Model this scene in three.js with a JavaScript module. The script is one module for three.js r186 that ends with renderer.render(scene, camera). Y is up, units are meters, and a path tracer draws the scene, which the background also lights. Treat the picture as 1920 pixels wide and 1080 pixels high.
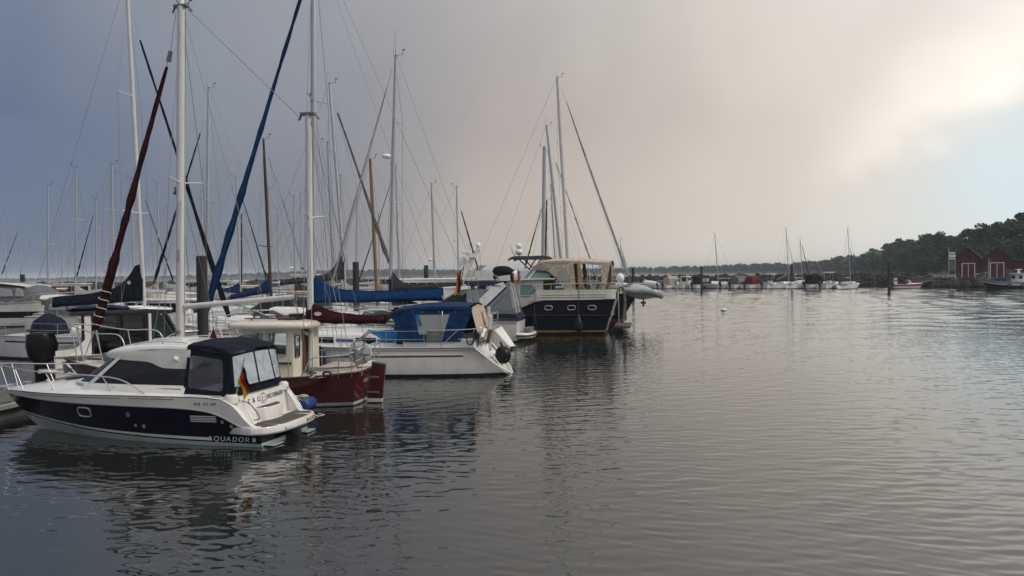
import * as THREE from 'three';
import { mergeGeometries } from 'three/addons/utils/BufferGeometryUtils.js';
import { FontLoader } from 'three/addons/loaders/FontLoader.js';

// ---------------------------------------------------------------- camera, sky, sun, exposure
const scene = new THREE.Scene();
const FOCAL = 1507, EYE = 3.6;                        // focal length in photo pixels, eye height in metres
const camera = new THREE.PerspectiveCamera(2 * Math.atan(540 / FOCAL) * 180 / Math.PI, 16 / 9, 0.1, 9000);
camera.position.set(0, EYE, 0);
camera.rotation.set(-1.14 * Math.PI / 180, 0, -0.75 * Math.PI / 180, 'YXZ');
camera.updateMatrixWorld(true);
const renderer = new THREE.WebGLRenderer({ antialias: true });
renderer.toneMapping = THREE.LinearToneMapping;
renderer.toneMappingExposure = 1.0;
renderer.shadowMap.enabled = true;

function rng(seed) { let a = seed >>> 0; return () => { a = (a + 0x6D2B79F5) | 0; let t = Math.imul(a ^ (a >>> 15), 1 | a); t = (t + Math.imul(t ^ (t >>> 7), 61 | t)) ^ t; return ((t ^ (t >>> 14)) >>> 0) / 4294967296; }; }
const clamp = (x, a = 0, b = 1) => Math.min(b, Math.max(a, x));
const lerp = (a, b, t) => a + (b - a) * t;
const smooth = (a, b, x) => { const t = clamp((x - a) / (b - a)); return t * t * (3 - 2 * t); };
const lin = c => c.map(v => { v /= 255; return v <= 0.04045 ? v / 12.92 : ((v + 0.055) / 1.055) ** 2.4; });
function hash2(x, y, s) { let h = Math.imul(x, 374761393) ^ Math.imul(y, 668265263) ^ Math.imul(s, 974634721); h = Math.imul(h ^ (h >>> 13), 1274126177); return ((h ^ (h >>> 16)) >>> 0) / 4294967296; }
function vnoise(x, y, s, per = 0) {                    // value noise, tileable when per > 0
  const xi = Math.floor(x), yi = Math.floor(y), fx = x - xi, fy = y - yi, u = fx * fx * (3 - 2 * fx), v = fy * fy * (3 - 2 * fy);
  const m = k => per ? ((k % per) + per) % per : k;
  const a = hash2(m(xi), m(yi), s), b = hash2(m(xi + 1), m(yi), s), c = hash2(m(xi), m(yi + 1), s), d = hash2(m(xi + 1), m(yi + 1), s);
  return lerp(lerp(a, b, u), lerp(c, d, u), v);
}
function fbm(x, y, s, oct, per = 0) { let r = 0, a = 0.5, n = 0; for (let i = 0; i < oct; i++) { r += a * vnoise(x, y, s + i, per); n += a; a *= 0.5; x *= 2; y *= 2; per *= 2; } return r / n; }

{ // overcast evening sky: slate-blue rain cloud to the left, warm grey ahead, a bright torn edge over pale blue to the right
  const azs = [-180, -120, -75, -42, -32, -16, 0, 16, 25, 31, 42, 75, 120, 180], els = [0, 5, 10, 18, 32, 55, 90];
  const T = [
    [[150, 153, 160], [150, 153, 160], [150, 153, 161], [156, 159, 166], [196, 197, 202], [220, 220, 224], [232, 232, 236]],
    [[140, 146, 156], [139, 145, 156], [140, 147, 158], [148, 154, 165], [188, 191, 198], [218, 219, 224], [232, 232, 236]],
    [[112, 124, 142], [108, 121, 142], [110, 124, 145], [126, 136, 153], [166, 173, 185], [208, 211, 218], [232, 232, 236]],
    [[107, 120, 141], [101, 116, 140], [102, 117, 142], [119, 130, 149], [154, 162, 176], [204, 208, 215], [232, 232, 236]],
    [[107, 121, 141], [101, 117, 141], [102, 118, 143], [121, 132, 150], [154, 161, 175], [204, 207, 214], [232, 232, 236]],
    [[129, 132, 140], [126, 132, 144], [138, 143, 154], [151, 155, 164], [166, 169, 177], [206, 208, 213], [232, 232, 236]],
    [[194, 185, 174], [190, 181, 173], [177, 169, 165], [178, 173, 172], [194, 190, 188], [214, 213, 213], [232, 232, 236]],
    [[218, 212, 201], [216, 207, 196], [212, 203, 193], [217, 211, 202], [224, 218, 210], [222, 219, 216], [232, 232, 236]],
    [[224, 224, 218], [230, 225, 216], [229, 221, 211], [230, 225, 217], [232, 226, 218], [226, 222, 218], [232, 232, 236]],
    [[226, 236, 236], [228, 238, 238], [240, 235, 226], [235, 230, 222], [235, 228, 220], [228, 223, 219], [232, 232, 236]],
    [[214, 223, 225], [216, 226, 229], [230, 226, 220], [232, 226, 218], [233, 227, 220], [228, 224, 220], [232, 232, 236]],
    [[184, 190, 196], [182, 188, 194], [182, 186, 192], [184, 187, 192], [208, 208, 210], [222, 222, 223], [232, 232, 236]],
    [[156, 160, 167], [155, 159, 167], [155, 159, 167], [160, 164, 171], [200, 202, 206], [220, 221, 224], [232, 232, 236]],
    [[150, 153, 160], [150, 153, 160], [150, 153, 161], [156, 159, 166], [196, 197, 202], [220, 220, 224], [232, 232, 236]]].map(r => r.map((c, i) => lin(c).map(v => v * [1, 1, 1, 1, 1.02, 1.25, 1.55][i])));
  const w = 1024, h = 512, data = new Float32Array(w * h * 4);
  const find = (a, x) => { let i = 0; while (i < a.length - 2 && x > a[i + 1]) i++; return [i, clamp((x - a[i]) / (a[i + 1] - a[i]))]; };
  for (let j = 0; j < h; j++) for (let i = 0; i < w; i++) {
    const el = ((j + 0.5) / h - 0.5) * 180, th = ((i + 0.5) / w - 0.5) * 2 * Math.PI;
    const az = Math.atan2(Math.cos(th), -Math.sin(th)) * 180 / Math.PI;          // 0 ahead (-z), + to the right
    const e = Math.max(0, el), wrap = 5 * Math.cos(th), wrap2 = 5 * Math.sin(th);
    const n1 = fbm(wrap * 2.2 + 31, wrap2 * 2.2 + e * 0.10 + 17, 5, 4) - 0.5, n2 = fbm(wrap * 5 + 3, wrap2 * 5 + e * 0.33, 11, 4) - 0.5;
    const aj = clamp(az + n1 * 5, -180, 180), ej = clamp(e + n1 * 3 + n2 * 0.8, 0, 90);
    const [a, fa] = find(azs, aj), [b, fb] = find(els, ej), sa = fa * fa * (3 - 2 * fa) * 0.4 + fa * 0.6;
    const c = [0, 1, 2].map(k => lerp(lerp(T[a][b][k], T[a + 1][b][k], sa), lerp(T[a][b + 1][k], T[a + 1][b + 1][k], sa), fb));
    let m = 1 + n2 * 0.05 + n1 * 0.03;
    // torn cloud edge rising to the right, lit from behind; clear pale blue beneath it
    const edge = el - (7.4 + (az - 26) * 0.55) + n2 * 2.2 + n1 * 2, near = smooth(19, 29, az) * (1 - smooth(60, 80, az));
    const wisp = fbm(az * 0.16 - el * 0.22, el * 0.5 + az * 0.06, 23, 4), lit = near * smooth(-2.0, 1.4, edge + (wisp - 0.5) * 3) * (1 - smooth(0.6, 8.5, edge)) * (0.55 + 0.8 * wisp), blue = near * smooth(1.2, -2.6, edge) * smooth(1.0, 5, el) * smooth(22, 31, az);
    const lc = lin([255, 248, 238]), bc = lin([210, 230, 238]);
    for (let k = 0; k < 3; k++) { let v = c[k] * m; v = lerp(v, bc[k], blue * 0.45); v = lerp(v, lc[k] * 1.12, Math.min(1, lit * 0.85)); data[(j * w + i) * 4 + k] = v; }
    data[(j * w + i) * 4 + 3] = 1;
  }
  const sky = new THREE.DataTexture(data, w, h, THREE.RGBAFormat, THREE.FloatType);
  sky.mapping = THREE.EquirectangularReflectionMapping; sky.magFilter = sky.minFilter = THREE.LinearFilter; sky.needsUpdate = true;
  scene.background = sky; scene.environment = sky;
}
const sun = new THREE.DirectionalLight(new THREE.Color(1, 0.91, 0.79), 1.8);   // veiled sun out of view, moved right and behind the camera to brighten whites
sun.position.set(92, 78, 38); sun.castShadow = true; sun.shadow.radius = 28;
sun.shadow.mapSize.set(2048, 2048);
Object.assign(sun.shadow.camera, { left: -120, right: 120, top: 80, bottom: -80, near: 1, far: 400 });
scene.add(sun); scene.add(sun.target);
scene.fog = new THREE.FogExp2(new THREE.Color(0.80, 0.86, 0.95), 0.0003);

// ---------------------------------------------------------------- photo pixel -> place
const V = (x, y, z) => new THREE.Vector3(x, y, z);
function ray(px, py) { return V((px - 960) / FOCAL, -(py - 540) / FOCAL, -1).applyQuaternion(camera.quaternion); }
function onPlane(px, py, y = 0) { const d = ray(px, py), t = (y - EYE) / d.y; return d.multiplyScalar(t).add(camera.position); }
function atDepth(px, py, depth) { const d = ray(px, py); return d.multiplyScalar(-depth / d.z).add(camera.position); }
class Frame {                                         // a boat's own axes: x towards the bow, y up, origin on the water at the stern
  constructor(x, z, deg) { const t = deg * Math.PI / 180; this.o = V(x, 0, z); this.t = t; this.ex = V(-Math.cos(t), 0, -Math.sin(t)); this.ez = V(Math.sin(t), 0, -Math.cos(t)); }
  get turn() { return Math.atan2(-this.ex.z, this.ex.x); }
  local(p) { const q = p.clone().sub(this.o); return V(q.dot(this.ex), q.y, q.dot(this.ez)); }
  z(px, py, z = 0) { const d = ray(px, py), t = (z - camera.position.clone().sub(this.o).dot(this.ez)) / d.dot(this.ez); return this.local(d.multiplyScalar(t).add(camera.position)); }
}

// ---------------------------------------------------------------- textures and materials
function tex(n, f, srgb) {                            // f(u, v) in 0..1 -> grey value or [r, g, b]
  const d = new Uint8Array(n * n * 4);
  for (let j = 0; j < n; j++) for (let i = 0; i < n; i++) { const c = f(i / n, j / n), k = (j * n + i) * 4; for (let q = 0; q < 3; q++) d[k + q] = 255 * clamp(Array.isArray(c) ? c[q] : c); d[k + 3] = 255; }
  const t = new THREE.DataTexture(d, n, n); t.wrapS = t.wrapT = THREE.RepeatWrapping; t.magFilter = THREE.LinearFilter; t.minFilter = THREE.LinearMipmapLinearFilter; t.generateMipmaps = true;
  if (srgb) t.colorSpace = THREE.SRGBColorSpace; t.needsUpdate = true; return t;
}
const rep = (t, u, v = u) => { const c = t.clone(); c.repeat.set(u, v); c.needsUpdate = true; return c; };
const TX = {
  gel: tex(256, (u, v) => { const st = fbm(u * 40, v * 3, 2, 3, 0 || 1), n = fbm(u * 8, v * 8, 7, 4, 8), s = vnoise(u * 48, v * 4, 3, 4 * 12); return 0.95 + (n - 0.5) * 0.10 - 0.02 * smooth(0.72, 0.95, s) + st * 0; }, true),
  cloth: tex(256, (u, v) => 0.88 + 0.2 * (fbm(u * 6, v * 6, 21, 4, 6) - 0.5) + 0.08 * (hash2(u * 256, v * 256, 4) - 0.5), true),
  folds: tex(256, (u, v) => { const w = fbm(u * 4, v * 4, 33, 3, 4); return 0.5 + 0.5 * Math.sin((u * 3 + v * 2 + w * 1.6) * 2 * Math.PI) * fbm(u * 3, v * 3, 61, 2, 3); }),
  wood: tex(256, (u, v) => { const g = fbm(u * 4, v * 64, 51, 3, 4); return 0.72 + 0.4 * (g - 0.5) + 0.15 * (fbm(u * 3, v * 3, 52, 3, 3) - 0.5); }, true),
  rock: tex(256, (u, v) => 0.6 + 0.9 * (fbm(u * 6, v * 6, 71, 5, 6) - 0.5), true),
  rockBump: tex(256, (u, v) => fbm(u * 8, v * 8, 72, 5, 8)),
  rough: tex(256, (u, v) => 0.55 + 0.6 * (fbm(u * 7, v * 7, 81, 5, 7) - 0.5)),
};
function M(color, roughness, o = {}) {
  const m = new THREE.MeshPhysicalMaterial({ color: new THREE.Color(...(Array.isArray(color) ? color : [color, color, color])), roughness, metalness: 0, side: THREE.DoubleSide });
  for (const k in o) m[k] = o[k];
  return m;
}
const gelMap = rep(TX.gel, 0.5), clothMap = rep(TX.cloth, 0.8), foldMap = rep(TX.folds, 0.7), woodMap = rep(TX.wood, 0.8), rockMap = rep(TX.rock, 0.35), rockBumpMap = rep(TX.rockBump, 0.35);
const gel = (c, r = 0.3) => M(c, r, Math.max(...c) < 0.05 ? { map: gelMap, specularIntensity: 0.4 } : { map: gelMap, clearcoat: 0.3, clearcoatRoughness: 0.2, roughnessMap: TX.rough });
const cloth = (c, r = 0.85) => M(c, r, { map: clothMap, bumpMap: foldMap, bumpScale: 0.04, specularIntensity: 0.25 });
const MAT = {
  white: gel([0.78, 0.76, 0.72]), white2: gel([0.72, 0.71, 0.69], 0.4), cream: gel([0.70, 0.64, 0.53], 0.42), ivory: gel([0.62, 0.61, 0.55], 0.38), navy: gel([0.004, 0.006, 0.017], 0.16), navy2: gel([0.011, 0.014, 0.026], 0.22), maroon: gel([0.085, 0.012, 0.014], 0.28), redHull: gel([0.22, 0.02, 0.02], 0.4), pink: gel([0.45, 0.09, 0.1], 0.4), grey: gel([0.28, 0.29, 0.30], 0.4), paleBlue: gel([0.22, 0.32, 0.38], 0.5), black: gel([0.008, 0.008, 0.009], 0.3),
  antifoul: gel([0.44, 0.53, 0.49], 0.6), antifoulDark: gel([0.02, 0.025, 0.03], 0.6), boot: gel([0.6, 0.6, 0.58], 0.5), yellow: gel([0.42, 0.23, 0.03], 0.5), blueStripe: gel([0.03, 0.07, 0.22], 0.35), navyStripe: gel([0.02, 0.03, 0.09], 0.35),
  navyCloth: cloth([0.010, 0.013, 0.026]), navyCloth2: cloth([0.022, 0.027, 0.055]), blueCloth: cloth([0.008, 0.050, 0.16]), blueCloth2: cloth([0.010, 0.040, 0.115]), skyCloth: cloth([0.02, 0.16, 0.36]), maroonCloth: cloth([0.05, 0.008, 0.012]), tanCloth: cloth([0.42, 0.30, 0.19]), beigeCloth: cloth([0.56, 0.47, 0.37]), greyCloth: cloth([0.16, 0.17, 0.18]), lightCloth: cloth([0.5, 0.5, 0.5]), blackCloth: cloth([0.012, 0.012, 0.013]), redCloth: cloth([0.15, 0.02, 0.025]), charcoalCloth: cloth([0.05, 0.055, 0.06]), whiteCloth: cloth([0.66, 0.66, 0.65]), tealCloth: cloth([0.03, 0.13, 0.2]),
  steel: M([0.58, 0.58, 0.59], 0.36, { metalness: 0.95 }), alu: M([0.50, 0.51, 0.53], 0.42, { metalness: 0.55, map: gelMap }), aluWhite: M([0.62, 0.62, 0.62], 0.45, { map: gelMap }), aluDark: M([0.16, 0.16, 0.17], 0.5, { metalness: 0.4 }), wire: M([0.22, 0.22, 0.23], 0.45, { metalness: 0.6 }),
  rubber: M(0.02, 0.6), plastic: M(0.015, 0.35), whitePlastic: M(0.75, 0.4), rope: M([0.55, 0.53, 0.48], 0.9), ropeDark: M([0.05, 0.05, 0.06], 0.9),
  teak: M([0.14, 0.12, 0.105], 0.8, { map: woodMap }), mahogany: M([0.16, 0.055, 0.025], 0.35, { map: woodMap, clearcoat: 0.4 }), varnish: M([0.30, 0.15, 0.05], 0.4, { map: woodMap, clearcoat: 0.4 }), spruce: M([0.42, 0.25, 0.07], 0.45, { map: woodMap }), darkWood: M([0.10, 0.06, 0.04], 0.6, { map: woodMap }), plank: M([0.24, 0.20, 0.16], 0.85, { map: woodMap }), plankGrey: M([0.20, 0.19, 0.175], 0.9, { map: woodMap }),
  glassDark: M([0.004, 0.005, 0.007], 0.05, { specularIntensity: 0.45 }), glassTint: M([0.30, 0.42, 0.40], 0.04, { transmission: 1, thickness: 0, ior: 1.5 }), glassClear: M([0.9, 0.93, 0.93], 0.03, { transmission: 1, thickness: 0, ior: 1.5 }), glassGreen: M([0.10, 0.2, 0.19], 0.08, { clearcoat: 0.5 }), glassGrey: M([0.42, 0.44, 0.46], 0.04, { transmission: 1, thickness: 0, ior: 1.5 }), glassCabin: M([0.11, 0.12, 0.13], 0.04, { transmission: 1, thickness: 0, ior: 1.5 }), glassSmoke: M([0.10, 0.11, 0.12], 0.06, { transmission: 1, thickness: 0, ior: 1.5 }), vinyl: M([0.62, 0.66, 0.70], 0.08, { transmission: 0.85, thickness: 0, ior: 1.5, bumpMap: foldMap, bumpScale: 0.02 }), vinylSide: M([0.56, 0.58, 0.62], 0.03, { transmission: 0.93, thickness: 0, ior: 1.5, bumpMap: foldMap, bumpScale: 0.03 }), vinylMist: M([0.62, 0.70, 0.77], 0.16, { transmission: 0.5, thickness: 0, ior: 1.5, bumpMap: foldMap, bumpScale: 0.03 }), vinylMilky: M([0.50, 0.52, 0.54], 0.25, { transmission: 0.5, thickness: 0, ior: 1.5 }),
  pile: M([0.035, 0.038, 0.042], 0.7, { map: woodMap }), flagBlack: cloth([0.01, 0.01, 0.01]), flagRed: cloth([0.45, 0.02, 0.02]), flagGold: cloth([0.65, 0.38, 0.02]), lamp: M([0.1, 0.1, 0.1], 0.3), orange: M([0.6, 0.17, 0.04], 0.7), tan: M([0.42, 0.24, 0.10], 0.9, { map: clothMap }), ink: M(0.02, 0.5), inkWhite: M(0.72, 0.4), inkPink: M([0.62, 0.45, 0.45], 0.5), cableGrey: M(0.3, 0.6),
  rock: M([0.055, 0.05, 0.042], 0.95, { map: rockMap, bumpMap: rockBumpMap, bumpScale: 0.15 }), rock2: M([0.036, 0.034, 0.029], 0.95, { map: rockMap, bumpMap: rockBumpMap, bumpScale: 0.15 }), rock3: M([0.08, 0.075, 0.065], 0.95, { map: rockMap, bumpMap: rockBumpMap, bumpScale: 0.15 }), concrete: M([0.17, 0.165, 0.155], 0.9, { map: rockMap }), barn: M([0.20, 0.022, 0.03], 0.8, { map: woodMap }), barn2: M([0.165, 0.018, 0.026], 0.8, { map: woodMap }), barn3: M([0.235, 0.028, 0.036], 0.8, { map: woodMap }), trim: M([0.62, 0.6, 0.58], 0.7), roofTile: M([0.085, 0.075, 0.06], 0.95, { map: rockMap }), moss: M([0.06, 0.065, 0.025], 1, { map: rockMap }),
  bark: M([0.06, 0.05, 0.04], 0.95, { map: woodMap }), soil: M([0.085, 0.085, 0.05], 1, { map: rockMap }), meadow: M([0.10, 0.11, 0.055], 1, { map: rockMap }),
};

// ---------------------------------------------------------------- geometry helpers
function fin(g) {                                     // box-mapped uv in metres, so that grain keeps its size
  if (g.index) g = g.toNonIndexed ? g : g;
  if (!g.attributes.normal) g.computeVertexNormals();
  const p = g.attributes.position, n = g.attributes.normal, uv = new Float32Array(p.count * 2);
  for (let i = 0; i < p.count; i++) { const ax = Math.abs(n.getX(i)), ay = Math.abs(n.getY(i)), az = Math.abs(n.getZ(i)), x = p.getX(i), y = p.getY(i), z = p.getZ(i); if (az >= ax && az >= ay) { uv[2 * i] = x; uv[2 * i + 1] = y; } else if (ax >= ay) { uv[2 * i] = z; uv[2 * i + 1] = y; } else { uv[2 * i] = x; uv[2 * i + 1] = z; } }
  g.setAttribute('uv', new THREE.BufferAttribute(uv, 2));
  for (const k of Object.keys(g.attributes)) if (!['position', 'normal', 'uv'].includes(k)) g.deleteAttribute(k);
  return g;
}
const join = l => l.length === 1 ? l[0] : mergeGeometries(l.map(g => g.index ? g.toNonIndexed() : g).map(g => { for (const k of Object.keys(g.attributes)) if (!['position', 'normal', 'uv'].includes(k)) g.deleteAttribute(k); return g; }));
function grid(nu, nv, f, flip) {                      // parametric sheet f(u, v) -> [x, y, z]
  const pos = [], idx = [];
  for (let j = 0; j <= nv; j++) for (let i = 0; i <= nu; i++) pos.push(...f(i / nu, j / nv));
  for (let j = 0; j < nv; j++) for (let i = 0; i < nu; i++) { const a = j * (nu + 1) + i, b = a + 1, c = a + nu + 1, d = c + 1; flip ? idx.push(a, c, b, b, c, d) : idx.push(a, b, c, b, d, c); }
  const g = new THREE.BufferGeometry(); g.setAttribute('position', new THREE.Float32BufferAttribute(pos, 3)); g.setIndex(idx); g.computeVertexNormals(); return fin(g);
}
function box(w, h, d, x = 0, y = 0, z = 0, ry = 0, rz = 0) {   // chamfered box
  const c = Math.min(w, h, d) * 0.16, s = new THREE.Shape(), a = w / 2 - c, b = h / 2 - c;
  s.moveTo(-a, -b); s.lineTo(a, -b); s.lineTo(a, b); s.lineTo(-a, b); s.closePath();
  const g = new THREE.ExtrudeGeometry(s, { depth: Math.max(1e-4, d - 2 * c), bevelEnabled: true, bevelThickness: c, bevelSize: c, bevelSegments: 1, steps: 1 });
  g.translate(0, 0, -(d - 2 * c) / 2); if (rz) g.rotateZ(rz); if (ry) g.rotateY(ry); g.translate(x, y, z); return fin(g);
}
function rod(a, b, r1, r2 = r1, seg = 6, open = false) {
  const A = V(...a), B = V(...b), L = A.distanceTo(B), g = new THREE.CylinderGeometry(r2, r1, L, seg, 1, open);
  g.translate(0, L / 2, 0); g.applyQuaternion(new THREE.Quaternion().setFromUnitVectors(V(0, 1, 0), B.sub(A).normalize())); g.translate(...a); return fin(g);
}
function mastGeo(a, b, wx, wz, taper = 0.75, seg = 12) { // oval spar with a slot along its after edge
  const A = V(...a), B = V(...b), L = A.distanceTo(B), n = 8;
  const g = grid(seg, n, (u, v) => { const t = v < 0.8 ? 1 : lerp(1, taper, (v - 0.8) / 0.2), q = u * 2 * Math.PI; return [Math.cos(q) * wx / 2 * t, v * L, Math.sin(q) * wz / 2 * t]; }, true);
  g.applyQuaternion(new THREE.Quaternion().setFromUnitVectors(V(0, 1, 0), B.sub(A).normalize())); g.translate(...a); return fin(g);
}
function tube(pts, r, seg = 24, rad = 6, closed = false, tension = 0.5) { return fin(new THREE.TubeGeometry(new THREE.CatmullRomCurve3(pts.map(p => V(...p)), closed, 'catmullrom', tension), seg, r, rad, closed)); }
function bars(pts, r, rad = 6) { const l = []; for (let i = 0; i + 1 < pts.length; i++) { l.push(rod(pts[i], pts[i + 1], r, r, rad)); if (i) { const s = new THREE.SphereGeometry(r * 1.02, rad, 4); s.translate(...pts[i]); l.push(fin(s)); } } return join(l); }
function ball(r, x, y, z, sx = 1, sy = 1, sz = 1, seg = 12) { const g = new THREE.SphereGeometry(r, seg, Math.max(6, seg - 4)); g.scale(sx, sy, sz); g.translate(x, y, z); return fin(g); }
function prism(pts, off) {                            // 3-D polygon given thickness along off
  const P = pts.map(p => V(...p)), O = V(...off), n = V(0, 0, 0); for (let i = 0; i < P.length; i++) { const a = P[i], b = P[(i + 1) % P.length]; n.x += (a.y - b.y) * (a.z + b.z); n.y += (a.z - b.z) * (a.x + b.x); n.z += (a.x - b.x) * (a.y + b.y); }
  n.normalize(); const u = Math.abs(n.y) > 0.9 ? V(1, 0, 0) : V(0, 1, 0).cross(n).normalize(), w = n.clone().cross(u);
  const tri = THREE.ShapeUtils.triangulateShape(P.map(p => new THREE.Vector2(p.dot(u), p.dot(w))), []), pos = [], put = (...v) => v.forEach(q => pos.push(q.x, q.y, q.z)), Q = P.map(p => p.clone().add(O)), out = O.dot(n) > 0;
  for (const [a, b, c] of tri) { out ? put(P[a], P[c], P[b]) : put(P[a], P[b], P[c]); out ? put(Q[a], Q[b], Q[c]) : put(Q[a], Q[c], Q[b]); }
  for (let i = 0; i < P.length; i++) { const j = (i + 1) % P.length; out ? put(P[i], P[j], Q[j], P[i], Q[j], Q[i]) : put(P[i], Q[j], P[j], P[i], Q[i], Q[j]); }
  const g = new THREE.BufferGeometry(); g.setAttribute('position', new THREE.Float32BufferAttribute(pos, 3)); g.computeVertexNormals(); return fin(g);
}
function loft(rings, { close = true, caps = true, sub = 1, along = 1, flip = false } = {}) {   // rings of equal length, smoothed with splines when sub / along > 1
  let R = rings.map(r => r.map(p => V(...p)));
  if (sub > 1) R = R.map(r => { const c = new THREE.CatmullRomCurve3(r, close, 'centripetal'); const n = (close ? r.length : r.length - 1) * sub; return Array.from({ length: close ? n : n + 1 }, (_, i) => c.getPoint(i / n)); });
  if (along > 1) { const n = (R.length - 1) * along, cs = R[0].map((_, k) => new THREE.CatmullRomCurve3(R.map(r => r[k]), false, 'centripetal')); R = Array.from({ length: n + 1 }, (_, i) => cs.map(c => c.getPoint(i / n))); }
  const m = R[0].length, nu = close ? m : m - 1, g = grid(nu, R.length - 1, (u, v) => R[Math.round(v * (R.length - 1))][Math.round(u * nu) % m].toArray(), flip), out = [g];
  if (caps) for (const r of [R[0], R[R.length - 1]]) { const c = r.reduce((s, p) => s.add(p), V(0, 0, 0)).multiplyScalar(1 / m), pos = []; for (let i = 0; i < m; i++) pos.push(...c.toArray(), ...r[i].toArray(), ...r[(i + 1) % m].toArray()); const k = new THREE.BufferGeometry(); k.setAttribute('position', new THREE.Float32BufferAttribute(pos, 3)); k.computeVertexNormals(); out.push(fin(k)); }
  return join(out);
}
function quadSheet(c, outline, holes = [], off = [0, 0, 0]) {   // outline and holes in 0..1 on the bilinear patch with corners c (00, 10, 11, 01)
  const s = new THREE.Shape(outline.map(p => new THREE.Vector2(...p))); for (const h of holes) s.holes.push(new THREE.Path(h.map(p => new THREE.Vector2(...p))));
  const g = new THREE.ShapeGeometry(s), p = g.attributes.position;
  for (let i = 0; i < p.count; i++) { const u = p.getX(i), v = p.getY(i); p.setXYZ(i, ...[0, 1, 2].map(k => lerp(lerp(c[0][k], c[1][k], u), lerp(c[3][k], c[2][k], u), v) + off[k])); }
  g.computeVertexNormals(); return fin(g);
}
const rrect = (u0, v0, u1, v1, r, n = 4) => { const o = []; for (const [cx, cy, a] of [[u1 - r, v0 + r, -90], [u1 - r, v1 - r, 0], [u0 + r, v1 - r, 90], [u0 + r, v0 + r, 180]]) for (let i = 0; i <= n; i++) { const q = (a + i * 90 / n) * Math.PI / 180; o.push([cx + r * Math.cos(q), cy + r * Math.sin(q)]); } return o; };
function curve(pts) {                                 // smooth interpolation through [x, y] pairs
  return x => { let i = 0; while (i < pts.length - 2 && x > pts[i + 1][0]) i++; const [x0, y0] = pts[i], [x1, y1] = pts[i + 1], h = x1 - x0, t = clamp((x - x0) / h); const s = (y1 - y0) / h, m = k => k <= 0 ? (pts[1][1] - pts[0][1]) / (pts[1][0] - pts[0][0]) : k >= pts.length - 1 ? (pts[k][1] - pts[k - 1][1]) / (pts[k][0] - pts[k - 1][0]) : (pts[k + 1][1] - pts[k - 1][1]) / (pts[k + 1][0] - pts[k - 1][0]); const a = m(i) * h, b = m(i + 1) * h, t2 = t * t, t3 = t2 * t; return (2 * t3 - 3 * t2 + 1) * y0 + (t3 - 2 * t2 + t) * a + (3 * t2 - 2 * t3) * y1 + (t3 - t2) * b + s * 0; };
}

// ---------------------------------------------------------------- things and parts
const taken = new Map();
function numbered(name) { const k = taken.get(name) || 0; taken.set(name, k + 1); return k ? `${name}_${String(k).padStart(3, '0')}` : name; }
function thing(name, label, category, pos = [0, 0, 0], turn = 0, group) { const o = new THREE.Group(); o.name = numbered(name); o.position.set(...pos); o.rotation.y = turn; o.userData = { label, category }; if (group) o.userData.group = group; scene.add(o); return o; }
function part(parent, name, geo, mat, label) { const m = new THREE.Mesh(Array.isArray(geo) ? join(geo) : geo, mat); m.name = name; m.castShadow = m.receiveShadow = true; if (label) m.userData.label = label; parent.add(m); return m; }
function structure(name, geo, mat) { const m = new THREE.Mesh(geo, mat); m.name = name; m.castShadow = m.receiveShadow = true; m.userData.kind = 'structure'; scene.add(m); return m; }
const boatAt = (name, label, category, F, group) => thing(name, label, category, [F.o.x, 0, F.o.z], F.turn, group);
const THIN = await new FontLoader().loadAsync('fonts/droid/droid_sans_regular.typeface.json');
const FONT = await new FontLoader().loadAsync('fonts/droid/droid_sans_bold.typeface.json');
function lettering(parent, text, size, map, { stretch = 1, slant = 0, gap = 0, font = FONT } = {}, mat = MAT.ink) {   // flat letters laid on a surface: map(u, v) -> [x, y, z]
  let x = 0;
  for (const ch of text) { const g = new THREE.ShapeGeometry(font.generateShapes(ch, size), 3); g.computeBoundingBox(); const w = ch === ' ' ? size * 0.35 : g.boundingBox.max.x; if (g.attributes.position.count) { const p = g.attributes.position; for (let i = 0; i < p.count; i++) { const u = (p.getX(i) + x) * stretch + p.getY(i) * slant, v = p.getY(i); p.setXYZ(i, ...map(u, v)); } g.computeVertexNormals(); part(parent, 'letter', fin(g), mat); } x += w + size * (0.12 + gap); }
}
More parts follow.
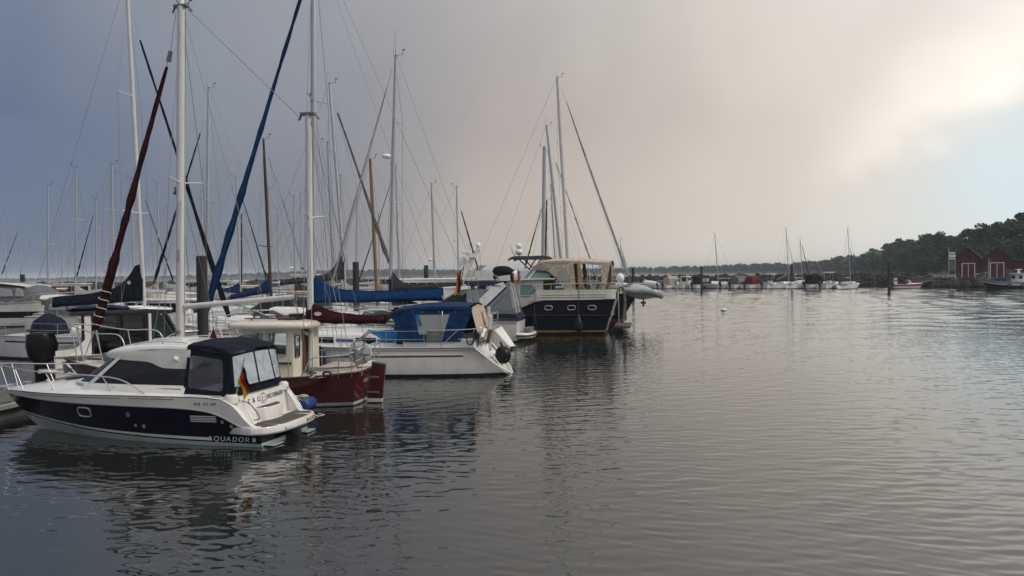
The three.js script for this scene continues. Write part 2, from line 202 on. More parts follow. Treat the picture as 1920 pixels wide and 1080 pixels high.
// ---------------------------------------------------------------- water
{
  const r = rng(7), waves = [];
  for (let i = 0; i < 46; i++) { const L = 0.2 * Math.pow(6.5, r()), a = (r() - 0.5) * 1.35 + 0.1; waves.push({ kx: Math.sin(a) * 2 * Math.PI / L, kz: Math.cos(a) * 2 * Math.PI / L, L, ph: r() * 6.283, am: L * 0.0017 * (L > 0.55 ? 0.55 : 1.15) * (0.6 + 0.8 * r()) }); }
  const far = []; for (let i = 0; i < 40; i++) { const L = 0.8 * Math.pow(5.5, r()), a = (r() - 0.5) * 1.9; far.push({ kx: Math.sin(a) * 2 * Math.PI / L, kz: Math.cos(a) * 2 * Math.PI / L, L, ph: r() * 6.283, am: L * 0.0024 * (0.6 + 0.8 * r()) }); }
  const radii = [0.2, 1, 2, 3, 4]; let q = 5; while (q < 240) { radii.push(q); q *= q < 30 ? 1.0052 : 1.009; } while (q < 7800) { radii.push(q); q *= 1.10; }
  const az = []; for (let a = -180; a < -44; a += 6) az.push(a); for (let a = -44; a < 44; a += 0.105) az.push(a); for (let a = 44; a <= 180; a += 4) az.push(a);
  const nx = az.length, pos = new Float32Array(nx * radii.length * 3), nor = new Float32Array(pos.length), uv = new Float32Array(nx * radii.length * 2), idx = [];
  radii.forEach((R, j) => az.forEach((A, i) => {
    const t = A * Math.PI / 180, open_ = smooth(38, 90, R) * smooth(240, 200, R), x = R * Math.sin(t), z = -R * Math.cos(t), k = j * nx + i; let y = 0, sx = 0, sz = 0;
    if (R < 110 && Math.abs(A) < 45) {
      // ruffled in the open basin, calmer in the lee of the moored boats
      const calm = smooth(4, -7, x + z * 0.12 + 3 + 3 * (fbm(x * 0.12, z * 0.12, 9, 3) - 0.5)), gust = 0.25 + 1.5 * fbm(x * 0.09 + 7, z * 0.05, 19, 3), g = lerp(gust, 0.30 + 0.28 * fbm(x * 0.25, z * 0.25, 29, 2), calm) * smooth(110, 60, R);
      const dr = R * (R < 30 ? 0.0052 : 0.009);
      for (const w of waves) { const f = smooth(2.2, 3.4, w.L / dr) * (calm > 0 && w.L < 0.7 ? lerp(1, 0.7, calm) : 1); if (f <= 0) continue; const p = w.kx * x + w.kz * z + w.ph, c = Math.cos(p) * w.am * g * f; y += Math.sin(p) * w.am * g * f; sx += c * w.kx; sz += c * w.kz; }
    }
    if (open_ > 0 && Math.abs(A) < 45) { const g = open_ * (0.6 + 0.8 * fbm(x * 0.03, z * 0.03, 39, 3)); for (const w of far) { const f = smooth(2.0, 3.0, w.L / (R * 0.009)); if (f <= 0) continue; const p = w.kx * x + w.kz * z + w.ph, c = Math.cos(p) * w.am * g * f; y += Math.sin(p) * w.am * g * f; sx += c * w.kx; sz += c * w.kz; } }
    pos[k * 3] = x; pos[k * 3 + 1] = y; pos[k * 3 + 2] = z; const l = 1 / Math.hypot(sx, 1, sz); nor[k * 3] = -sx * l; nor[k * 3 + 1] = l; nor[k * 3 + 2] = -sz * l; uv[k * 2] = x; uv[k * 2 + 1] = z;
  }));
  for (let j = 0; j + 1 < radii.length; j++) for (let i = 0; i + 1 < nx; i++) { const a = j * nx + i, b = a + 1, c = a + nx, d = c + 1; idx.push(a, b, c, b, d, c); }
  const g = new THREE.BufferGeometry(); g.setAttribute('position', new THREE.BufferAttribute(pos, 3)); g.setAttribute('normal', new THREE.BufferAttribute(nor, 3)); g.setAttribute('uv', new THREE.BufferAttribute(uv, 2)); g.setIndex(idx);
  const n = 512, tile = 9, rp = [], rr = rng(91); for (let i = 0; i < 60; i++) { const fy = Math.round(13 + 36 * rr()), fx = Math.round((rr() - 0.5) * fy * 1.3); rp.push([fx, fy, rr() * 6.283, 1 / Math.pow(Math.hypot(fx, fy), 1.05)]); }
  const ripple = tex(n, (u, v) => { let s = 0; for (const [fx, fy, ph, a] of rp) s += a * Math.sin(2 * Math.PI * (fx * u + fy * v) + ph); return 0.5 + s * 0.24; });
  ripple.repeat.set(1 / tile, 1 / tile);
  const water = M([0.014, 0.016, 0.015], 0.03, { ior: 1.8, bumpMap: ripple, bumpScale: 0.03 });
  const m = structure('water', g, water); m.castShadow = false;
}

// ---------------------------------------------------------------- hulls
class Hull {                                          // t from stern (0) to stem (1); y above the waterline
  constructor(s) { this.s = s; this.wl = curve(s.wl); this.dk = curve(s.dk); this.sh = curve(s.sheer); this.H = s.H; this.n = s.n || 26; }
  xt(y) { const k = y / this.H; return lerp(this.s.xt[0], this.s.xt[1], k); }
  xs(y) { const k = y / this.H; return k >= 0 ? lerp(this.s.xs[0], this.s.xs[1], Math.pow(k, this.s.stem || 0.9)) : this.s.xs[0] + k * 0.9; }
  hb(t, y) { const w = Math.max(0, this.wl(t)), d = Math.max(0, this.dk(t)); return y >= 0 ? lerp(w, d, Math.pow(clamp(y / this.H, 0, 1.3), this.s.flare || 0.7)) : w * Math.sqrt(Math.max(0.02, 1 - Math.pow(-y / (this.s.draft || 0.5), 2))); }
  P(t, y, side, off = 0) { const z = this.hb(t, y); return [lerp(this.xt(y), this.xs(y), t), y, side * (z + off)]; }
  zAt(x, y) { return this.hb(clamp((x - this.xt(y)) / (this.xs(y) - this.xt(y))), y); }
  band(y0, y1, { t0 = 0, t1 = 1, off = 0, ny = 4 } = {}) {
    const f = v => typeof v === 'function' ? v : () => v, a = f(y0), b = f(y1), n = Math.max(4, Math.round(this.n * (t1 - t0)));
    return join([-1, 1].map(s => grid(n, ny, (u, v) => { const t = lerp(t0, t1, u); return this.P(t, lerp(a(t), b(t), v), s, off); }, s > 0)));
  }
  line(y, r, { t0 = 0, t1 = 1, off = 0, side = 0 } = {}) { const f = typeof y === 'function' ? y : () => y, n = this.n, one = s => tube(Array.from({ length: n + 1 }, (_, i) => { const t = lerp(t0, t1, i / n); return this.P(t, f(t), s, off); }), r, n * 2, 5); return side ? one(side) : join([one(-1), one(1)]); }
  deck(dy = 0, camber = 0.06, inset = 0, t0 = 0, t1 = 1) { return grid(this.n, 6, (u, v) => { const t = lerp(t0, t1, u), y = this.sh(t) + dy, z = Math.max(0, this.hb(t, this.sh(t)) - inset), q = v * 2 - 1; return [lerp(this.xt(this.sh(t)), this.xs(this.sh(t)), t), y + camber * (1 - q * q) * Math.min(1, z), q * z]; }, true); }
  transom(y0, y1 = this.sh(0), off = 0, dish = -0.04) { return grid(8, 5, (u, v) => { const y = lerp(y0, y1, v), q = u * 2 - 1; return [this.xt(y) - off + dish * (1 - q * q), y, q * this.hb(0, y)]; }); }
}
const noise3 = (x, y, z, s) => vnoise(x + z * 0.7, y - z * 0.3, s);
function soft(g, amp, freq, seed) { const p = g.attributes.position; for (let i = 0; i < p.count; i++) { const x = p.getX(i), y = p.getY(i), z = p.getZ(i); p.setXYZ(i, x + amp * (noise3(x * freq, y * freq, z * freq, seed) - 0.5), y + amp * (noise3(x * freq, y * freq, z * freq, seed + 1) - 0.5), z + amp * (noise3(x * freq, y * freq, z * freq, seed + 2) - 0.5)); } g.computeVertexNormals(); return fin(g); }

// pieces shared by the sailing boats; all in the boat's own axes
function furled(parent, name, a, b, r, mat, seed = 1) {          // rolled headsail: a lumpy, slightly twisted roll, thin at the head
  const n = 26, ring = v => { const t = v < 0.04 ? 0.6 + v * 10 : lerp(1, 0.45, v); return t * r; };
  const g = grid(8, n, (u, v) => { const q = u * 6.2832 + v * 9, k = ring(v) * (0.75 + 0.5 * vnoise(v * 26, seed, seed) + 0.15 * (vnoise(v * 60, u * 4, seed + 2) - 0.5)) * (1 + 0.18 * Math.cos(q * 2 - v * 20)), s = Math.sin(v * Math.PI) * 0.06 * Math.sin(v * 3 + seed); return [lerp(a[0], b[0], v) + Math.cos(u * 6.2832) * k, lerp(a[1], b[1], v) - s, lerp(a[2], b[2], v) + Math.sin(u * 6.2832) * k]; }, true);
  return part(parent, name, g, mat);
}
function coverGeo(x0, x1, yb, prof, w = 0.16) {                  // sail cover along the boom: prof = heights above the boom at 0..1
  const h = curve(prof), n = 22;
  return grid(14, n, (u, v) => { const x = lerp(x0, x1, v), H = Math.max(0.02, h(v)), q = u * 2 * Math.PI, s = Math.sin(q), c = Math.cos(q), wd = w * (1 - 0.55 * Math.max(0, s)) * (0.85 + 0.3 * vnoise(v * 9, u * 3, 44)); const e = v === 0 || v === 1 ? 0.6 : 1; return [x, (typeof yb === 'function' ? yb(v) : yb) + (s > 0 ? s * H : s * 0.14) + 0.035 * (vnoise(v * 11, s * 2 + 5, 46) - 0.5), c * wd * e]; }, true);
}
function stanchions(parent, H, ts, side, h = 0.6, wires = true) {
  const top = []; for (const t of ts) { const y = H.sh(t), p = H.P(t, y, side, -0.06); part(parent, 'stanchion', rod(p, [p[0], p[1] + h, p[2]], 0.014, 0.012, 5), MAT.steel); top.push([p[0], p[1] + h, p[2]]); }
  if (wires) for (const k of [0, -h * 0.48]) part(parent, 'guard_wire', bars(top.map(p => [p[0], p[1] + k, p[2]]), 0.006, 4), MAT.steel);
  return top;
}
function mastheadGear(parent, p, seed) { const r = rng(seed), s = r() < 0.5 ? -1 : 1; part(parent, 'masthead_gear', [rod(p, [p[0] + s * 0.35, p[1] + 0.12, p[2]], 0.012, 0.01, 4), rod([p[0] + s * 0.35, p[1] + 0.02, p[2]], [p[0] + s * 0.35, p[1] + 0.28, p[2]], 0.014, 0.014, 4), rod([p[0] - s * 0.1, p[1], p[2]], [p[0] - s * 0.1, p[1] + 0.75, p[2]], 0.008, 0.004, 4), ball(0.05, p[0], p[1] + 0.06, p[2]), box(0.16, 0.05, 0.05, p[0] + s * 0.4, p[1] + 0.29, p[2])], MAT.aluDark); }
function spreaderPair(parent, a, b, k, half, mat) { const x = lerp(a[0], b[0], k), y = lerp(a[1], b[1], k); for (const s of [-1, 1]) part(parent, 'spreader', rod([x, y, s * 0.05], [x - 0.18, y + 0.08, s * half], 0.03, 0.02, 5), mat); return [x - 0.18, y + 0.08]; }

function sailboat(o) {
  // o: F, L, B, fb, mastX, foot, top, label, name, hull, stripe, mast, boom, cover, furl, backstay, group, wood
  const F = o.F, L = o.L, B = o.B, fb = o.fb || 1.0, aft = o.aft ?? 0.55;
  const g = boatAt(o.name || 'sailing_boat', o.label, 'sailing boat', F, o.group), m = o.hull || MAT.white, d = o.detail ?? 1;
  const H = new Hull({ H: fb, xt: [-aft, 0.1], xs: [L - 1.1, L], stem: 0.85, draft: 0.5, n: d > 1 ? 26 : 16, wl: [[0, B * 0.15], [0.1, B * 0.27], [0.3, B * 0.42], [0.55, B * 0.42], [0.8, B * 0.24], [1, 0]], dk: [[0, B * 0.34], [0.3, B * 0.49], [0.5, B * 0.5], [0.75, B * 0.36], [0.9, B * 0.18], [1, 0.01]], sheer: [[0, fb * 0.96], [0.4, fb * 0.93], [1, fb * 1.15]] });
  const hl = part(g, 'hull', H.band(0.10, t => H.sh(t)), m); part(hl, 'transom', H.transom(0.1, H.sh(0), 0, 0.28), m === MAT.white ? MAT.white2 : m);
  part(g, 'bottom_paint', [H.band(-0.45, 0.1, { ny: 2 }), H.transom(-0.3, 0.1)], o.bottom || MAT.antifoulDark);
  part(g, 'deck', H.deck(0, 0.05), o.deck || MAT.white2);
  part(g, 'toe_rail', H.line(t => H.sh(t) + 0.02, 0.025), o.rail || MAT.alu);
  if (o.stripe) part(g, 'stripe', H.band(t => H.sh(t) - 0.26, t => H.sh(t) - 0.19, { off: 0.006, ny: 1, t0: 0.03, t1: 0.985 }), o.stripe);
  // coachroof
  const c0 = L * 0.33, c1 = L * 0.74, cw = B * 0.33, cy = fb * 0.97, ch = o.ch || 0.42;
  part(g, 'coachroof', loft([[c0, 1], [lerp(c0, c1, 0.35), 1], [lerp(c0, c1, 0.7), 0.9], [c1, 0.45]].map(([x, k], i) => { const w = cw * (i < 2 ? 1 : i < 3 ? 0.85 : 0.5), h = ch * k; return [[x, cy - 0.05, -w - 0.06], [x, cy + h * 0.8, -w], [x, cy + h, -w * 0.75], [x, cy + h + 0.05, 0], [x, cy + h, w * 0.75], [x, cy + h * 0.8, w], [x, cy - 0.05, w + 0.06]]; }), { close: true }), o.cabin || MAT.white);
  for (const s of [-1, 1]) for (const k of d > 0 ? [0.08, 0.32, 0.55] : [0.2]) { const x = lerp(c0, c1, k), w = L * (d > 0 ? 0.065 : 0.16), zz = s * (cw + 0.012) * (k > 0.5 ? 0.93 : 1); part(g, 'window', prism([[x, cy + 0.14, zz], [x + w, cy + 0.14, zz * 0.97], [x + w, cy + 0.30, zz * 0.955], [x, cy + 0.30, zz * 0.985]], [0, 0, s * 0.012]), MAT.glassDark); }
  if (o.hood) part(g, 'sprayhood', loft([0, 0.35, 0.7, 1].map((k, i) => { const x = c0 + 0.9 - k * 1.25, h = [0.1, 0.55, 0.72, 0.7][i], w = cw * 1.12; return [[x, cy + ch * 0.6, -w], [x, cy + ch * 0.6 + h * 0.8, -w * 0.92], [x, cy + ch * 0.6 + h, -w * 0.5], [x, cy + ch * 0.6 + h, w * 0.5], [x, cy + ch * 0.6 + h * 0.8, w * 0.92], [x, cy + ch * 0.6, w]]; }), { close: false, caps: false, sub: 3, along: 2 }), o.hood);
  // mast, rigging
  const foot = o.foot || [o.mastX, cy + ch, 0], top = o.top, mm = o.mast || MAT.alu, mw = o.mw || 0.16;
  const mast = part(g, 'mast', mastGeo(foot, top, mw, mw * 0.72, o.taper || 0.75), mm);
  const tips = [[foot[0] - 0.05, H.sh(0.5), 0]], hs = o.spread || [0.5];
  const caps = hs.map((k, i) => [...spreaderPair(g, foot, top, k, Math.min(B * 0.32, 1.05) * (1 - i * 0.2), mm), Math.min(B * 0.32, 1.05) * (1 - i * 0.2)]);
  const tm = clamp((foot[0] - H.xt(fb)) / (H.xs(fb) - H.xt(fb)));
  for (const s of [-1, 1]) {
    const cp = H.P(tm, H.sh(tm), s, -0.05); cp[0] -= 0.2; part(g, 'shroud', bars([cp, ...caps.map(([x, y, w]) => [x, y, s * w]), [lerp(foot[0], top[0], o.cap || 0.97), lerp(foot[1], top[1], o.cap || 0.97), 0]], o.wr || 0.008, 4), MAT.wire);
    if (d > 0) part(g, 'lower_shroud', rod([cp[0] - 0.35, cp[1], cp[2]], [lerp(foot[0], top[0], hs[0]), lerp(foot[1], top[1], hs[0]), 0], o.wr || 0.008, o.wr || 0.008, 4), MAT.wire);
  }
  if (o.backstay !== false) part(g, 'backstay', rod([0.25, H.sh(0) + 0.02, 0], [top[0] - 0.05, top[1], 0], o.wr || 0.008, o.wr || 0.008, 4), MAT.wire);
  const fh = o.fh || 0.96, ft = o.furlTop || [lerp(foot[0], top[0], fh) + 0.12, lerp(foot[1], top[1], fh), 0], fbw = o.furlBow || [L - 0.25, H.sh(1) + 0.35, 0];
  if (o.furl) { furled(g, 'furled_sail', [lerp(fbw[0], ft[0], 0.02), lerp(fbw[1], ft[1], 0.02), 0], [lerp(fbw[0], ft[0], 0.93), lerp(fbw[1], ft[1], 0.93), 0], o.fr || 0.075, o.furl, o.seed || 3); part(g, 'furling_drum', [rod([fbw[0], fbw[1] - 0.18, 0], [fbw[0], fbw[1] - 0.02, 0], 0.08, 0.08, 8)], MAT.aluDark); }
  part(g, 'forestay', bars([[fbw[0] + 0.03, H.sh(1), 0], ft], o.wr || 0.008, 4), MAT.wire);
  mastheadGear(g, [top[0], top[1], 0], o.seed || 5);
  // boom
  const bl = o.boomL || L * 0.34, by = o.by ?? foot[1] + 0.75, bx0 = lerp(foot[0], top[0], (by - foot[1]) / (top[1] - foot[1])) - 0.1, bx1 = bx0 - bl, by1 = o.by1 ?? by + 0.02;
  part(g, 'boom', rod([bx0, by, 0], [bx1, by1, 0], 0.06, 0.055, 8), mm);
  if (o.cover) part(g, 'sail_cover', coverGeo(bx0 + 0.12, bx1 + 0.15, v => lerp(by, by1, v) + 0.03, o.prof || [[0, 0.85], [0.1, 0.62], [0.3, 0.36], [1, 0.17]], o.cw || 0.15), o.cover);
  part(g, 'mainsheet', rod([bx1 + 0.35, by1, 0], [bx1 + 0.2, cy + 0.1, 0], 0.012, 0.012, 4), MAT.rope);
  if (o.radar) part(g, 'radar_dome', [ball(0.24, lerp(foot[0], top[0], o.radar) + 0.33, lerp(foot[1], top[1], o.radar), 0, 1, 0.5, 1), box(0.3, 0.05, 0.12, lerp(foot[0], top[0], o.radar) + 0.15, lerp(foot[1], top[1], o.radar) - 0.1, 0)], MAT.whitePlastic);
  if (d > 0) {
    const pb = H.P(0.93, H.sh(0.93), 1, -0.04), pw = H.P(0.86, H.sh(0.86), 1, -0.04);
    part(g, 'pulpit', [tube([[pw[0], pw[1] + 0.6, -pw[2]], [pb[0], pb[1] + 0.62, -pb[2]], [L - 0.12, H.sh(1) + 0.64, 0], [pb[0], pb[1] + 0.62, pb[2]], [pw[0], pw[1] + 0.6, pw[2]]], 0.016, 20, 5), ...[-1, 1].flatMap(s => [rod([pw[0], pw[1], s * pw[2]], [pw[0], pw[1] + 0.6, s * pw[2]], 0.014, 0.014, 5), rod([pb[0] - 0.05, pb[1], s * pb[2]], [pb[0] + 0.05, pb[1] + 0.62, s * pb[2]], 0.014, 0.014, 5)])], MAT.steel);
    const qa = H.P(0.02, H.sh(0), 1, -0.08), qb = H.P(0.13, H.sh(0.1), 1, -0.06);
    part(g, 'pushpit', [bars([[qb[0], qb[1] + 0.6, -qb[2]], [qa[0], qa[1] + 0.62, -qa[2]], [qa[0], qa[1] + 0.62, qa[2]], [qb[0], qb[1] + 0.6, qb[2]]], 0.016, 5), ...[-1, 1].flatMap(s => [rod([qa[0], qa[1], s * qa[2]], [qa[0], qa[1] + 0.62, s * qa[2]], 0.014, 0.014, 5), rod([qb[0], qb[1], s * qb[2]], [qb[0], qb[1] + 0.6, s * qb[2]], 0.014, 0.014, 5)])], MAT.steel);
    for (const s of [-1, 1]) stanchions(g, H, [0.13, 0.3, 0.48, 0.66, 0.86], s);
    for (let i = 0; i < d; i++) { const t = 0.3 + i * 0.25, p = H.P(t, 0.55, i % 2 ? 1 : -1, 0.13); part(g, 'fender', loft([[-0.34, 0.02], [-0.28, 0.09], [-0.1, 0.115], [0.15, 0.11], [0.28, 0.08], [0.34, 0.02]].map(([y, r]) => Array.from({ length: 8 }, (_, k) => [p[0] + r * Math.cos(k * Math.PI / 4), p[1] + y, p[2] + r * Math.sin(k * Math.PI / 4)])), {}), o.fender || MAT.navy2); }
  }
  return { g, H, foot, top, cy };
}
// ---------------------------------------------------------------- navy and white motor cruiser in the foreground
{
  const F = new Frame(-5.05, -17.71, 14), g = boatAt('motor_cruiser', 'navy and white motor cruiser with hardtop, dark canvas aft canopy and German flag', 'motor boat', F);
  const H = new Hull({ H: 1.0, xt: [0, -0.05], xs: [6.5, 7.63], stem: 0.8, draft: 0.45, flare: 0.75, n: 44, wl: [[0, 0.96], [0.3, 1.0], [0.6, 0.78], [0.8, 0.42], [0.92, 0.16], [1, 0]], dk: [[0, 1.17], [0.15, 1.21], [0.4, 1.24], [0.6, 1.12], [0.75, 0.88], [0.88, 0.5], [0.95, 0.25], [1, 0.02]], sheer: [[0, 0.42], [0.03, 0.46], [0.075, 0.86], [0.11, 1.0], [0.3, 1.04], [0.6, 1.01], [0.85, 0.96], [1, 0.90]] });
  const X = (t, y) => lerp(H.xt(y), H.xs(y), t), ynx = curve([[0, 0.27], [0.19, 0.30], [0.53, 0.46], [0.88, 0.64], [1.23, 0.745], [1.77, 0.80], [2.6, 0.82], [5, 0.83], [7.6, 0.855]]), yn = t => ynx(t * 7.6), ys0 = curve([[0, 0.10], [0.17, 0.115], [0.42, 0.15], [0.62, 0.20], [0.82, 0.29], [1, 0.38]]);
  const hull = part(g, 'hull', [H.band(t => ys0(t) + 0.05 * smooth(0.16, 0.17, t), yn, { ny: 6 }), H.transom(0.08, 0.3)], MAT.navy, 'glossy navy blue topsides');
  part(hull, 'bottom_paint', [H.band(-0.4, t => ys0(t) - 0.035, { ny: 4 }), H.transom(-0.35, 0.08)], MAT.antifoul, 'pale green underwater paint');
  part(hull, 'boot_stripe', H.band(ys0, t => ys0(t) + 0.07 - 0.03 * t, { ny: 1, t0: 0.168, off: 0.003 }), MAT.white);
  part(hull, 'boot_line', H.band(t => ys0(t) - 0.035, ys0, { ny: 1, off: 0.001 }), MAT.navy);
  
  const up = part(g, 'upper_hull', H.band(yn, H.sh, { ny: 5, off: 0.012 }), MAT.white);
  part(up, 'rub_rail', H.line(yn, 0.02, { off: 0.014 }), MAT.cableGrey);
  for (const s of [-1, 1]) part(up, 'quarter_inner', grid(12, 3, (u, v) => { const t = u * 0.115, y = H.sh(t); return [X(t, y), lerp(0.40, y, v), s * (H.hb(t, y) - 0.14)]; }), MAT.white);
  for (const s of [-1, 1]) part(up, 'quarter_top', grid(12, 2, (u, v) => { const t = u * 0.115, y = H.sh(t); return [X(t, y), y + 0.02 * Math.sin(v * Math.PI), s * (H.hb(t, y) + 0.012 - 0.155 * v)]; }), MAT.white);
  // deck moulding: side decks rising to the crowned foredeck
  const yc = curve([[0.75, 1.10], [3, 1.22], [4.6, 1.30], [5.3, 1.24], [6.2, 1.13], [7.1, 1.01], [7.63, 0.92]]);
  part(g, 'deck', grid(40, 16, (u, v) => { const t = lerp(0.105, 1, u), y = H.sh(t), z = H.hb(t, y) + 0.012, q = v * 2 - 1, a = Math.abs(q), x = X(t, y), k = 1 - Math.pow(a, 2.6); return [x, lerp(y, Math.max(y, yc(x)), Math.pow(k, 0.8)) + (a > 0.93 ? 0.02 : 0.0), q * z]; }, true), MAT.white);
  for (const [dz, y0, x0, x1] of [[0.03, -0.045, 3.2, 6.1], [0.03, -0.045, 1.9, 3.0]]) part(up, 'style_line', tube(Array.from({ length: 9 }, (_, i) => { const x = lerp(x0, x1, i / 8), y = H.sh(x / 7.6) + y0; return [x, y, -H.zAt(x, y) - 0.012]; }), 0.007, 24, 4), MAT.navy2);
  part(g, 'foredeck_hatch', [loft([[5.0, 0.3], [5.5, 0.32]].map(([x, w]) => [[x, yc(x) + 0.0, -w], [x, yc(x) + 0.035, -w], [x, yc(x) + 0.045, w], [x, yc(x), w]]), {})], MAT.glassDark);
  // glasshouse
  const lo = [[1.78, 1.02], [3.2, 1.0], [4.22, 0.93], [4.7, 0.75], [4.95, 0.45], [5.03, 0]], hi = [[1.78, 0.90], [2.8, 0.90], [3.48, 0.87], [3.82, 0.70], [4.0, 0.4], [4.06, 0]];
  const glassRow = (i0, i1, s) => grid(6, 4, (u, v) => { const k = i0 + u * (i1 - i0), i = Math.min(lo.length - 2, Math.floor(k)), f = k - i, a = [lerp(lo[i][0], lo[i + 1][0], f), lerp(lo[i][1], lo[i + 1][1], f)], b = [lerp(hi[i][0], hi[i + 1][0], f), lerp(hi[i][1], hi[i + 1][1], f)]; return [lerp(a[0], b[0], v), lerp(1.24, 1.84, v), s * lerp(a[1], b[1], v)]; });
  for (const s of [-1, 1]) { part(g, 'side_window', glassRow(0, 2, s), MAT.glassCabin); part(g, 'windscreen_pane', glassRow(2.12, 5, s), MAT.glassSmoke); part(g, 'windscreen_pillar', prism([[4.30, 1.25, s * 0.935], [4.16, 1.25, s * 0.95], [3.44, 1.84, s * 0.895], [3.56, 1.84, s * 0.875]], [0, 0.0, s * 0.02]), MAT.white); part(g, 'wiper', bars([[5.05, 1.30, s * 0.35], [4.7, 1.5, s * 0.45]], 0.012, 4), MAT.plastic); }
  part(g, 'windscreen_frame', tube([[4.25, 1.24, -0.95], [4.72, 1.24, -0.77], [4.97, 1.24, -0.45], [5.05, 1.25, 0], [4.97, 1.24, 0.45], [4.72, 1.24, 0.77], [4.25, 1.24, 0.95]], 0.03, 24, 6), MAT.white);
  for (const s of [-1, 1]) part(g, 'window_sill', grid(20, 3, (u, v) => { const x = lerp(1.75, 4.4, u); return [x, lerp(1.04, 1.26, v), s * (lerp(1.13, 1.03, v) - 0.075 * smooth(3.0, 4.4, x))]; }), MAT.white);
  part(g, 'sill_line', rod([1.85, 1.19, -1.068], [3.6, 1.19, -1.03], 0.008, 0.008, 4), MAT.plastic);
  part(g, 'helm_seat', [box(0.5, 0.5, 0.5, 2.5, 1.15, 0.45), box(0.12, 0.6, 0.5, 2.25, 1.5, 0.45)], MAT.lightCloth); part(g, 'dashboard', box(0.6, 0.25, 1.5, 3.5, 1.2, 0), MAT.plastic);
  // hardtop
  const rl = curve([[1.68, 1.615], [1.86, 1.61], [2.40, 1.625], [2.55, 1.68], [2.72, 1.745], [3.2, 1.77], [3.8, 1.81], [4.2, 1.86]]), rt = curve([[1.68, 2.10], [2.4, 2.115], [2.9, 2.10], [3.5, 2.04], [3.92, 1.95], [4.2, 1.875]]), rw = curve([[1.68, 0.95], [3, 0.93], [3.7, 0.86], [4.05, 0.66], [4.2, 0.42]]);
  const roof = part(g, 'hardtop', loft(Array.from({ length: 19 }, (_, i) => { const x = 1.68 + 2.52 * i / 18, w = rw(x), l = rl(x), t = rt(x), m = Math.max(l, Math.min(t - 0.05, 1.84)); return [[x, l, -w], [x, l + (t - l) * 0.55, -w - 0.012], [x, t - 0.03, -w * 0.985], [x, t + 0.015, -w * 0.9], [x, t + 0.06, -w * 0.5], [x, t + 0.075, 0], [x, t + 0.06, w * 0.5], [x, t + 0.015, w * 0.9], [x, t - 0.03, w * 0.985], [x, l + (t - l) * 0.55, w + 0.012], [x, l, w], [x, l, w - 0.07], [x, m, w - 0.1], [x, m, -w + 0.1], [x, l, -w + 0.07]]; }), {}), MAT.white);
  part(roof, 'roof_groove', tube([[1.75, 2.02, -0.965], [2.5, 2.03, -0.955], [3.2, 1.97, -0.915]], 0.009, 16, 4), MAT.cableGrey);
  for (const s of [-1, 1]) part(roof, 'roof_rail', [tube([[1.85, 2.10, s * 0.84], [1.9, 2.16, s * 0.84], [2.5, 2.185, s * 0.83], [3.1, 2.13, s * 0.8], [3.2, 2.07, s * 0.8]], 0.013, 24, 6), rod([2.45, 2.11, s * 0.83], [2.45, 2.18, s * 0.83], 0.012)], MAT.steel);
  part(roof, 'roof_hatch', box(0.7, 0.03, 0.6, 2.7, 2.185, 0), MAT.white2);
  for (const s of [-1, 1]) part(roof, 'navigation_lamp', [ball(0.045, 2.02, 1.83, s * 0.985), box(0.09, 0.09, 0.03, 2.02, 1.83, s * 0.97)], MAT.whitePlastic);
  part(roof, 'roof_pennant', [prism([[1.78, 2.2, -0.1], [1.70, 2.42, -0.1], [1.60, 2.2, -0.1]], [0, 0, 0.01]), rod([1.8, 2.16, -0.09], [1.68, 2.45, -0.09], 0.01)], MAT.redCloth);
  // canvas canopy with clear panels
  const can = part(g, 'canopy', loft([[1.76, 2.115, 2.19, 0.925], [1.45, 2.12, 2.20, 0.93], [1.1, 2.08, 2.17, 0.93], [0.84, 2.01, 2.09, 0.92], [0.72, 1.93, 1.99, 0.91]].map(([x, e, c, w]) => [[x, e - 0.09, -w - 0.02], [x, e, -w], [x, lerp(e, c, 0.7), -w * 0.55], [x, c, 0], [x, lerp(e, c, 0.7), w * 0.55], [x, e, w], [x, e - 0.09, w + 0.02]]), { close: false, caps: false, sub: 2, along: 3 }), MAT.navyCloth);
  const sideC = s => [[1.80, 1.07, s * 1.07], [0.66, 0.985, s * 1.04], [0.74, 1.93, s * 0.93], [1.74, 2.06, s * 0.935]], hole = rrect(0.075, 0.16, 0.83, 0.86, 0.07), holeIn = rrect(0.07, 0.155, 0.835, 0.865, 0.07);
  for (const s of [-1, 1]) { part(can, 'side_cloth', quadSheet(sideC(s), [[0, 0], [1, 0], [1, 1], [0, 1]], [hole]), MAT.navyCloth); part(can, 'side_panel', quadSheet(sideC(s), holeIn, [], [0, 0, -s * 0.004]), MAT.vinylSide); }
  const aftP = (u, v) => { const z = lerp(-1.04, 1.04, u), q = 2 * u - 1; return [lerp(0.66 - 0.20 * (1 - q * q * q * q), 0.74 - 0.08 * (1 - q * q), v), lerp(0.985, 1.93 + 0.06 * (1 - q * q), v), z * lerp(1, 0.895, v)]; };
  const bend = (outline, holes, off = 0) => { const s = new THREE.Shape(outline.map(p => new THREE.Vector2(...p))); for (const h of holes) s.holes.push(new THREE.Path(h.map(p => new THREE.Vector2(...p)))); const q = new THREE.ShapeGeometry(s), p = q.attributes.position; for (let i = 0; i < p.count; i++) { const c = aftP(p.getX(i), p.getY(i)); p.setXYZ(i, c[0] + off, c[1], c[2]); } q.computeVertexNormals(); return fin(q); };
  const side = (u0, u1, n = 8, rev) => Array.from({ length: n + 1 }, (_, i) => lerp(u0, u1, i / n));
  const strip = (u0, v0, u1, v1) => [...side(u0, u1).map(u => [u, v0]), ...side(u1, u0).map(u => [u, v1])];
  const wins = [[0.04, 0.40], [0.43, 0.74], [0.77, 0.965]].map(([a, b]) => strip(a, 0.27, b, 0.93));
  part(can, 'aft_cloth', bend(strip(0, 0, 1, 1), wins), MAT.navyCloth);
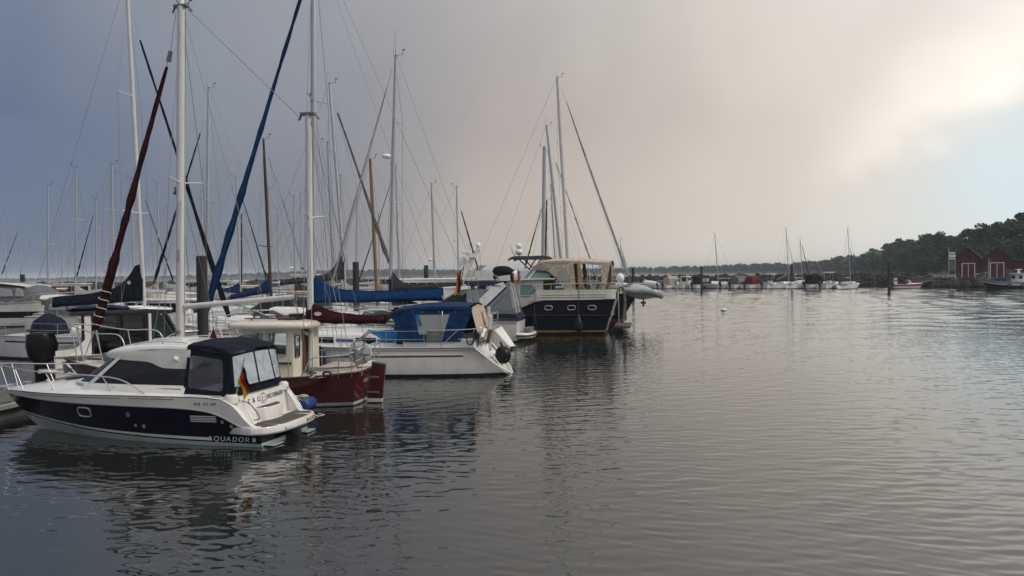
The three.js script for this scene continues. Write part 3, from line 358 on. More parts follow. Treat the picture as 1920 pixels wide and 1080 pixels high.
  for (const w of wins) part(can, 'aft_panel', bend(w, [], 0.004), MAT.vinylMist);
  part(can, 'canopy_bow', tube([[1.0, 1.05, -0.98], [0.82, 1.88, -0.86], [0.8, 1.98, 0], [0.82, 1.88, 0.86], [1.0, 1.05, 0.98]], 0.013, 30, 5), MAT.steel);
  for (let i = 0; i < 9; i++) part(can, 'press_stud', ball(0.012, lerp(1.74, 0.7, i / 8), 1.085 - 0.09 * i / 8, -1.075, 1, 1, 0.5, 6), MAT.steel);
  for (let i = 0; i < 9; i++) { const p = aftP(0.06 + i * 0.11, 0.04); part(can, 'press_stud', ball(0.012, p[0] - 0.012, p[1], p[2], 0.5, 1, 1, 6), MAT.steel); }
  part(g, 'cockpit_sole', box(1.2, 0.05, 1.7, 1.25, 0.72, 0), MAT.white2); part(g, 'cockpit_seat', [box(0.45, 0.35, 1.7, 0.95, 0.9, 0), box(0.1, 0.3, 1.7, 0.74, 1.08, 0)], MAT.lightCloth); part(g, 'companion_door', box(0.05, 1.0, 1.5, 1.76, 1.35, 0), MAT.glassDark);
  // transom, steps, bathing platform
  const tr = part(g, 'transom', grid(10, 6, (u, v) => { const q = u * 2 - 1; return [lerp(0.52, 0.62, v) - 0.10 * (1 - q * q), lerp(0.41, 1.03, v), q * 1.06]; }), MAT.white); part(tr, 'transom_top', grid(10, 2, (u, v) => { const q = u * 2 - 1; return [lerp(0.62 - 0.10 * (1 - q * q), 0.95, v), 1.03, q * 1.06]; }), MAT.white);
  const plan = (x0, x1, zw, n = 10) => { const o = []; for (let i = 0; i <= n; i++) { const q = i / n * 2 - 1; o.push([x0 + (x1 - x0) * Math.pow(1 - Math.pow(Math.abs(q), 3.2), 0.55) , q * zw]); } return o; };
  const edge = plan(0.12, -0.36, 1.17, 24), top = [...edge.map(([x, z]) => [x, z]), [0.8, 1.05], [0.8, -1.05]];
  const pf = part(g, 'bathing_platform', loft([[0.27, 0.985], [0.29, 1], [0.40, 1.0], [0.425, 0.985]].map(([y, k]) => top.map(([x, z]) => [x * (x < 0.4 ? k : 1) + (1 - k) * 0.2, y, z * k])), {}), MAT.white);
  const pad = (pts, y) => prism(pts.map(([x, z]) => [x, y, z]), [0, 0.008, 0]), cut = (z0, z1, inn) => { const a = edge.filter(([x, z]) => z > z0 && z < z1); return [...a.map(([x, z]) => [x + 0.09, z]), [inn(z1), z1], [inn(z0), z0]]; };
  for (const [z0, z1] of [[-1.02, -0.66], [-0.62, 0.66], [0.70, 1.02]]) part(pf, 'teak_pad', pad(cut(z0, z1, z => Math.abs(z) > 0.65 ? 0.30 : 0.32), 0.4265), MAT.teak);
  part(pf, 'platform_trim', tube(edge.map(([x, z]) => [x - 0.005, 0.30, z * 1.005]), 0.016, 40, 5), MAT.cableGrey);
  part(pf, 'ladder_cover', box(0.02, 0.055, 0.34, -0.355, 0.35, -0.42, 0.03), MAT.white2);
  part(pf, 'bathing_ladder', [bars([[-0.30, 0.40, 0.72], [-0.42, 0.36, 0.74], [-0.42, 0.34, 1.02], [-0.25, 0.36, 1.06]], 0.015, 6), rod([-0.36, 0.33, 0.76], [-0.36, 0.33, 1.02], 0.013)], MAT.steel);
  const st = part(g, 'step', loft([[0.425, 1.04], [0.44, 1], [0.69, 0.98], [0.715, 0.95]].map(([y, k]) => Array.from({ length: 15 }, (_, i) => { const q = i / 14 * 2 - 1; return [0.55 - 0.33 * Math.pow(1 - Math.pow(Math.abs(q), 3), 0.5) * k, y, 0.05 + q * 0.50 * k]; }).concat([[0.6, y, 0.55 * k], [0.6, y, -0.45 * k]])), {}), MAT.white);
  part(st, 'step_pad', pad(Array.from({ length: 13 }, (_, i) => { const q = i / 12 * 2 - 1; return [0.54 - 0.26 * Math.pow(1 - Math.pow(Math.abs(q), 3), 0.5), 0.05 + q * 0.44]; }), 0.7165), MAT.teak);
  for (const s of [-1, 1]) part(g, 'hand_rail', tube([[0.62, 1.03, s * 1.0], [0.58, 1.06, s * 0.98], [0.42, 0.9, s * 0.985], [0.18, 0.56, s * 1.0], [0.14, 0.48, s * 1.0]], 0.014, 24, 6), MAT.steel);
  for (const s of [-1, 1]) part(g, 'transom_post', loft([[0.92, 0.15], [1.06, 0.14], [1.10, 0.10]].map(([y, r]) => Array.from({ length: 12 }, (_, i) => [0.66 + r * 1.1 * Math.cos(i * Math.PI / 6), y, s * 1.02 + r * Math.sin(i * Math.PI / 6)])), {}), MAT.white);
  for (const [x, z] of [[0.95, -1.13], [0.95, 1.13], [7.1, -0.22], [7.1, 0.22]]) part(g, 'cleat', [rod([x - 0.11, 1.07, z], [x + 0.11, 1.07, z], 0.013), rod([x - 0.04, 1.0, z], [x - 0.04, 1.07, z], 0.012), rod([x + 0.04, 1.0, z], [x + 0.04, 1.07, z], 0.012)], MAT.steel);
  part(g, 'shore_cable', tube([[0.6, 0.95, -0.8], [0.42, 0.85, -0.72], [0.3, 0.62, -0.6], [0.32, 0.5, -0.55], [0.5, 0.48, -0.6]], 0.011, 24, 5), MAT.plastic);
  // sterndrive leg and trim tabs under the platform
  part(g, 'sterndrive', loft([[0.25, 0.16, 0.12], [-0.05, 0.2, 0.10], [-0.35, 0.14, 0.06]].map(([y, a, b]) => Array.from({ length: 8 }, (_, i) => [-0.22 + a * Math.cos(i * Math.PI / 4), y, b * Math.sin(i * Math.PI / 4)])), {}), MAT.plastic);
  for (const s of [-1, 1]) part(g, 'trim_tab', box(0.25, 0.02, 0.4, -0.12, 0.03, s * 0.72), MAT.antifoul);
  // bow rail
  const rail = s => [[2.46, 0.98, s * 1.17], [2.75, 1.12, s * 1.15], [3.28, 1.36, s * 1.12], [3.9, 1.43, s * 1.07], [5.02, 1.46, s * 0.98], [6.1, 1.47, s * 0.72], [6.9, 1.49, s * 0.42], [7.5, 1.52, s * 0.17], [7.78, 1.53, 0]];
  const rp = s => new THREE.CatmullRomCurve3(rail(s).map(p => V(...p)));
  part(g, 'bow_rail', [tube(rail(-1), 0.015, 60, 6), tube(rail(1), 0.015, 60, 6)], MAT.steel);
  for (const s of [-1, 1]) for (const [k, dx] of [[0.36, -0.28], [0.555, -0.26], [0.73, -0.24], [0.88, -0.2]]) { const p = rp(s).getPoint(k), x = p.x + dx, y = 1.0, z = s * Math.min(Math.abs(p.z), H.zAt(x, y) - 0.07); part(g, 'rail_post', rod([p.x, p.y, p.z], [x, H.sh(x / 7.6) + 0.02, z], 0.014, 0.014, 6), MAT.steel); }
  part(g, 'anchor_roller', [box(0.45, 0.06, 0.14, 7.5, 0.95, 0), rod([7.3, 1.0, 0], [7.75, 0.97, 0], 0.025), box(0.12, 0.1, 0.1, 7.75, 0.93, 0)], MAT.steel);
  part(g, 'deck_light', [ball(0.05, 6.0, 1.18, -0.3), rod([6.0, 1.08, -0.3], [6.0, 1.18, -0.3], 0.02)], MAT.steel);
  // hull fittings on both sides, lettering
  const onSide = (x, y, s, o = 0.006) => [x, y, s * (H.zAt(x, y) + o)];
  for (const s of [-1, 1]) {
    const ring = (x0, y0, a, b, n = 20) => Array.from({ length: n }, (_, i) => { const q = i / n * 2 * Math.PI, c = Math.sign(Math.cos(q)) * Math.pow(Math.abs(Math.cos(q)), 0.5), d = Math.sign(Math.sin(q)) * Math.pow(Math.abs(Math.sin(q)), 0.6); return onSide(x0 + a * c, y0 + b * d, s, 0.01); });
    const ph = part(g, 'porthole', tube(ring(4.35, 0.62, 0.19, 0.105), 0.02, 40, 6, true), MAT.steel); part(ph, 'pane', prism(ring(4.35, 0.62, 0.17, 0.09), [0, 0, s * 0.006]), MAT.glassDark);
    for (const [x, y, r] of [[3.12, 0.62, 0.035], [2.98, 0.38, 0.022], [2.76, 0.37, 0.03], [0.82, 0.53, 0.025], [0.62, 0.44, 0.025]]) part(g, 'drain_fitting', tube(ring(x, y, r, r, 10), 0.01, 12, 5, true), MAT.steel);
    const vt = part(g, 'engine_vent', prism(Array.from({ length: 16 }, (_, i) => { const q = i / 16 * 2 * Math.PI; return onSide(1.25 + 0.34 * Math.sign(Math.cos(q)) * Math.pow(Math.abs(Math.cos(q)), 0.35), 0.585 + 0.085 * Math.sign(Math.sin(q)) * Math.pow(Math.abs(Math.sin(q)), 0.5), s, 0.004); }), [0, 0, s * 0.004]), MAT.plastic);
    for (let i = 0; i < 4; i++) part(vt, 'slat', rod(onSide(0.95, 0.53 + i * 0.037, s, 0.016), onSide(1.55, 0.53 + i * 0.037, s, 0.016), 0.013, 0.013, 5), MAT.steel);
    const flip = s < 0 ? 1 : -1, x0 = s < 0 ? 1.235 : 0.20;
    lettering(g, 'AQUADOR', 0.105, (u, v) => onSide(x0 - flip * u, 0.112 + v - 0.01 * u * flip, s, 0.008), { stretch: 1.3, slant: 0.25, gap: 0.05, font: THIN }, MAT.inkWhite);
    for (const k of [0, 0.045]) part(g, 'lettering_bar', prism([[0.19 - k, 0.108], [0.16 - k, 0.108], [0.145 - k, 0.198], [0.175 - k, 0.198]].map(([x, y]) => onSide(x, y, s, 0.006)), [0, 0, s * 0.003]), MAT.inkWhite);
    lettering(g, 'AQ 23 HT', 0.055, (u, v) => onSide((s < 0 ? 1.44 : 0.98) - flip * u, 0.885 + v, s, 0.018), { stretch: 1.3, slant: 0.3, gap: 0.12 }, MAT.ink);
  }
  const onTr = (u, v, o) => { const q = u / 1.06, k = (v - 0.41) / 0.62; return [lerp(0.52, 0.62, k) - 0.10 * (1 - q * q) - 0.006, v, u]; };
  lettering(g, 'C & C', 0.10, (u, v) => onTr(-0.62 + u, 0.84 + v), { stretch: 0.9, gap: 0.15 }, MAT.ink);
  lettering(g, 'BOLTENHAGEN', 0.10, (u, v) => onTr(0.10 + u, 0.84 + v), { stretch: 0.72 }, MAT.ink);
  part(g, 'emblem', [tube(Array.from({ length: 16 }, (_, i) => onTr(-0.07 + 0.13 * Math.cos(i * Math.PI / 8), 0.89 + 0.11 * Math.sin(i * Math.PI / 8))), 0.005, 32, 4, true), tube([onTr(0.0, 0.98), onTr(-0.08, 0.96), onTr(-0.12, 0.86), onTr(-0.06, 0.82), onTr(0.02, 0.86)], 0.006, 20, 4), rod(onTr(-0.11, 0.895), onTr(0.03, 0.90), 0.005, 0.005, 4)], MAT.ink);
  lettering(g, 'HL-AC 45', 0.085, (u, v) => { const z = 0.30 + u, q = Math.abs(z / 1.17), x = 0.12 - 0.48 * Math.pow(1 - Math.pow(q, 3.2), 0.55); return [x - 0.008, 0.318 + v, z]; }, { stretch: 0.75 }, MAT.ink);
  part(g, 'bow_line', tube([[7.1, 1.07, -0.22], [7.5, 0.98, -0.35], [8.0, 0.68, -0.7], [8.35, 0.5, -0.95]], 0.014, 20, 5), MAT.rope); part(g, 'bow_line', tube([[7.1, 1.07, 0.22], [7.6, 0.95, 0.5], [8.3, 0.6, 1.1]], 0.014, 20, 5), MAT.rope); part(g, 'stern_line', tube([[0.95, 1.07, 1.13], [0.9, 0.8, 1.6], [0.8, 0.5, 2.1]], 0.014, 16, 5), MAT.rope);
  // flag on its staff
  const fs = part(g, 'flag_staff', rod([0.60, 1.0, -0.98], [0.36, 1.86, -0.98], 0.016, 0.013, 6), MAT.steel);
  const stripes = [MAT.flagBlack, MAT.flagRed, MAT.flagGold], fl = k => grid(6, 10, (u, v) => { const w = (k + u) / 3, d = v; return [0.41 + w * 0.10 - 0.22 * d * (1 - 0.2 * w), 1.72 - 0.36 * w * (1 - 0.1 * d) - 0.36 * d - 0.06 * d * d, -0.985 - 0.05 * d + 0.035 * Math.sin(v * 6 + w * 5)]; });
  stripes.forEach((m, k) => part(fs, 'flag_stripe', fl(k), m));
  // a tan soft toy on the cockpit seat, seen through the clear side
  const toy = thing('soft_toy', 'tan soft toy seen through the clear side of the navy canopy', 'toy', F.o.clone().addScaledVector(F.ex, 1.02).addScaledVector(F.ez, -0.55).setY(1.08).toArray(), F.turn);
  part(toy, 'body', ball(0.13, 0, 0.12, 0, 1, 1.05, 0.9), MAT.tan); part(toy, 'head', ball(0.10, 0.0, 0.30, 0), MAT.tan); for (const s of [-1, 1]) part(toy, 'ear', ball(0.04, 0.01, 0.39, s * 0.07, 1, 1, 0.6), MAT.tan); for (const s of [-1, 1]) part(toy, 'paw', ball(0.05, 0.1, 0.04, s * 0.08, 1.4, 0.8, 0.8), MAT.tan);
}
// ---------------------------------------------------------------- dark red ketch-rigged motor sailer with cream wheelhouse
{
  const F = new Frame(-4.28, -22.46, 9), g = boatAt('motor_sailer', 'dark red motor sailer with cream wheelhouse, two white masts and maroon sail covers', 'sailing boat', F);
  const H = new Hull({ H: 1.0, xt: [0.0, -0.28], xs: [7.9, 9.0], stem: 0.8, draft: 0.6, flare: 0.65, n: 34, wl: [[0, 0.58], [0.25, 1.1], [0.55, 1.2], [0.8, 0.75], [1, 0]], dk: [[0, 0.98], [0.12, 1.18], [0.35, 1.36], [0.6, 1.34], [0.8, 0.98], [0.92, 0.52], [1, 0.02]], sheer: [[0, 0.95], [0.15, 0.84], [0.4, 0.78], [0.7, 0.9], [1, 1.2]] });
  const hull = part(g, 'hull', [H.band(0.12, H.sh, { ny: 6 }), H.transom(0.12)], MAT.maroon);
  part(hull, 'boot_stripe', [H.band(0.03, 0.12, { ny: 1, off: 0.003 }), H.transom(0.03, 0.12, 0.004)], MAT.boot); part(hull, 'bottom_paint', [H.band(-0.5, 0.03, { ny: 3 }), H.transom(-0.4, 0.03)], MAT.antifoulDark);
  part(g, 'deck', H.deck(-0.02, 0.05), MAT.cream); part(g, 'cap_rail', [H.line(t => H.sh(t) + 0.01, 0.035), tube([H.P(0, 0.96, -1), [-0.30, 0.97, 0], H.P(0, 0.96, 1)], 0.035, 10, 6)], MAT.darkWood);
  lettering(hull, 'Boltenhagen', 0.12, (u, v) => { const z = -0.42 + u, y = 0.62 + v; return [H.xt(y) - 0.05 - 0.005, y, z]; }, { stretch: 0.72, slant: 0.15 }, MAT.inkPink);
  const rud = part(g, 'rudder', prism([[-0.36, 1.12, -0.045], [-0.74, 1.06, -0.045], [-0.58, -0.4, -0.045], [-0.16, -0.4, -0.045], [-0.2, 0.15, -0.045]], [0, 0, 0.09]), MAT.maroon); part(rud, 'rudder_stripe', prism([[-0.195, 0.03, -0.049], [-0.63, 0.03, -0.049], [-0.642, 0.13, -0.049], [-0.205, 0.13, -0.049]], [0, 0, 0.098]), MAT.boot); part(rud, 'rudder_cap', box(0.4, 0.05, 0.13, -0.55, 1.11, 0, 0, 0.15), MAT.greyCloth);
  for (const y of [0.3, 0.72]) part(rud, 'pintle', box(0.35, 0.06, 0.12, -0.38, y, 0), MAT.aluDark);
  // aft coaming, bollards, white liferaft moulding
  part(g, 'aft_coaming', loft([[0.15, 0.62], [0.6, 0.78], [1.1, 0.85]].map(([x, w]) => [[x, 0.78, -w], [x, 1.02, -w + 0.04], [x, 1.05, w - 0.04], [x, 0.78, w]]), {}), MAT.cream); part(g, 'coaming_trim', tube([[1.12, 1.05, -0.83], [0.15, 1.06, -0.6], [0.1, 1.06, 0.6]], 0.025, 16, 5), MAT.mahogany);
  part(g, 'stern_locker', box(0.5, 0.16, 0.26, -0.05, 1.05, 0.35, 0.5), MAT.white);
  for (const [x, z] of [[0.95, -1.13], [0.2, 0.35]]) part(g, 'bollard', [rod([x, 0.8, z], [x, 1.02, z], 0.05, 0.05, 8), rod([x - 0.13, 0.97, z], [x + 0.13, 0.97, z], 0.035, 0.035, 6), ball(0.075, x, 1.04, z, 1, 0.5, 1)], MAT.aluDark);
  part(g, 'fairlead', [tube([[0.55, 0.84, -1.16], [0.6, 0.98, -1.18], [0.42, 0.99, -1.18], [0.36, 0.85, -1.17]], 0.03, 14, 6)], MAT.plastic);
  part(g, 'mooring_rope', tube([[0.95, 0.9, -1.13], [0.85, 0.87, -1.22], [0.98, 0.85, -1.22], [0.9, 0.82, -1.13], [0.6, 0.86, -1.2]], 0.014, 30, 5), MAT.rope);
  // stern rail
  const rl = [[1.28, 0.80, -1.2], [1.1, 1.08, -1.17], [0.92, 1.36, -1.14], [0.2, 1.42, -1.08], [-0.15, 1.50, -1.0], [-0.34, 1.62, -0.75], [-0.42, 1.66, 0], [-0.34, 1.62, 0.75], [-0.1, 1.5, 1.0]];
  part(g, 'stern_rail', tube(rl, 0.018, 50, 6), MAT.steel); for (const k of [2, 3, 4, 5, 7, 8]) part(g, 'rail_post', rod([rl[k][0] + 0.04, 0.85, rl[k][2] * 0.98], rl[k], 0.015, 0.015, 6), MAT.steel); part(g, 'rail_wire', tube(rl.slice(2).map(p => [p[0], p[1] - 0.28, p[2]]), 0.008, 40, 4), MAT.steel);
  const lb = part(g, 'lifebuoy_bag', loft([[0.0, 0.02], [0.02, 0.29], [0.05, 0.31], [0.08, 0.28], [0.1, 0.02]].map(([d, r]) => Array.from({ length: 18 }, (_, i) => [-0.22 + r * 1.1 * Math.cos(i * Math.PI / 9), 1.46 + r * 1.05 * Math.sin(i * Math.PI / 9), -0.55 - d])), {}), MAT.whiteCloth); part(lb, 'lashing', [tube([[-0.38, 1.18, -0.64], [-0.32, 1.46, -0.67], [-0.36, 1.76, -0.63]], 0.012, 10, 4), tube([[-0.05, 1.18, -0.64], [-0.12, 1.46, -0.67], [-0.06, 1.76, -0.63]], 0.012, 10, 4), tube([[-0.52, 1.4, -0.62], [-0.22, 1.42, -0.68], [0.08, 1.42, -0.62]], 0.012, 10, 4)], MAT.ropeDark);
  part(g, 'stern_lantern', [rod([-0.2, 1.36, -0.92], [-0.2, 1.58, -0.92], 0.075, 0.075, 10), rod([-0.2, 1.58, -0.92], [-0.2, 1.63, -0.92], 0.085, 0.04, 10)], MAT.aluDark);
  // wheelhouse
  const W0 = 1.58, W1 = 3.62, zw = 0.92;
  const wh = part(g, 'wheelhouse', box(1.9, 0.05, 1.7, 2.55, 0.8, 0), MAT.cream), wall = (n, c, holes) => part(wh, n, quadSheet(c, [[0, 0], [1, 0], [1, 1], [0, 1]], holes), MAT.cream), sq = (a, b, c, d) => [[a, b], [c, b], [c, d], [a, d]];
  for (const s of [-1, 1]) { wall('side_wall', [[W0, 0.74, s * zw], [3.12, 0.74, s * zw], [2.90, 2.14, s * zw * 0.95], [W0, 2.14, s * zw * 0.95]], [sq(0.13, 0.49, 0.53, 0.91), sq(0.64, 0.49, 0.99, 0.91).map(([u, v]) => [Math.min(u, 0.985), v])]); wall('corner_wall', [[3.12, 0.74, s * zw], [3.54, 0.74, s * zw * 0.62], [3.32, 2.14, s * zw * 0.59], [2.90, 2.14, s * zw * 0.95]], [sq(0.12, 0.49, 0.88, 0.91)]); wall('front_wall', [[3.54, 0.74, s * zw * 0.62], [3.62, 0.74, 0], [3.40, 2.14, 0], [3.32, 2.14, s * zw * 0.59]], [sq(0.1, 0.49, 0.98, 0.91)]); }
  wall('aft_wall', [[W0, 0.74, -zw], [W0, 0.74, zw], [W0, 2.14, zw * 0.95], [W0, 2.14, -zw * 0.95]], [sq(0.08, 0.45, 0.24, 0.86)]); part(wh, 'helm', [box(0.3, 0.6, 1.2, 3.1, 1.1, 0), tube(Array.from({ length: 12 }, (_, i) => [2.85, 1.45 + 0.25 * Math.sin(i * Math.PI / 6), -0.2 + 0.25 * Math.cos(i * Math.PI / 6)]), 0.02, 24, 5, true)], MAT.mahogany);
  const roofR = [[3.72, 0.3], [3.6, 0.66], [3.3, 0.92], [2.6, 1.02], [1.9, 1.02], [1.25, 0.95], [1.12, 0.6]], ro = [...roofR.map(([x, z]) => [x, -z]), ...roofR.slice().reverse().map(([x, z]) => [x, z])];
  const rf = part(wh, 'wheelhouse_roof', loft([[2.12, 0.94], [2.14, 1], [2.24, 1.01], [2.31, 0.93], [2.36, 0.6], [2.37, 0.2]].map(([y, k]) => ro.map(([x, z]) => [2.4 + (x - 2.4) * k, y + 0.02 * (2.4 - x) * 0.2, z * k])), {}), MAT.cream);
  for (const s of [-1, 1]) part(rf, 'roof_grab_rail', [rod([3.1, 2.40, s * 0.62], [1.6, 2.41, s * 0.66], 0.02, 0.02, 6), rod([2.9, 2.3, s * 0.63], [2.9, 2.4, s * 0.63], 0.018), rod([1.8, 2.3, s * 0.65], [1.8, 2.4, s * 0.65], 0.018)], MAT.mahogany);
  part(rf, 'roof_hatch', [box(0.62, 0.10, 0.5, 1.85, 2.38, -0.35), box(0.3, 0.12, 0.4, 1.72, 2.46, -0.3)], MAT.plastic);
  const frm = (pts, s, nrm, m, fm = MAT.alu) => { const w = part(wh, 'window', prism(pts, nrm), m); part(w, 'window_frame', tube(pts.map(p => [p[0] + nrm[0], p[1] + nrm[1], p[2] + nrm[2]]), 0.016, 40, 5, true, 0.1), fm); };
  for (const s of [-1, 1]) { const z = y => s * (zw * lerp(1, 0.95, (y - 1.3) / 0.76) + 0.004), q = (x0, x1) => [[x0, 1.42, z(1.42)], [x1, 1.42, z(1.42)], [x1, 1.46, z(1.46)], [x1, 2.02, z(2.02)], [x0, 2.02, z(2.02)], [x0, 1.46, z(1.46)]]; frm(q(1.76, 2.36), s, [0, 0, s * 0.01], MAT.glassClear); frm(q(2.5, 3.02), s, [0, 0, s * 0.01], MAT.glassClear); frm([[3.08, 1.4, s * 0.90], [3.36, 1.4, s * 0.60], [3.34, 1.88, s * 0.57], [3.06, 1.88, s * 0.87]], s, [0.008, 0, s * 0.006], MAT.glassTint);  }
  frm([[3.44, 1.4, -0.5], [3.52, 1.4, 0], [3.44, 1.4, 0.5], [3.38, 1.88, 0.48], [3.45, 1.88, 0], [3.38, 1.88, -0.48]], 1, [0.01, 0, 0], MAT.glassTint);
  frm([[W0 - 0.005, 1.35, -0.78], [W0 - 0.005, 1.35, -0.5], [W0 - 0.005, 1.92, -0.5], [W0 - 0.005, 1.92, -0.78]], 1, [-0.012, 0, 0], MAT.glassClear, MAT.plastic);
  const dr = part(wh, 'door', box(0.05, 1.3, 0.62, W0 - 0.03, 1.42, 0.02), MAT.mahogany, 'varnished wooden wheelhouse door'); part(dr, 'door_window', box(0.02, 0.5, 0.36, W0 - 0.06, 1.7, 0.05), MAT.glassTint);
  part(wh, 'corner_light', [box(0.1, 0.08, 0.1, 1.25, 2.02, -0.85), ball(0.05, 1.2, 1.98, -0.85)], MAT.aluDark); part(wh, 'dorade_strip', rod([1.62, 1.2, -0.94], [2.0, 1.2, -0.94], 0.03, 0.03, 6), MAT.plastic);
  for (const s of [-1, 1]) { const p0 = [1.5, 0.8, s * 1.22]; part(g, 'side_rail', [bars([[1.5, 1.35, s * 1.2], [2.6, 1.3, s * 1.3], [4.4, 1.35, s * 1.28], [6.2, 1.45, s * 1.0]], 0.008, 4)], MAT.steel); for (const x of [1.6, 3.0, 4.6, 6.2]) { const z = H.zAt(x, 0.85) - 0.08; part(g, 'stanchion', rod([x, 0.8, s * z], [x, 1.38 + 0.02 * (x > 5), s * z], 0.014, 0.013, 5), MAT.steel); } }
  // forward cabin trunk
  part(g, 'cabin_trunk', loft([[3.5, 0.9, 0.5], [4.6, 0.86, 0.5], [5.6, 0.72, 0.46], [6.5, 0.45, 0.36]].map(([x, w, h]) => [[x, 0.78, -w], [x, 0.8 + h * 0.8, -w * 0.96], [x, 0.8 + h, -w * 0.8], [x, 0.84 + h, 0], [x, 0.8 + h, w * 0.8], [x, 0.8 + h * 0.8, w * 0.96], [x, 0.78, w]]), {}), MAT.cream);
  for (const s of [-1, 1]) for (const x of [4.0, 4.8]) part(g, 'porthole', [tube(Array.from({ length: 14 }, (_, i) => [x + 0.2 * Math.cos(i * Math.PI / 7), 1.08 + 0.08 * Math.sin(i * Math.PI / 7), s * 0.885]), 0.015, 24, 5, true), prism(Array.from({ length: 10 }, (_, i) => [x + 0.18 * Math.cos(i * Math.PI / 5), 1.08 + 0.07 * Math.sin(i * Math.PI / 5), s * 0.88]), [0, 0, s * 0.006])], MAT.glassDark);
  // main mast
  const mf = [5.45, 1.25, 0], mt = [5.18, 11.35, 0], mz = [1.45, 0.85, 0], zt = [1.40, 8.10, 0];
  const mast = part(g, 'main_mast', mastGeo(mf, mt, 0.245, 0.25, 0.95), MAT.aluWhite), miz = part(g, 'mizzen_mast', mastGeo(mz, zt, 0.18, 0.18, 0.95), MAT.aluWhite);
  for (const [m, p] of [[mast, mt], [miz, zt]]) part(m, 'masthead_fitting', [box(0.42, 0.08, 0.2, p[0], p[1] + 0.02, 0), rod([p[0] - 0.2, p[1], 0.0], [p[0] - 0.32, p[1] - 0.14, 0], 0.03), rod([p[0] + 0.2, p[1], 0], [p[0] + 0.28, p[1] - 0.16, 0], 0.03)], MAT.aluDark);
  part(mast, 'tricolour_lamp', [rod([5.18, 11.38, 0], [5.18, 11.6, 0], 0.07, 0.07, 10), rod([5.18, 11.6, 0], [5.18, 11.66, 0], 0.085, 0.03, 10)], MAT.whitePlastic); part(mast, 'wind_instrument', [rod([5.25, 11.4, 0], [5.42, 11.72, 0], 0.012), box(0.3, 0.03, 0.03, 5.45, 11.73, 0), ball(0.05, 5.32, 11.73, 0)], MAT.plastic); part(mast, 'wind_vane', [rod([5.0, 11.4, 0], [4.9, 11.52, 0], 0.012), ball(0.045, 4.88, 11.54, 0)], MAT.plastic);
  for (const [m, a, b, k, w] of [[mast, mf, mt, 0.50, 0.88], [miz, mz, zt, 0.60, 0.62]]) spreaderPair(m, a, b, k, w, MAT.aluWhite);
  part(mast, 'steaming_light', [box(0.12, 0.16, 0.1, 5.45, 6.1, 0), ball(0.06, 5.5, 6.02, 0)], MAT.aluDark);
  part(mast, 'mast_slot', rod([5.45 - 0.125, 1.5, 0], [5.18 - 0.12, 11.2, 0], 0.012, 0.012, 4), MAT.aluDark); part(mast, 'mast_winch', [rod([5.4, 2.0, -0.16], [5.4, 2.0, -0.28], 0.07, 0.06, 10)], MAT.aluDark); part(mast, 'halyard_coil', tube([[5.4, 1.75, -0.2], [5.5, 1.55, -0.22], [5.4, 1.4, -0.2], [5.32, 1.55, -0.22], [5.4, 1.8, -0.2]], 0.03, 24, 5), MAT.rope); part(mast, 'mast_plate', box(0.08, 0.36, 0.02, 5.37, 4.2, -0.13), MAT.cableGrey);
  const sh = (a, b, n = 'shroud') => part(g, n, rod(a, b, 0.009, 0.009, 4), MAT.wire);
  const k50 = k => [lerp(mf[0], mt[0], k), lerp(mf[1], mt[1], k)], z60 = k => [lerp(mz[0], zt[0], k), lerp(mz[1], zt[1], k)];
  for (const s of [-1, 1]) { const z = H.zAt(5.2, 0.9) - 0.06, q = k50(0.5); part(g, 'shroud', bars([[5.2, 0.9, s * z], [q[0] - 0.18, q[1] + 0.08, s * 0.88], [mt[0], mt[1] - 0.1, 0]], 0.009, 4), MAT.wire); sh([4.75, 0.9, s * z], [q[0], q[1] - 0.1, 0], 'lower_shroud'); sh([5.7, 0.9, s * z], [q[0], q[1] - 0.1, 0], 'lower_shroud'); const r = z60(0.6); part(g, 'mizzen_shroud', bars([[1.2, 0.85, s * 1.2], [r[0] - 0.18, r[1] + 0.08, s * 0.62], [zt[0], zt[1] - 0.1, 0]], 0.008, 4), MAT.wire); sh([0.9, 0.85, s * 1.17], [r[0], r[1], 0], 'mizzen_lower_shroud'); sh([-0.05, 0.95, s * 0.8], [zt[0] - 0.05, zt[1] - 0.05, 0], 'mizzen_backstay'); }
  sh([1.60, 7.98, 0], [5.0, 11.28, 0], 'triatic_stay'); sh([2.9, 3.1, 0], [5.1, 11.1, 0], 'topping_lift');
  furled(g, 'furled_sail', [8.15, 2.05, 0], [5.68, 9.65, 0], 0.145, MAT.maroonCloth, 8); part(g, 'forestay', bars([[8.55, 1.2, 0], [8.15, 2.1, 0], [5.55, 10.1, 0], [5.36, 11.2, 0]], 0.016, 5), MAT.steel); part(g, 'furling_swivel', rod([5.62, 9.8, 0], [5.55, 10.1, 0], 0.07, 0.06, 8), MAT.aluDark);
  { const n = 40, turns = 5, p = []; for (let i = 0; i <= n; i++) { const k = i / n * 0.16, q = i / n * turns * 6.283; p.push([lerp(8.15, 5.68, k) + 0.15 * Math.cos(q), lerp(2.05, 9.65, k), 0.15 * Math.sin(q)]); } part(g, 'furling_line', tube(p, 0.015, 90, 4), MAT.rope); }
  // booms and covers
  part(g, 'main_boom', [rod([5.25, 2.72, 0], [1.86, 2.98, 0], 0.085, 0.075, 10), box(0.12, 0.2, 0.12, 5.28, 2.7, 0)], MAT.aluWhite); part(g, 'boom_end', [box(0.05, 0.22, 0.16, 1.85, 2.97, 0)], MAT.aluDark); part(g, 'mainsheet', [rod([1.95, 2.9, 0], [1.75, 2.3, 0], 0.012), rod([1.9, 2.9, 0.05], [1.8, 2.3, 0.1], 0.012)], MAT.rope);
  part(g, 'mizzen_boom', rod([1.35, 2.28, 0], [-0.72, 2.24, 0], 0.05, 0.05, 8), MAT.aluWhite);
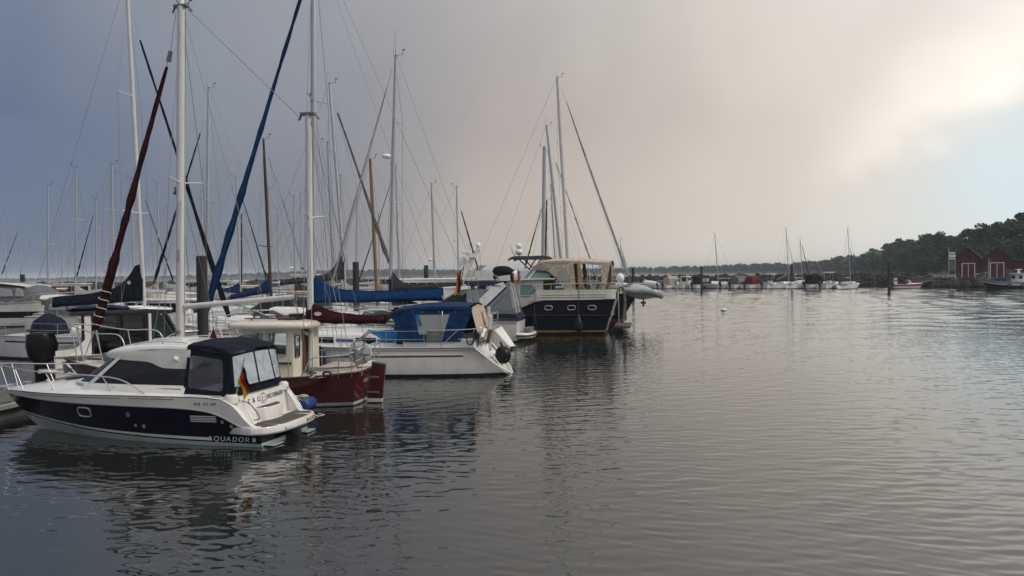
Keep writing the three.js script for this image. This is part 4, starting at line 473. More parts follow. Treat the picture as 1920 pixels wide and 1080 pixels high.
  const cv = part(g, 'mizzen_cover', coverGeo(1.55, -0.76, v => 2.36 - 0.03 * v, [[0, 0.50], [0.15, 0.38], [0.4, 0.20], [0.7, 0.14], [1, 0.13]], 0.14), MAT.maroonCloth, 'maroon canvas mizzen sail cover'); part(cv, 'sailmaker_patch', prism(Array.from({ length: 14 }, (_, i) => [1.16 + 0.11 * Math.cos(i * Math.PI / 7), 2.50 + 0.055 * Math.sin(i * Math.PI / 7), -0.145]), [0, 0, -0.006]), MAT.inkPink);
  // bow rail, anchor
  const br = s => [[6.5, 1.45, s * 0.95], [6.75, 1.95, s * 0.9], [7.6, 2.0, s * 0.72], [8.45, 2.15, s * 0.42], [8.85, 2.22, s * 0.14]]; part(g, 'bow_rail', [tube(br(-1), 0.018, 30, 6), tube(br(1), 0.018, 30, 6), rod(br(-1)[4], br(1)[4], 0.018)], MAT.steel); for (const s of [-1, 1]) for (const k of [2, 3, 4]) { const p = br(s)[k]; part(g, 'rail_post', rod([p[0] - 0.22, 1.0, p[2] * 0.95], p, 0.016, 0.016, 6), MAT.steel); }
  part(g, 'bow_anchor', [rod([8.6, 1.28, 0], [9.25, 1.05, 0], 0.03), prism([[9.25, 1.1, -0.02], [9.05, 0.75, -0.2], [8.95, 0.85, 0]], [0.04, 0, 0.04]), prism([[9.25, 1.1, 0.02], [9.05, 0.75, 0.2], [8.95, 0.85, 0]], [0.04, 0, -0.04]), box(0.5, 0.1, 0.2, 8.75, 1.22, 0)], MAT.aluDark); part(g, 'anchor_windlass', [box(0.3, 0.25, 0.3, 7.7, 1.25, 0), rod([7.7, 1.3, -0.28], [7.7, 1.3, 0.28], 0.09, 0.09, 10)], MAT.aluDark);
}
{ // inflatable fender and float between the cruiser and the motor sailer
  const p = onPlane(636, 762, 0), d = thing('dinghy', 'small pale grey dinghy with blue cylindrical float moored beside the red hull', 'dinghy', [-5.55, 0, -20.55], new Frame(0, 0, 9).turn);
  const H = new Hull({ H: 0.42, xt: [0, -0.05], xs: [2.2, 2.5], draft: 0.12, n: 14, wl: [[0, 0.42], [0.5, 0.52], [0.8, 0.35], [1, 0.05]], dk: [[0, 0.5], [0.5, 0.62], [0.8, 0.45], [1, 0.05]], sheer: [[0, 0.4], [0.5, 0.38], [1, 0.46]] });
  part(d, 'hull', [H.band(-0.1, H.sh), H.transom(-0.1)], MAT.grey); for (const k of [-1, 1]) part(d, 'gunwale', H.line(H.sh, 0.03, { side: k }), MAT.white2); part(d, 'thwart', [box(0.25, 0.04, 1.0, 0.6, 0.32, 0), box(0.25, 0.04, 0.9, 1.5, 0.32, 0)], MAT.plank); part(d, 'sole', H.deck(-0.3, 0), MAT.grey); part(d, 'blue_float', [rod([-0.28, 0.30, -0.24], [-0.28, 0.30, 0.26], 0.15, 0.15, 14), ball(0.15, -0.28, 0.30, -0.24, 1, 1, 0.4), ball(0.15, -0.28, 0.30, 0.26, 1, 1, 0.4)], MAT.blueStripe, 'blue cylindrical float'); part(d, 'lashing', tube([[0.1, 0.42, 0], [-0.15, 0.52, 0], [-0.28, 0.48, 0.05], [-0.2, 0.42, 0.1]], 0.02, 16, 5), MAT.rope); part(d, 'painter_rope', tube([[2.4, 0.5, 0], [1.5, 0.55, 0.1], [0.2, 0.46, 0.05]], 0.012, 20, 4), MAT.rope);
}

// ---------------------------------------------------------------- white sailing yacht with blue canvas
{
  const F = new Frame(-0.69, -28.83, 9.5), g = boatAt('sailing_yacht', 'white sailing yacht with blue cockpit tent, blue boom cover and blue rolled headsail', 'sailing boat', F);
  const H = new Hull({ H: 1.0, xt: [-0.66, 0.38], xs: [10.3, 11.45], stem: 0.85, draft: 0.5, flare: 0.6, n: 40, wl: [[0, 0.55], [0.12, 1.1], [0.35, 1.52], [0.55, 1.5], [0.78, 0.9], [1, 0]], dk: [[0, 1.36], [0.15, 1.56], [0.4, 1.80], [0.6, 1.66], [0.78, 1.18], [0.9, 0.6], [1, 0.02]], sheer: [[0, 1.0], [0.35, 1.01], [0.7, 1.12], [1, 1.28]] });
  const hull = part(g, 'hull', H.band(0.10, H.sh, { ny: 8 }), MAT.white); part(hull, 'bottom_paint', H.band(-0.45, 0.07, { ny: 3 }), MAT.antifoulDark); part(hull, 'boot_stripe', H.band(0.07, 0.10, { ny: 1, off: 0.002 }), MAT.navyStripe);
  part(hull, 'hull_stripe', H.band(0.70, 0.745, { ny: 1, off: 0.004, t0: 0.065, t1: 0.97 }), MAT.navyStripe); part(hull, 'moulding_line', H.line(t => H.sh(t) - 0.06, 0.018, { off: 0.005 }), MAT.cableGrey); part(hull, 'moulding_line', H.line(0.78, 0.010, { off: 0.002, t0: 0.06 }), MAT.white2);
  // raked open stern: rim, sloping walk-through transom, boarding steps
  const sc = part(hull, 'stern_scoop', grid(10, 12, (u, v) => { const y = lerp(-0.02, 1.0, v), q = u * 2 - 1, z = H.hb(0, Math.max(0, y)); return [H.xt(y) + 0.10 + 0.10 * (1 - q * q), y + 0.0, q * (z - 0.05)]; }), MAT.white2); for (const [y, w] of [[0.28, 0.42], [0.55, 0.5]]) part(sc, 'boarding_step', box(0.3, 0.04, w * 1.8, H.xt(y) + 0.28, y + 0.04, 0.1), MAT.white);
  part(hull, 'stern_rim', [tube(Array.from({ length: 25 }, (_, i) => { const q = i / 24 * Math.PI, s = -Math.cos(q); const y = Math.max(0.0, 1.0 - 1.02 * Math.pow(Math.sin(q), 0.75)); return [H.xt(y) + 0.01, y, s * (Math.abs(s) > 0.999 ? H.hb(0, 1) : H.hb(0, y) * Math.pow(Math.abs(s), 0.12))]; }), 0.045, 60, 6)], MAT.white);
  part(sc, 'bathing_ladder', [tube([[0.1, 0.75, -0.25], [-0.12, 0.5, -0.25], [-0.35, 0.22, -0.25]], 0.016, 14, 5), tube([[0.1, 0.75, 0.05], [-0.12, 0.5, 0.05], [-0.35, 0.22, 0.05]], 0.016, 14, 5), rod([-0.1, 0.52, -0.25], [-0.1, 0.52, 0.05], 0.014), rod([-0.3, 0.27, -0.25], [-0.3, 0.27, 0.05], 0.014)], MAT.steel);
  part(g, 'deck', H.deck(0, 0.06), MAT.white2); part(g, 'toe_rail', H.line(t => H.sh(t) + 0.025, 0.03), MAT.alu);
  // coachroof with long windows divided by blue bands
  const cw = curve([[2.6, 1.12], [4.5, 1.12], [6.5, 1.0], [7.8, 0.8], [8.8, 0.45]]), chh = curve([[2.6, 0.55], [4.5, 0.55], [6.5, 0.50], [7.8, 0.34], [8.8, 0.06]]);
  const co = part(g, 'coachroof', loft(Array.from({ length: 14 }, (_, i) => { const x = 2.6 + 6.2 * i / 13, w = cw(x), h = chh(x), y = H.sh(x / 11.4) - 0.02; return [[x, y, -w - 0.08], [x, y + h * 0.72, -w], [x, y + h * 0.95, -w + 0.12], [x, y + h + 0.04, -w * 0.5], [x, y + h + 0.07, 0], [x, y + h + 0.04, w * 0.5], [x, y + h * 0.95, w - 0.12], [x, y + h * 0.72, w], [x, y, w + 0.08]]; }), {}), MAT.white);
  for (const s of [-1, 1]) for (const [x0, x1, win] of [[2.75, 3.25, 1], [3.35, 3.95, 0], [4.0, 4.75, 1], [4.85, 5.5, 0], [5.6, 6.35, 1], [6.42, 7.0, 0]]) { const q = (x, k) => { const y = H.sh(x / 11.4) - 0.02, h = chh(x); return [x, y + h * k, s * (cw(x) + 0.08 - 0.08 * k / 0.72 + 0.008)]; }, a = win ? 0.24 : 0.34, b = win ? 0.62 : 0.54; part(co, win ? 'cabin_window' : 'cabin_band', prism([q(x0, a), q((x0 + x1) / 2, a), q(x1, a), q(x1, b), q((x0 + x1) / 2, b), q(x0, b)], [0, 0, s * 0.012]), win ? MAT.glassDark : MAT.blueStripe); }
  for (const s of [-1, 1]) part(co, 'grab_rail', [tube([[7.2, 1.56, s * 0.72], [7.1, 1.64, s * 0.73], [5, 1.72, s * 0.86], [3.6, 1.70, s * 0.9], [3.5, 1.62, s * 0.9]], 0.016, 30, 5), rod([5.4, 1.6, s * 0.85], [5.4, 1.7, s * 0.84], 0.014)], MAT.steel); part(co, 'deck_hatch', box(0.55, 0.06, 0.55, 7.6, 1.62, 0), MAT.glassDark); part(co, 'mast_step', box(0.5, 0.1, 0.4, 6.82, 1.72, 0), MAT.aluDark);
  // cockpit tent
  const tent = part(g, 'cockpit_tent', loft([[3.55, 1.95, 2.02, 0.6], [3.42, 2.22, 2.32, 1.0], [2.75, 2.36, 2.48, 1.12], [1.6, 2.42, 2.54, 1.16], [0.62, 2.40, 2.50, 1.12]].map(([x, e, c, w]) => [[x, e - 0.1, -w - 0.02], [x, e, -w], [x, lerp(e, c, 0.75), -w * 0.6], [x, c, 0], [x, lerp(e, c, 0.75), w * 0.6], [x, e, w], [x, e - 0.1, w + 0.02]]), { close: false, caps: false, sub: 3, along: 4 }), MAT.blueCloth2);
  for (const s of [-1, 1]) {
    const fw = [[3.52, 2.22, s * 1.0], [3.32, 1.86, s * 1.1], [3.36, 1.22, s * 1.28], [2.62, 1.2, s * 1.34], [2.62, 2.32, s * 1.14], [2.9, 2.32, s * 1.1]]; part(tent, 'sprayhood_side', prism(fw, [0, 0, s * 0.012]), MAT.blueCloth2);
    const c = [[2.66, 1.2, s * 1.36], [0.62, 1.22, s * 1.28], [0.5, 2.36, s * 1.12], [2.66, 2.34, s * 1.15]], hole = [[0.13, 0.24], [0.55, 0.20], [0.63, 0.83], [0.05, 0.83]]; const out = [[0, 0], [1.0, 0], [1.18, 0.5], [1, 1], [0, 1]];
    part(tent, 'tent_side', quadSheet(c, [[0, 0], [0.86, 0], [1.0, 1], [0, 1]], [hole]), MAT.blueCloth2); part(tent, 'tent_window', quadSheet(c, [[0.12, 0.23], [0.56, 0.19], [0.64, 0.84], [0.04, 0.84]], [], [0, 0, -s * 0.006]), MAT.vinylMilky);
    part(tent, 'window_flap', quadSheet(c, [[0.26, 0.02], [0.55, 0.02], [0.56, 0.3], [0.42, 0.36], [0.27, 0.32]], [], [0, 0, s * 0.012]), MAT.greyCloth);
    part(tent, 'bright_edge', prism([[3.45, 2.3, s * 1.02], [3.3, 2.34, s * 1.05], [2.9, 2.08, s * 1.16], [2.7, 1.75, s * 1.27], [2.64, 1.8, s * 1.262], [2.78, 2.2, s * 1.15]].map(([x, y, z]) => [x - 0.35, y - 0.02, z + s * 0.03]), [0, 0, s * 0.008]), MAT.skyCloth);
    part(tent, 'lower_flap', prism([[4.4, 1.62, s * 0.98], [4.0, 1.58, s * 1.02], [3.5, 1.62, s * 1.06], [3.2, 1.6, s * 1.22], [3.2, 1.22, s * 1.3], [3.6, 1.24, s * 1.24], [4.05, 1.42, s * 1.08]], [0, 0, s * 0.012]), MAT.skyCloth);
    for (const x of [2.3, 1.7, 1.1]) part(tent, 'press_stud', ball(0.016, x, 2.24, s * 1.185, 1, 1, 0.6, 6), MAT.steel);
  }
  part(tent, 'tent_aft', prism([[0.56, 2.36, -1.1], [0.25, 1.22, -1.2], [0.25, 1.22, 1.2], [0.56, 2.36, 1.1], [0.56, 2.46, 0]], [0.012, 0, 0]), MAT.beigeCloth, 'beige canvas after end of the blue tent');
  part(tent, 'tent_hoop', tube([[1.5, 1.2, -1.26], [1.58, 2.3, -1.13], [1.6, 2.5, 0], [1.58, 2.3, 1.13], [1.5, 1.2, 1.26]], 0.014, 30, 5), MAT.steel);
  part(g, 'cockpit_sole', box(2.4, 0.05, 1.2, 1.5, 0.7, 0), MAT.plank); for (const s of [-1, 1]) part(g, 'cockpit_coaming', box(2.6, 0.35, 0.3, 1.7, 1.15, s * 1.12), MAT.white);
  part(g, 'winch', [rod([2.3, 1.3, -1.22], [2.3, 1.5, -1.22], 0.09, 0.06, 10), rod([4.35, 1.05, -1.5], [4.35, 1.15, -1.5], 0.06, 0.05, 8)], MAT.steel);
  // pushpit with horseshoe buoy, outboard bracket, ropes and a black ball fender
  const H1 = 0.66, pp = [[1.9, 1.62, -1.56], [0.95, 1.64, -1.48], [0.42, 1.66, -1.32], [0.15, 1.7, -1.15], [0.10, 1.72, -0.5]]; for (const s of [-1, 1]) { part(g, 'pushpit', [tube(pp.map(p => [p[0], p[1], -s * p[2]]), 0.017, 30, 6), tube(pp.slice(1).map(p => [p[0], p[1] - 0.32, -s * p[2]]), 0.014, 20, 5), ...[[0.42, -1.32], [0.15, -1.1], [0.1, -0.5]].map(([x, z]) => rod([x + 0.08, 1.0, -s * z], [x, 1.68, -s * z], 0.016)), rod([1.6, 1.04, s * 1.52], [0.95, 1.64, s * 1.48], 0.016)], MAT.steel); stanchions(g, H, [0.16, 0.28, 0.42, 0.56, 0.7, 0.84], s, 0.6); }
  part(g, 'horseshoe_buoy', tube([[0.2, 1.35, -1.12], [0.16, 1.55, -0.98], [0.16, 1.58, -0.78], [0.16, 1.45, -0.62], [0.18, 1.25, -0.6]], 0.075, 20, 8), MAT.whitePlastic); part(g, 'outboard_bracket', [box(0.1, 0.55, 0.4, 0.18, 1.75, 0.35, 0, 0.1), box(0.06, 0.5, 0.3, 0.22, 2.1, 0.35)], MAT.ivory); part(g, 'rescue_light', [rod([0.02, 1.15, -0.95], [-0.08, 1.62, -0.95], 0.07, 0.075, 8)], MAT.varnish);
  part(g, 'coiled_rope', [tube(Array.from({ length: 26 }, (_, i) => [0.55 + 0.16 * Math.cos(i * 1.1) * (0.8 + 0.2 * Math.sin(i)), 1.32 + 0.2 * Math.sin(i * 1.1), -1.42 - 0.02 * (i % 3)]), 0.018, 120, 4)], MAT.ropeDark); part(g, 'rope_spool', [rod([0.35, 1.42, -1.35], [0.35, 1.42, -1.15], 0.13, 0.13, 12)], MAT.plastic); part(g, 'hanging_ropes', [0, 1, 2, 3].map(i => tube([[0.05, 1.6, -0.9 + i * 0.13], [0.0, 1.2, -0.88 + i * 0.12], [-0.02, 0.85, -0.9 + i * 0.13], [0.02, 1.3, -0.84 + i * 0.13]], 0.014, 24, 4)), MAT.rope);
  part(g, 'ball_fender', [ball(0.30, -0.32, 0.62, 0.15, 1.0, 1.12, 1.0, 16), rod([-0.30, 0.9, 0.15], [-0.22, 1.1, 0.12], 0.05, 0.03, 6)], MAT.black, 'round black fender hanging at the stern');
  part(g, 'side_fender', loft([[-0.46, 0.02], [-0.38, 0.12], [-0.15, 0.20], [0.1, 0.20], [0.32, 0.12], [0.44, 0.02]].map(([y, r]) => Array.from({ length: 10 }, (_, k) => [5.75 + r * Math.cos(k * Math.PI / 5), 0.68 + y, -1.97 + r * Math.sin(k * Math.PI / 5)])), {}), MAT.navyCloth2, 'dark fender in a knitted sleeve'); part(g, 'fender_line', rod([5.75, 1.08, -1.9], [5.72, 1.66, -1.75], 0.01), MAT.rope);
  part(g, 'vang_strut', [rod([4.75, 1.1, -1.5], [4.2, 1.62, -1.2], 0.03, 0.03, 6), rod([4.68, 1.1, -1.46], [4.1, 1.62, -1.16], 0.02, 0.02, 6)], MAT.aluDark); part(g, 'exhaust', rod([0.95, 0.34, -1.06], [0.95, 0.34, -1.2], 0.05, 0.05, 10), MAT.plastic);
  // rig
  const foot = [6.84, 1.75, 0], top = [6.56, 16.2, 0]; const mast = part(g, 'mast', mastGeo(foot, top, 0.20, 0.15, 0.8), MAT.alu); const K = k => [lerp(foot[0], top[0], k), lerp(foot[1], top[1], k)];
  for (const [k, w] of [[0.575, 0.95]]) { const c = spreaderPair(mast, foot, top, k, w, MAT.alu); for (const s of [-1, 1]) { part(g, 'shroud', bars([[6.55, 1.1, s * 1.62], [c[0], c[1], s * w], [...K(0.98), 0]], 0.009, 4), MAT.wire); part(g, 'lower_shroud', rod([6.2, 1.1, s * 1.6], [...K(0.56), 0], 0.008, 0.008, 4), MAT.wire); part(g, 'aft_lower_shroud', rod([5.6, 1.1, s * 1.6], [...K(0.56), 0], 0.007, 0.007, 4), MAT.wire); } }
  part(mast, 'deck_light', [prism([[6.72, 9.8, -0.06], [6.6, 10.1, -0.06], [6.78, 10.35, -0.06]], [0, 0, 0.12])], MAT.plastic); part(g, 'backstay', [rod([0.35, 1.05, -0.6], [0.9, 3.2, 0], 0.008, 0.008, 4), rod([0.35, 1.05, 0.6], [0.9, 3.2, 0], 0.008, 0.008, 4), rod([0.9, 3.2, 0], [6.5, 16.1, 0], 0.008, 0.008, 4)], MAT.wire); part(g, 'topping_lift', rod([2.0, 3.05, 0], [6.5, 16.0, 0], 0.006, 0.006, 4), MAT.wire); part(g, 'halyard', [rod([6.95, 2.6, -0.12], [6.66, 15.8, -0.1], 0.006, 0.006, 4), rod([5.6, 1.65, -0.3], [6.6, 6.0, -0.1], 0.006, 0.006, 4)], MAT.rope);
  furled(g, 'furled_sail', [11.26, 2.0, 0], [6.95, 14.26, 0], 0.155, MAT.blueCloth, 14); part(g, 'forestay', rod([11.38, 1.3, 0], [6.6, 15.3, 0], 0.012, 0.012, 5), MAT.wire); part(g, 'furling_drum', rod([11.36, 1.62, 0], [11.3, 1.86, 0], 0.11, 0.11, 10), MAT.aluDark);
  part(g, 'boom', rod([6.75, 2.62, 0], [1.85, 2.72, 0], 0.07, 0.07, 10), MAT.alu); part(g, 'sail_cover', coverGeo(6.98, 1.84, v => 2.66 + 0.06 * v, [[0, 1.24], [0.05, 0.98], [0.12, 0.64], [0.22, 0.42], [0.5, 0.30], [0.75, 0.33], [1, 0.36]], 0.17), MAT.blueCloth); part(g, 'mainsheet', [rod([2.6, 2.6, 0], [2.7, 1.9, 0], 0.012), rod([2.55, 2.6, 0.06], [2.75, 1.9, 0.06], 0.012)], MAT.rope);
  const bp = s => [[9.6, 1.82, s * 0.78], [10.5, 1.86, s * 0.5], [11.3, 1.9, s * 0.2]]; part(g, 'pulpit', [tube([...bp(-1), [11.5, 1.9, 0], ...bp(1).reverse()], 0.018, 36, 6), ...[-1, 1].flatMap(s => [rod([10.1, 1.2, s * 0.62], [10.4, 1.86, s * 0.53], 0.016), rod([11.0, 1.24, s * 0.25], [11.25, 1.88, s * 0.22], 0.016)])], MAT.steel); part(g, 'bow_anchor', [rod([10.9, 1.36, 0], [11.7, 1.22, 0], 0.03), prism([[11.75, 1.25, 0], [11.5, 0.95, -0.18], [11.4, 1.1, 0], [11.5, 0.95, 0.18]], [0.05, 0.03, 0])], MAT.aluDark);
}
// ---------------------------------------------------------------- dark blue and cream motor yacht with beige canopy
{
  const F = new Frame(5.12, -46.97, 10), g = boatAt('motor_yacht', 'dark blue and cream steel motor yacht with beige canvas after-deck canopy', 'motor boat', F);
  const H = new Hull({ H: 1.95, xt: [-0.33, -0.98], xs: [11.2, 12.9], stem: 0.8, draft: 0.6, flare: 0.5, n: 34, wl: [[0, 1.7], [0.3, 1.95], [0.6, 1.85], [0.82, 1.0], [1, 0]], dk: [[0, 2.05], [0.3, 2.12], [0.6, 2.08], [0.8, 1.6], [0.92, 0.85], [1, 0.02]], sheer: [[0, 1.98], [0.2, 1.93], [0.30, 1.90], [0.345, 1.72], [0.40, 1.45], [0.48, 1.40], [0.75, 1.62], [1, 2.25]] });
  const hull = part(g, 'hull', [H.band(0.26, H.sh, { ny: 6 }), H.transom(0.26)], MAT.navy2); part(hull, 'waterline_stripe', [H.band(0.16, 0.26, { ny: 1, off: 0.004 }), H.transom(0.16, 0.26, 0.004)], MAT.yellow); part(hull, 'bottom_paint', [H.band(-0.5, 0.16, { ny: 3 }), H.transom(-0.4, 0.16)], MAT.antifoulDark);
  part(hull, 'rubbing_strake', [H.line(t => 1.08 + 0.12 * t, 0.07, { off: 0.03 }), tube([H.P(0, 1.08, -1, 0.03), [H.xt(1.08) - 0.06, 1.06, 0], H.P(0, 1.08, 1, 0.03)], 0.07, 12, 6)], MAT.navy2); part(hull, 'cap_rail', H.line(t => H.sh(t) + 0.01, 0.05, { off: 0.02 }), MAT.navy2);
  for (const s of [-1, 1]) for (const x of [2.75, 1.45, 0.3]) { const z = H.zAt(x, 1.5) + 0.02, r = (a, b, n = 16) => Array.from({ length: n }, (_, i) => { const q = i / n * 2 * Math.PI; return [x + a * Math.sign(Math.cos(q)) * Math.pow(Math.abs(Math.cos(q)), 0.6), 1.55 + b * Math.sin(q), s * (H.zAt(x, 1.55 + b * Math.sin(q)) + 0.015)]; }); const p = part(hull, 'porthole', tube(r(0.22, 0.12), 0.028, 30, 6, true), MAT.steel); part(p, 'pane', prism(r(0.20, 0.10), [0, 0, s * 0.006]), MAT.glassSmoke); }
  part(g, 'deck', H.deck(-0.02, 0.04), MAT.ivory);
  // raised after bulwark, moulded in cream with three ridges
  const bz = y => 2.08 - 0.03 * (y - 1.95), bul = part(g, 'aft_bulwark', grid(46, 5, (u, v) => { const L = 4.4, W = 3.9, tot = 2 * L + W, d = u * tot, y = lerp(1.94, 2.56, v), z0 = bz(y), r = 0.35; let x, z; if (d < L) { x = 3.4 - d; z = -z0; } else if (d < L + W) { x = -1.0; z = -z0 + (d - L) / W * 2 * z0; } else { x = -1.0 + (d - L - W); z = z0; } const k = smooth(-0.5, -1.0, x); if (Math.abs(z) > z0 - r && x < -1.0 + r) { const cx = -1.0 + r, cz = Math.sign(z) * (z0 - r), q = Math.atan2(z - cz, x - cx); x = cx + r * Math.cos(q); z = cz + r * Math.sin(q); } return [x - (v - 0.5) * 0.06, y, z]; }), MAT.ivory);
  for (const y of [2.0, 2.17, 2.30]) for (const s of [-1, 1]) part(bul, 'moulding', rod([3.2, y, s * (bz(y) + 0.01)], [-0.5, y, s * (bz(y) + 0.01)], 0.022, 0.022, 5), MAT.cream);
  for (const s of [-1, 1]) part(bul, 'bulwark_front', prism([[3.4, 1.94, s * 2.07], [3.95, 1.94, s * 2.07], [3.4, 2.56, s * 2.06]], [0, 0, -s * 0.08]), MAT.ivory);
  part(g, 'after_deck', box(4.3, 0.06, 3.9, 1.2, 2.42, 0), MAT.teak);
  const rl = s => [[3.95, 2.4, s * 2.0], [3.4, 2.85, s * 1.98], [2.5, 2.9, s * 1.98], [0, 2.9, s * 1.98], [-0.85, 2.9, s * 1.85], [-1.0, 2.9, s * 1.0]]; for (const s of [-1, 1]) { part(g, 'deck_rail', bars(rl(s), 0.022, 6), MAT.steel); for (const x of [3.4, 2.6, 1.8, 1.0, 0.2, -0.6]) part(g, 'rail_post', rod([x, 2.55, s * 1.98], [x, 2.9, s * 1.97], 0.018, 0.018, 6), MAT.steel); part(g, 'side_rail', [tube([[4.3, 1.5, s * 2.05], [4.35, 2.1, s * 2.05], [4.6, 2.15, s * 2.05], [5.4, 2.15, s * 2.05], [5.6, 2.1, s * 2.05], [5.65, 1.5, s * 2.05]], 0.022, 30, 6), tube([[5.9, 1.5, s * 2.04], [5.95, 2.15, s * 2.04], [7.0, 2.2, s * 2.0], [9.5, 2.4, s * 1.6], [12, 2.8, s * 0.5]], 0.022, 40, 6)], MAT.steel); }
  // saloon
  const cab = part(g, 'saloon', loft([[1.40, 1], [2.1, 1.0], [3.0, 0.93], [3.12, 0.92]].map(([y, k]) => { const f = 7.4 - (y - 1.4) * 0.75, a = 3.1; return [[a, y, -1.82 * k], [f - 1.0, y, -1.75 * k], [f, y, -1.1 * k], [f + 0.25, y, 0], [f, y, 1.1 * k], [f - 1.0, y, 1.75 * k], [a, y, 1.82 * k]]; }), {}), MAT.ivory);
  part(cab, 'saloon_roof', loft([[3.10, 1], [3.16, 1.02], [3.2, 0.99]].map(([y, k]) => [[2.4, y + 0.02, -1.86 * k], [4.6, y, -1.84 * k], [5.4, y - 0.06, -1.7 * k], [6.0, y - 0.12, -1.1 * k], [6.2, y - 0.12, 0], [6.0, y - 0.12, 1.1 * k], [5.4, y - 0.06, 1.7 * k], [4.6, y, 1.84 * k], [2.4, y + 0.02, 1.86 * k]]), {}), MAT.ivory);
  for (const s of [-1, 1]) for (const [a, b, slant] of [[3.62, 4.42, 0.28], [4.62, 5.3, 0]]) { const z = y => s * (1.82 * lerp(1.0, 0.93, clamp((y - 2.1) / 0.9)) + 0.006); const w = part(cab, 'saloon_window', prism([[a - slant, 2.25, z(2.25)], [b, 2.25, z(2.25)], [b, 2.85, z(2.85)], [a + slant * 0.3, 2.85, z(2.85)], [a - slant * 0.4, 2.65, z(2.65)]], [0, 0, s * 0.012]), MAT.glassGreen); part(w, 'window_frame', tube([[a - slant, 2.25, z(2.25)], [b, 2.25, z(2.25)], [b, 2.85, z(2.85)], [a + slant * 0.3, 2.85, z(2.85)]].map(p => [p[0], p[1], p[2] + s * 0.014]), 0.022, 40, 5, true, 0.1), MAT.cream); }
  // steering position windscreen and canopy
  const ws = part(g, 'windscreen', loft([[3.2, 1.62, 4.35], [3.75, 1.45, 3.85]].map(([y, w, x]) => [[2.7, y - (y > 3.5 ? 0.12 : 0), -w], [x - 0.4, y, -w], [x, y, -w * 0.6], [x + 0.1, y, 0], [x, y, w * 0.6], [x - 0.4, y, w], [2.7, y - (y > 3.5 ? 0.12 : 0), w]]), { close: false, caps: false }), MAT.glassGreen);
  part(ws, 'windscreen_frame', [tube([[2.65, 3.62, -1.46], [3.45, 3.77, -1.45], [3.86, 3.77, -0.87], [3.96, 3.77, 0], [3.86, 3.77, 0.87], [3.45, 3.77, 1.45], [2.65, 3.62, 1.46]], 0.045, 30, 6, false, 0.2), ...[-1, 1].map(s => rod([4.36, 3.2, s * 0.97], [3.86, 3.77, s * 0.87], 0.04)), ...[-1, 1].map(s => rod([3.96, 3.2, s * 1.62], [3.46, 3.77, s * 1.45], 0.04))], MAT.white);
  const top = [[3.75, 3.86, 3.9, 1.42], [3.2, 4.12, 4.25, 1.62], [2.2, 4.2, 4.36, 1.72], [1.0, 4.16, 4.34, 1.74], [0.2, 4.10, 4.30, 1.74], [-0.75, 4.06, 4.2, 1.72]]; const can = part(g, 'canopy', loft(top.map(([x, e, c, w]) => [[x, e - 0.14, -w - 0.02], [x, e, -w], [x, lerp(e, c, 0.7), -w * 0.6], [x, c, 0], [x, lerp(e, c, 0.7), w * 0.6], [x, e, w], [x, e - 0.14, w + 0.02]]), { close: false, caps: false, sub: 3, along: 3 }), MAT.beigeCloth);
  for (const s of [-1, 1]) {
    part(can, 'canopy_side', prism([[3.8, 3.72, s * 1.5], [3.1, 4.08, s * 1.65], [1.35, 4.1, s * 1.74], [1.2, 2.55, s * 1.93], [1.85, 2.55, s * 1.93], [2.3, 3.2, s * 1.8], [2.9, 3.65, s * 1.66]], [0, 0, s * 0.02]), MAT.beigeCloth);
    part(can, 'canopy_window', prism([[2.05, 3.75, s * 1.76], [1.75, 3.85, s * 1.76], [1.55, 3.1, s * 1.86], [1.7, 3.0, s * 1.87], [2.2, 3.05, s * 1.84]], [0, 0, s * 0.035]), MAT.vinylMilky); part(can, 'canopy_curtain', prism([[1.15, 4.05, s * 1.74], [0.95, 4.05, s * 1.74], [0.8, 2.56, s * 1.9], [1.05, 2.56, s * 1.9]], [0, 0, -s * 0.08]), MAT.tanCloth);
    part(can, 'corner_curtain', prism([[-0.22, 4.02, s * 1.76], [-0.72, 4.0, s * 1.74], [-0.45, 2.5, s * 1.95], [-0.25, 2.5, s * 1.95]], [0, 0, -s * 0.06]), MAT.beigeCloth); part(can, 'canopy_pole', [rod([0.35, 2.6, s * 1.85], [0.55, 4.1, s * 1.7], 0.025), rod([0.2, 2.6, s * 1.85], [-0.2, 4.08, s * 1.7], 0.025), rod([1.2, 2.6, s * 1.85], [-0.1, 3.9, s * 1.72], 0.012)], MAT.steel);
  }
  part(can, 'aft_curtain', prism([[-0.78, 4.1, -1.72], [-0.85, 2.6, -1.8], [-0.85, 2.6, -1.2], [-0.78, 4.15, -1.1]], [0.03, 0, 0]), MAT.tanCloth); part(can, 'aft_curtain', prism([[-0.78, 4.1, 1.72], [-0.85, 2.6, 1.8], [-0.85, 2.6, 1.2], [-0.78, 4.15, 1.1]], [0.03, 0, 0]), MAT.tanCloth);
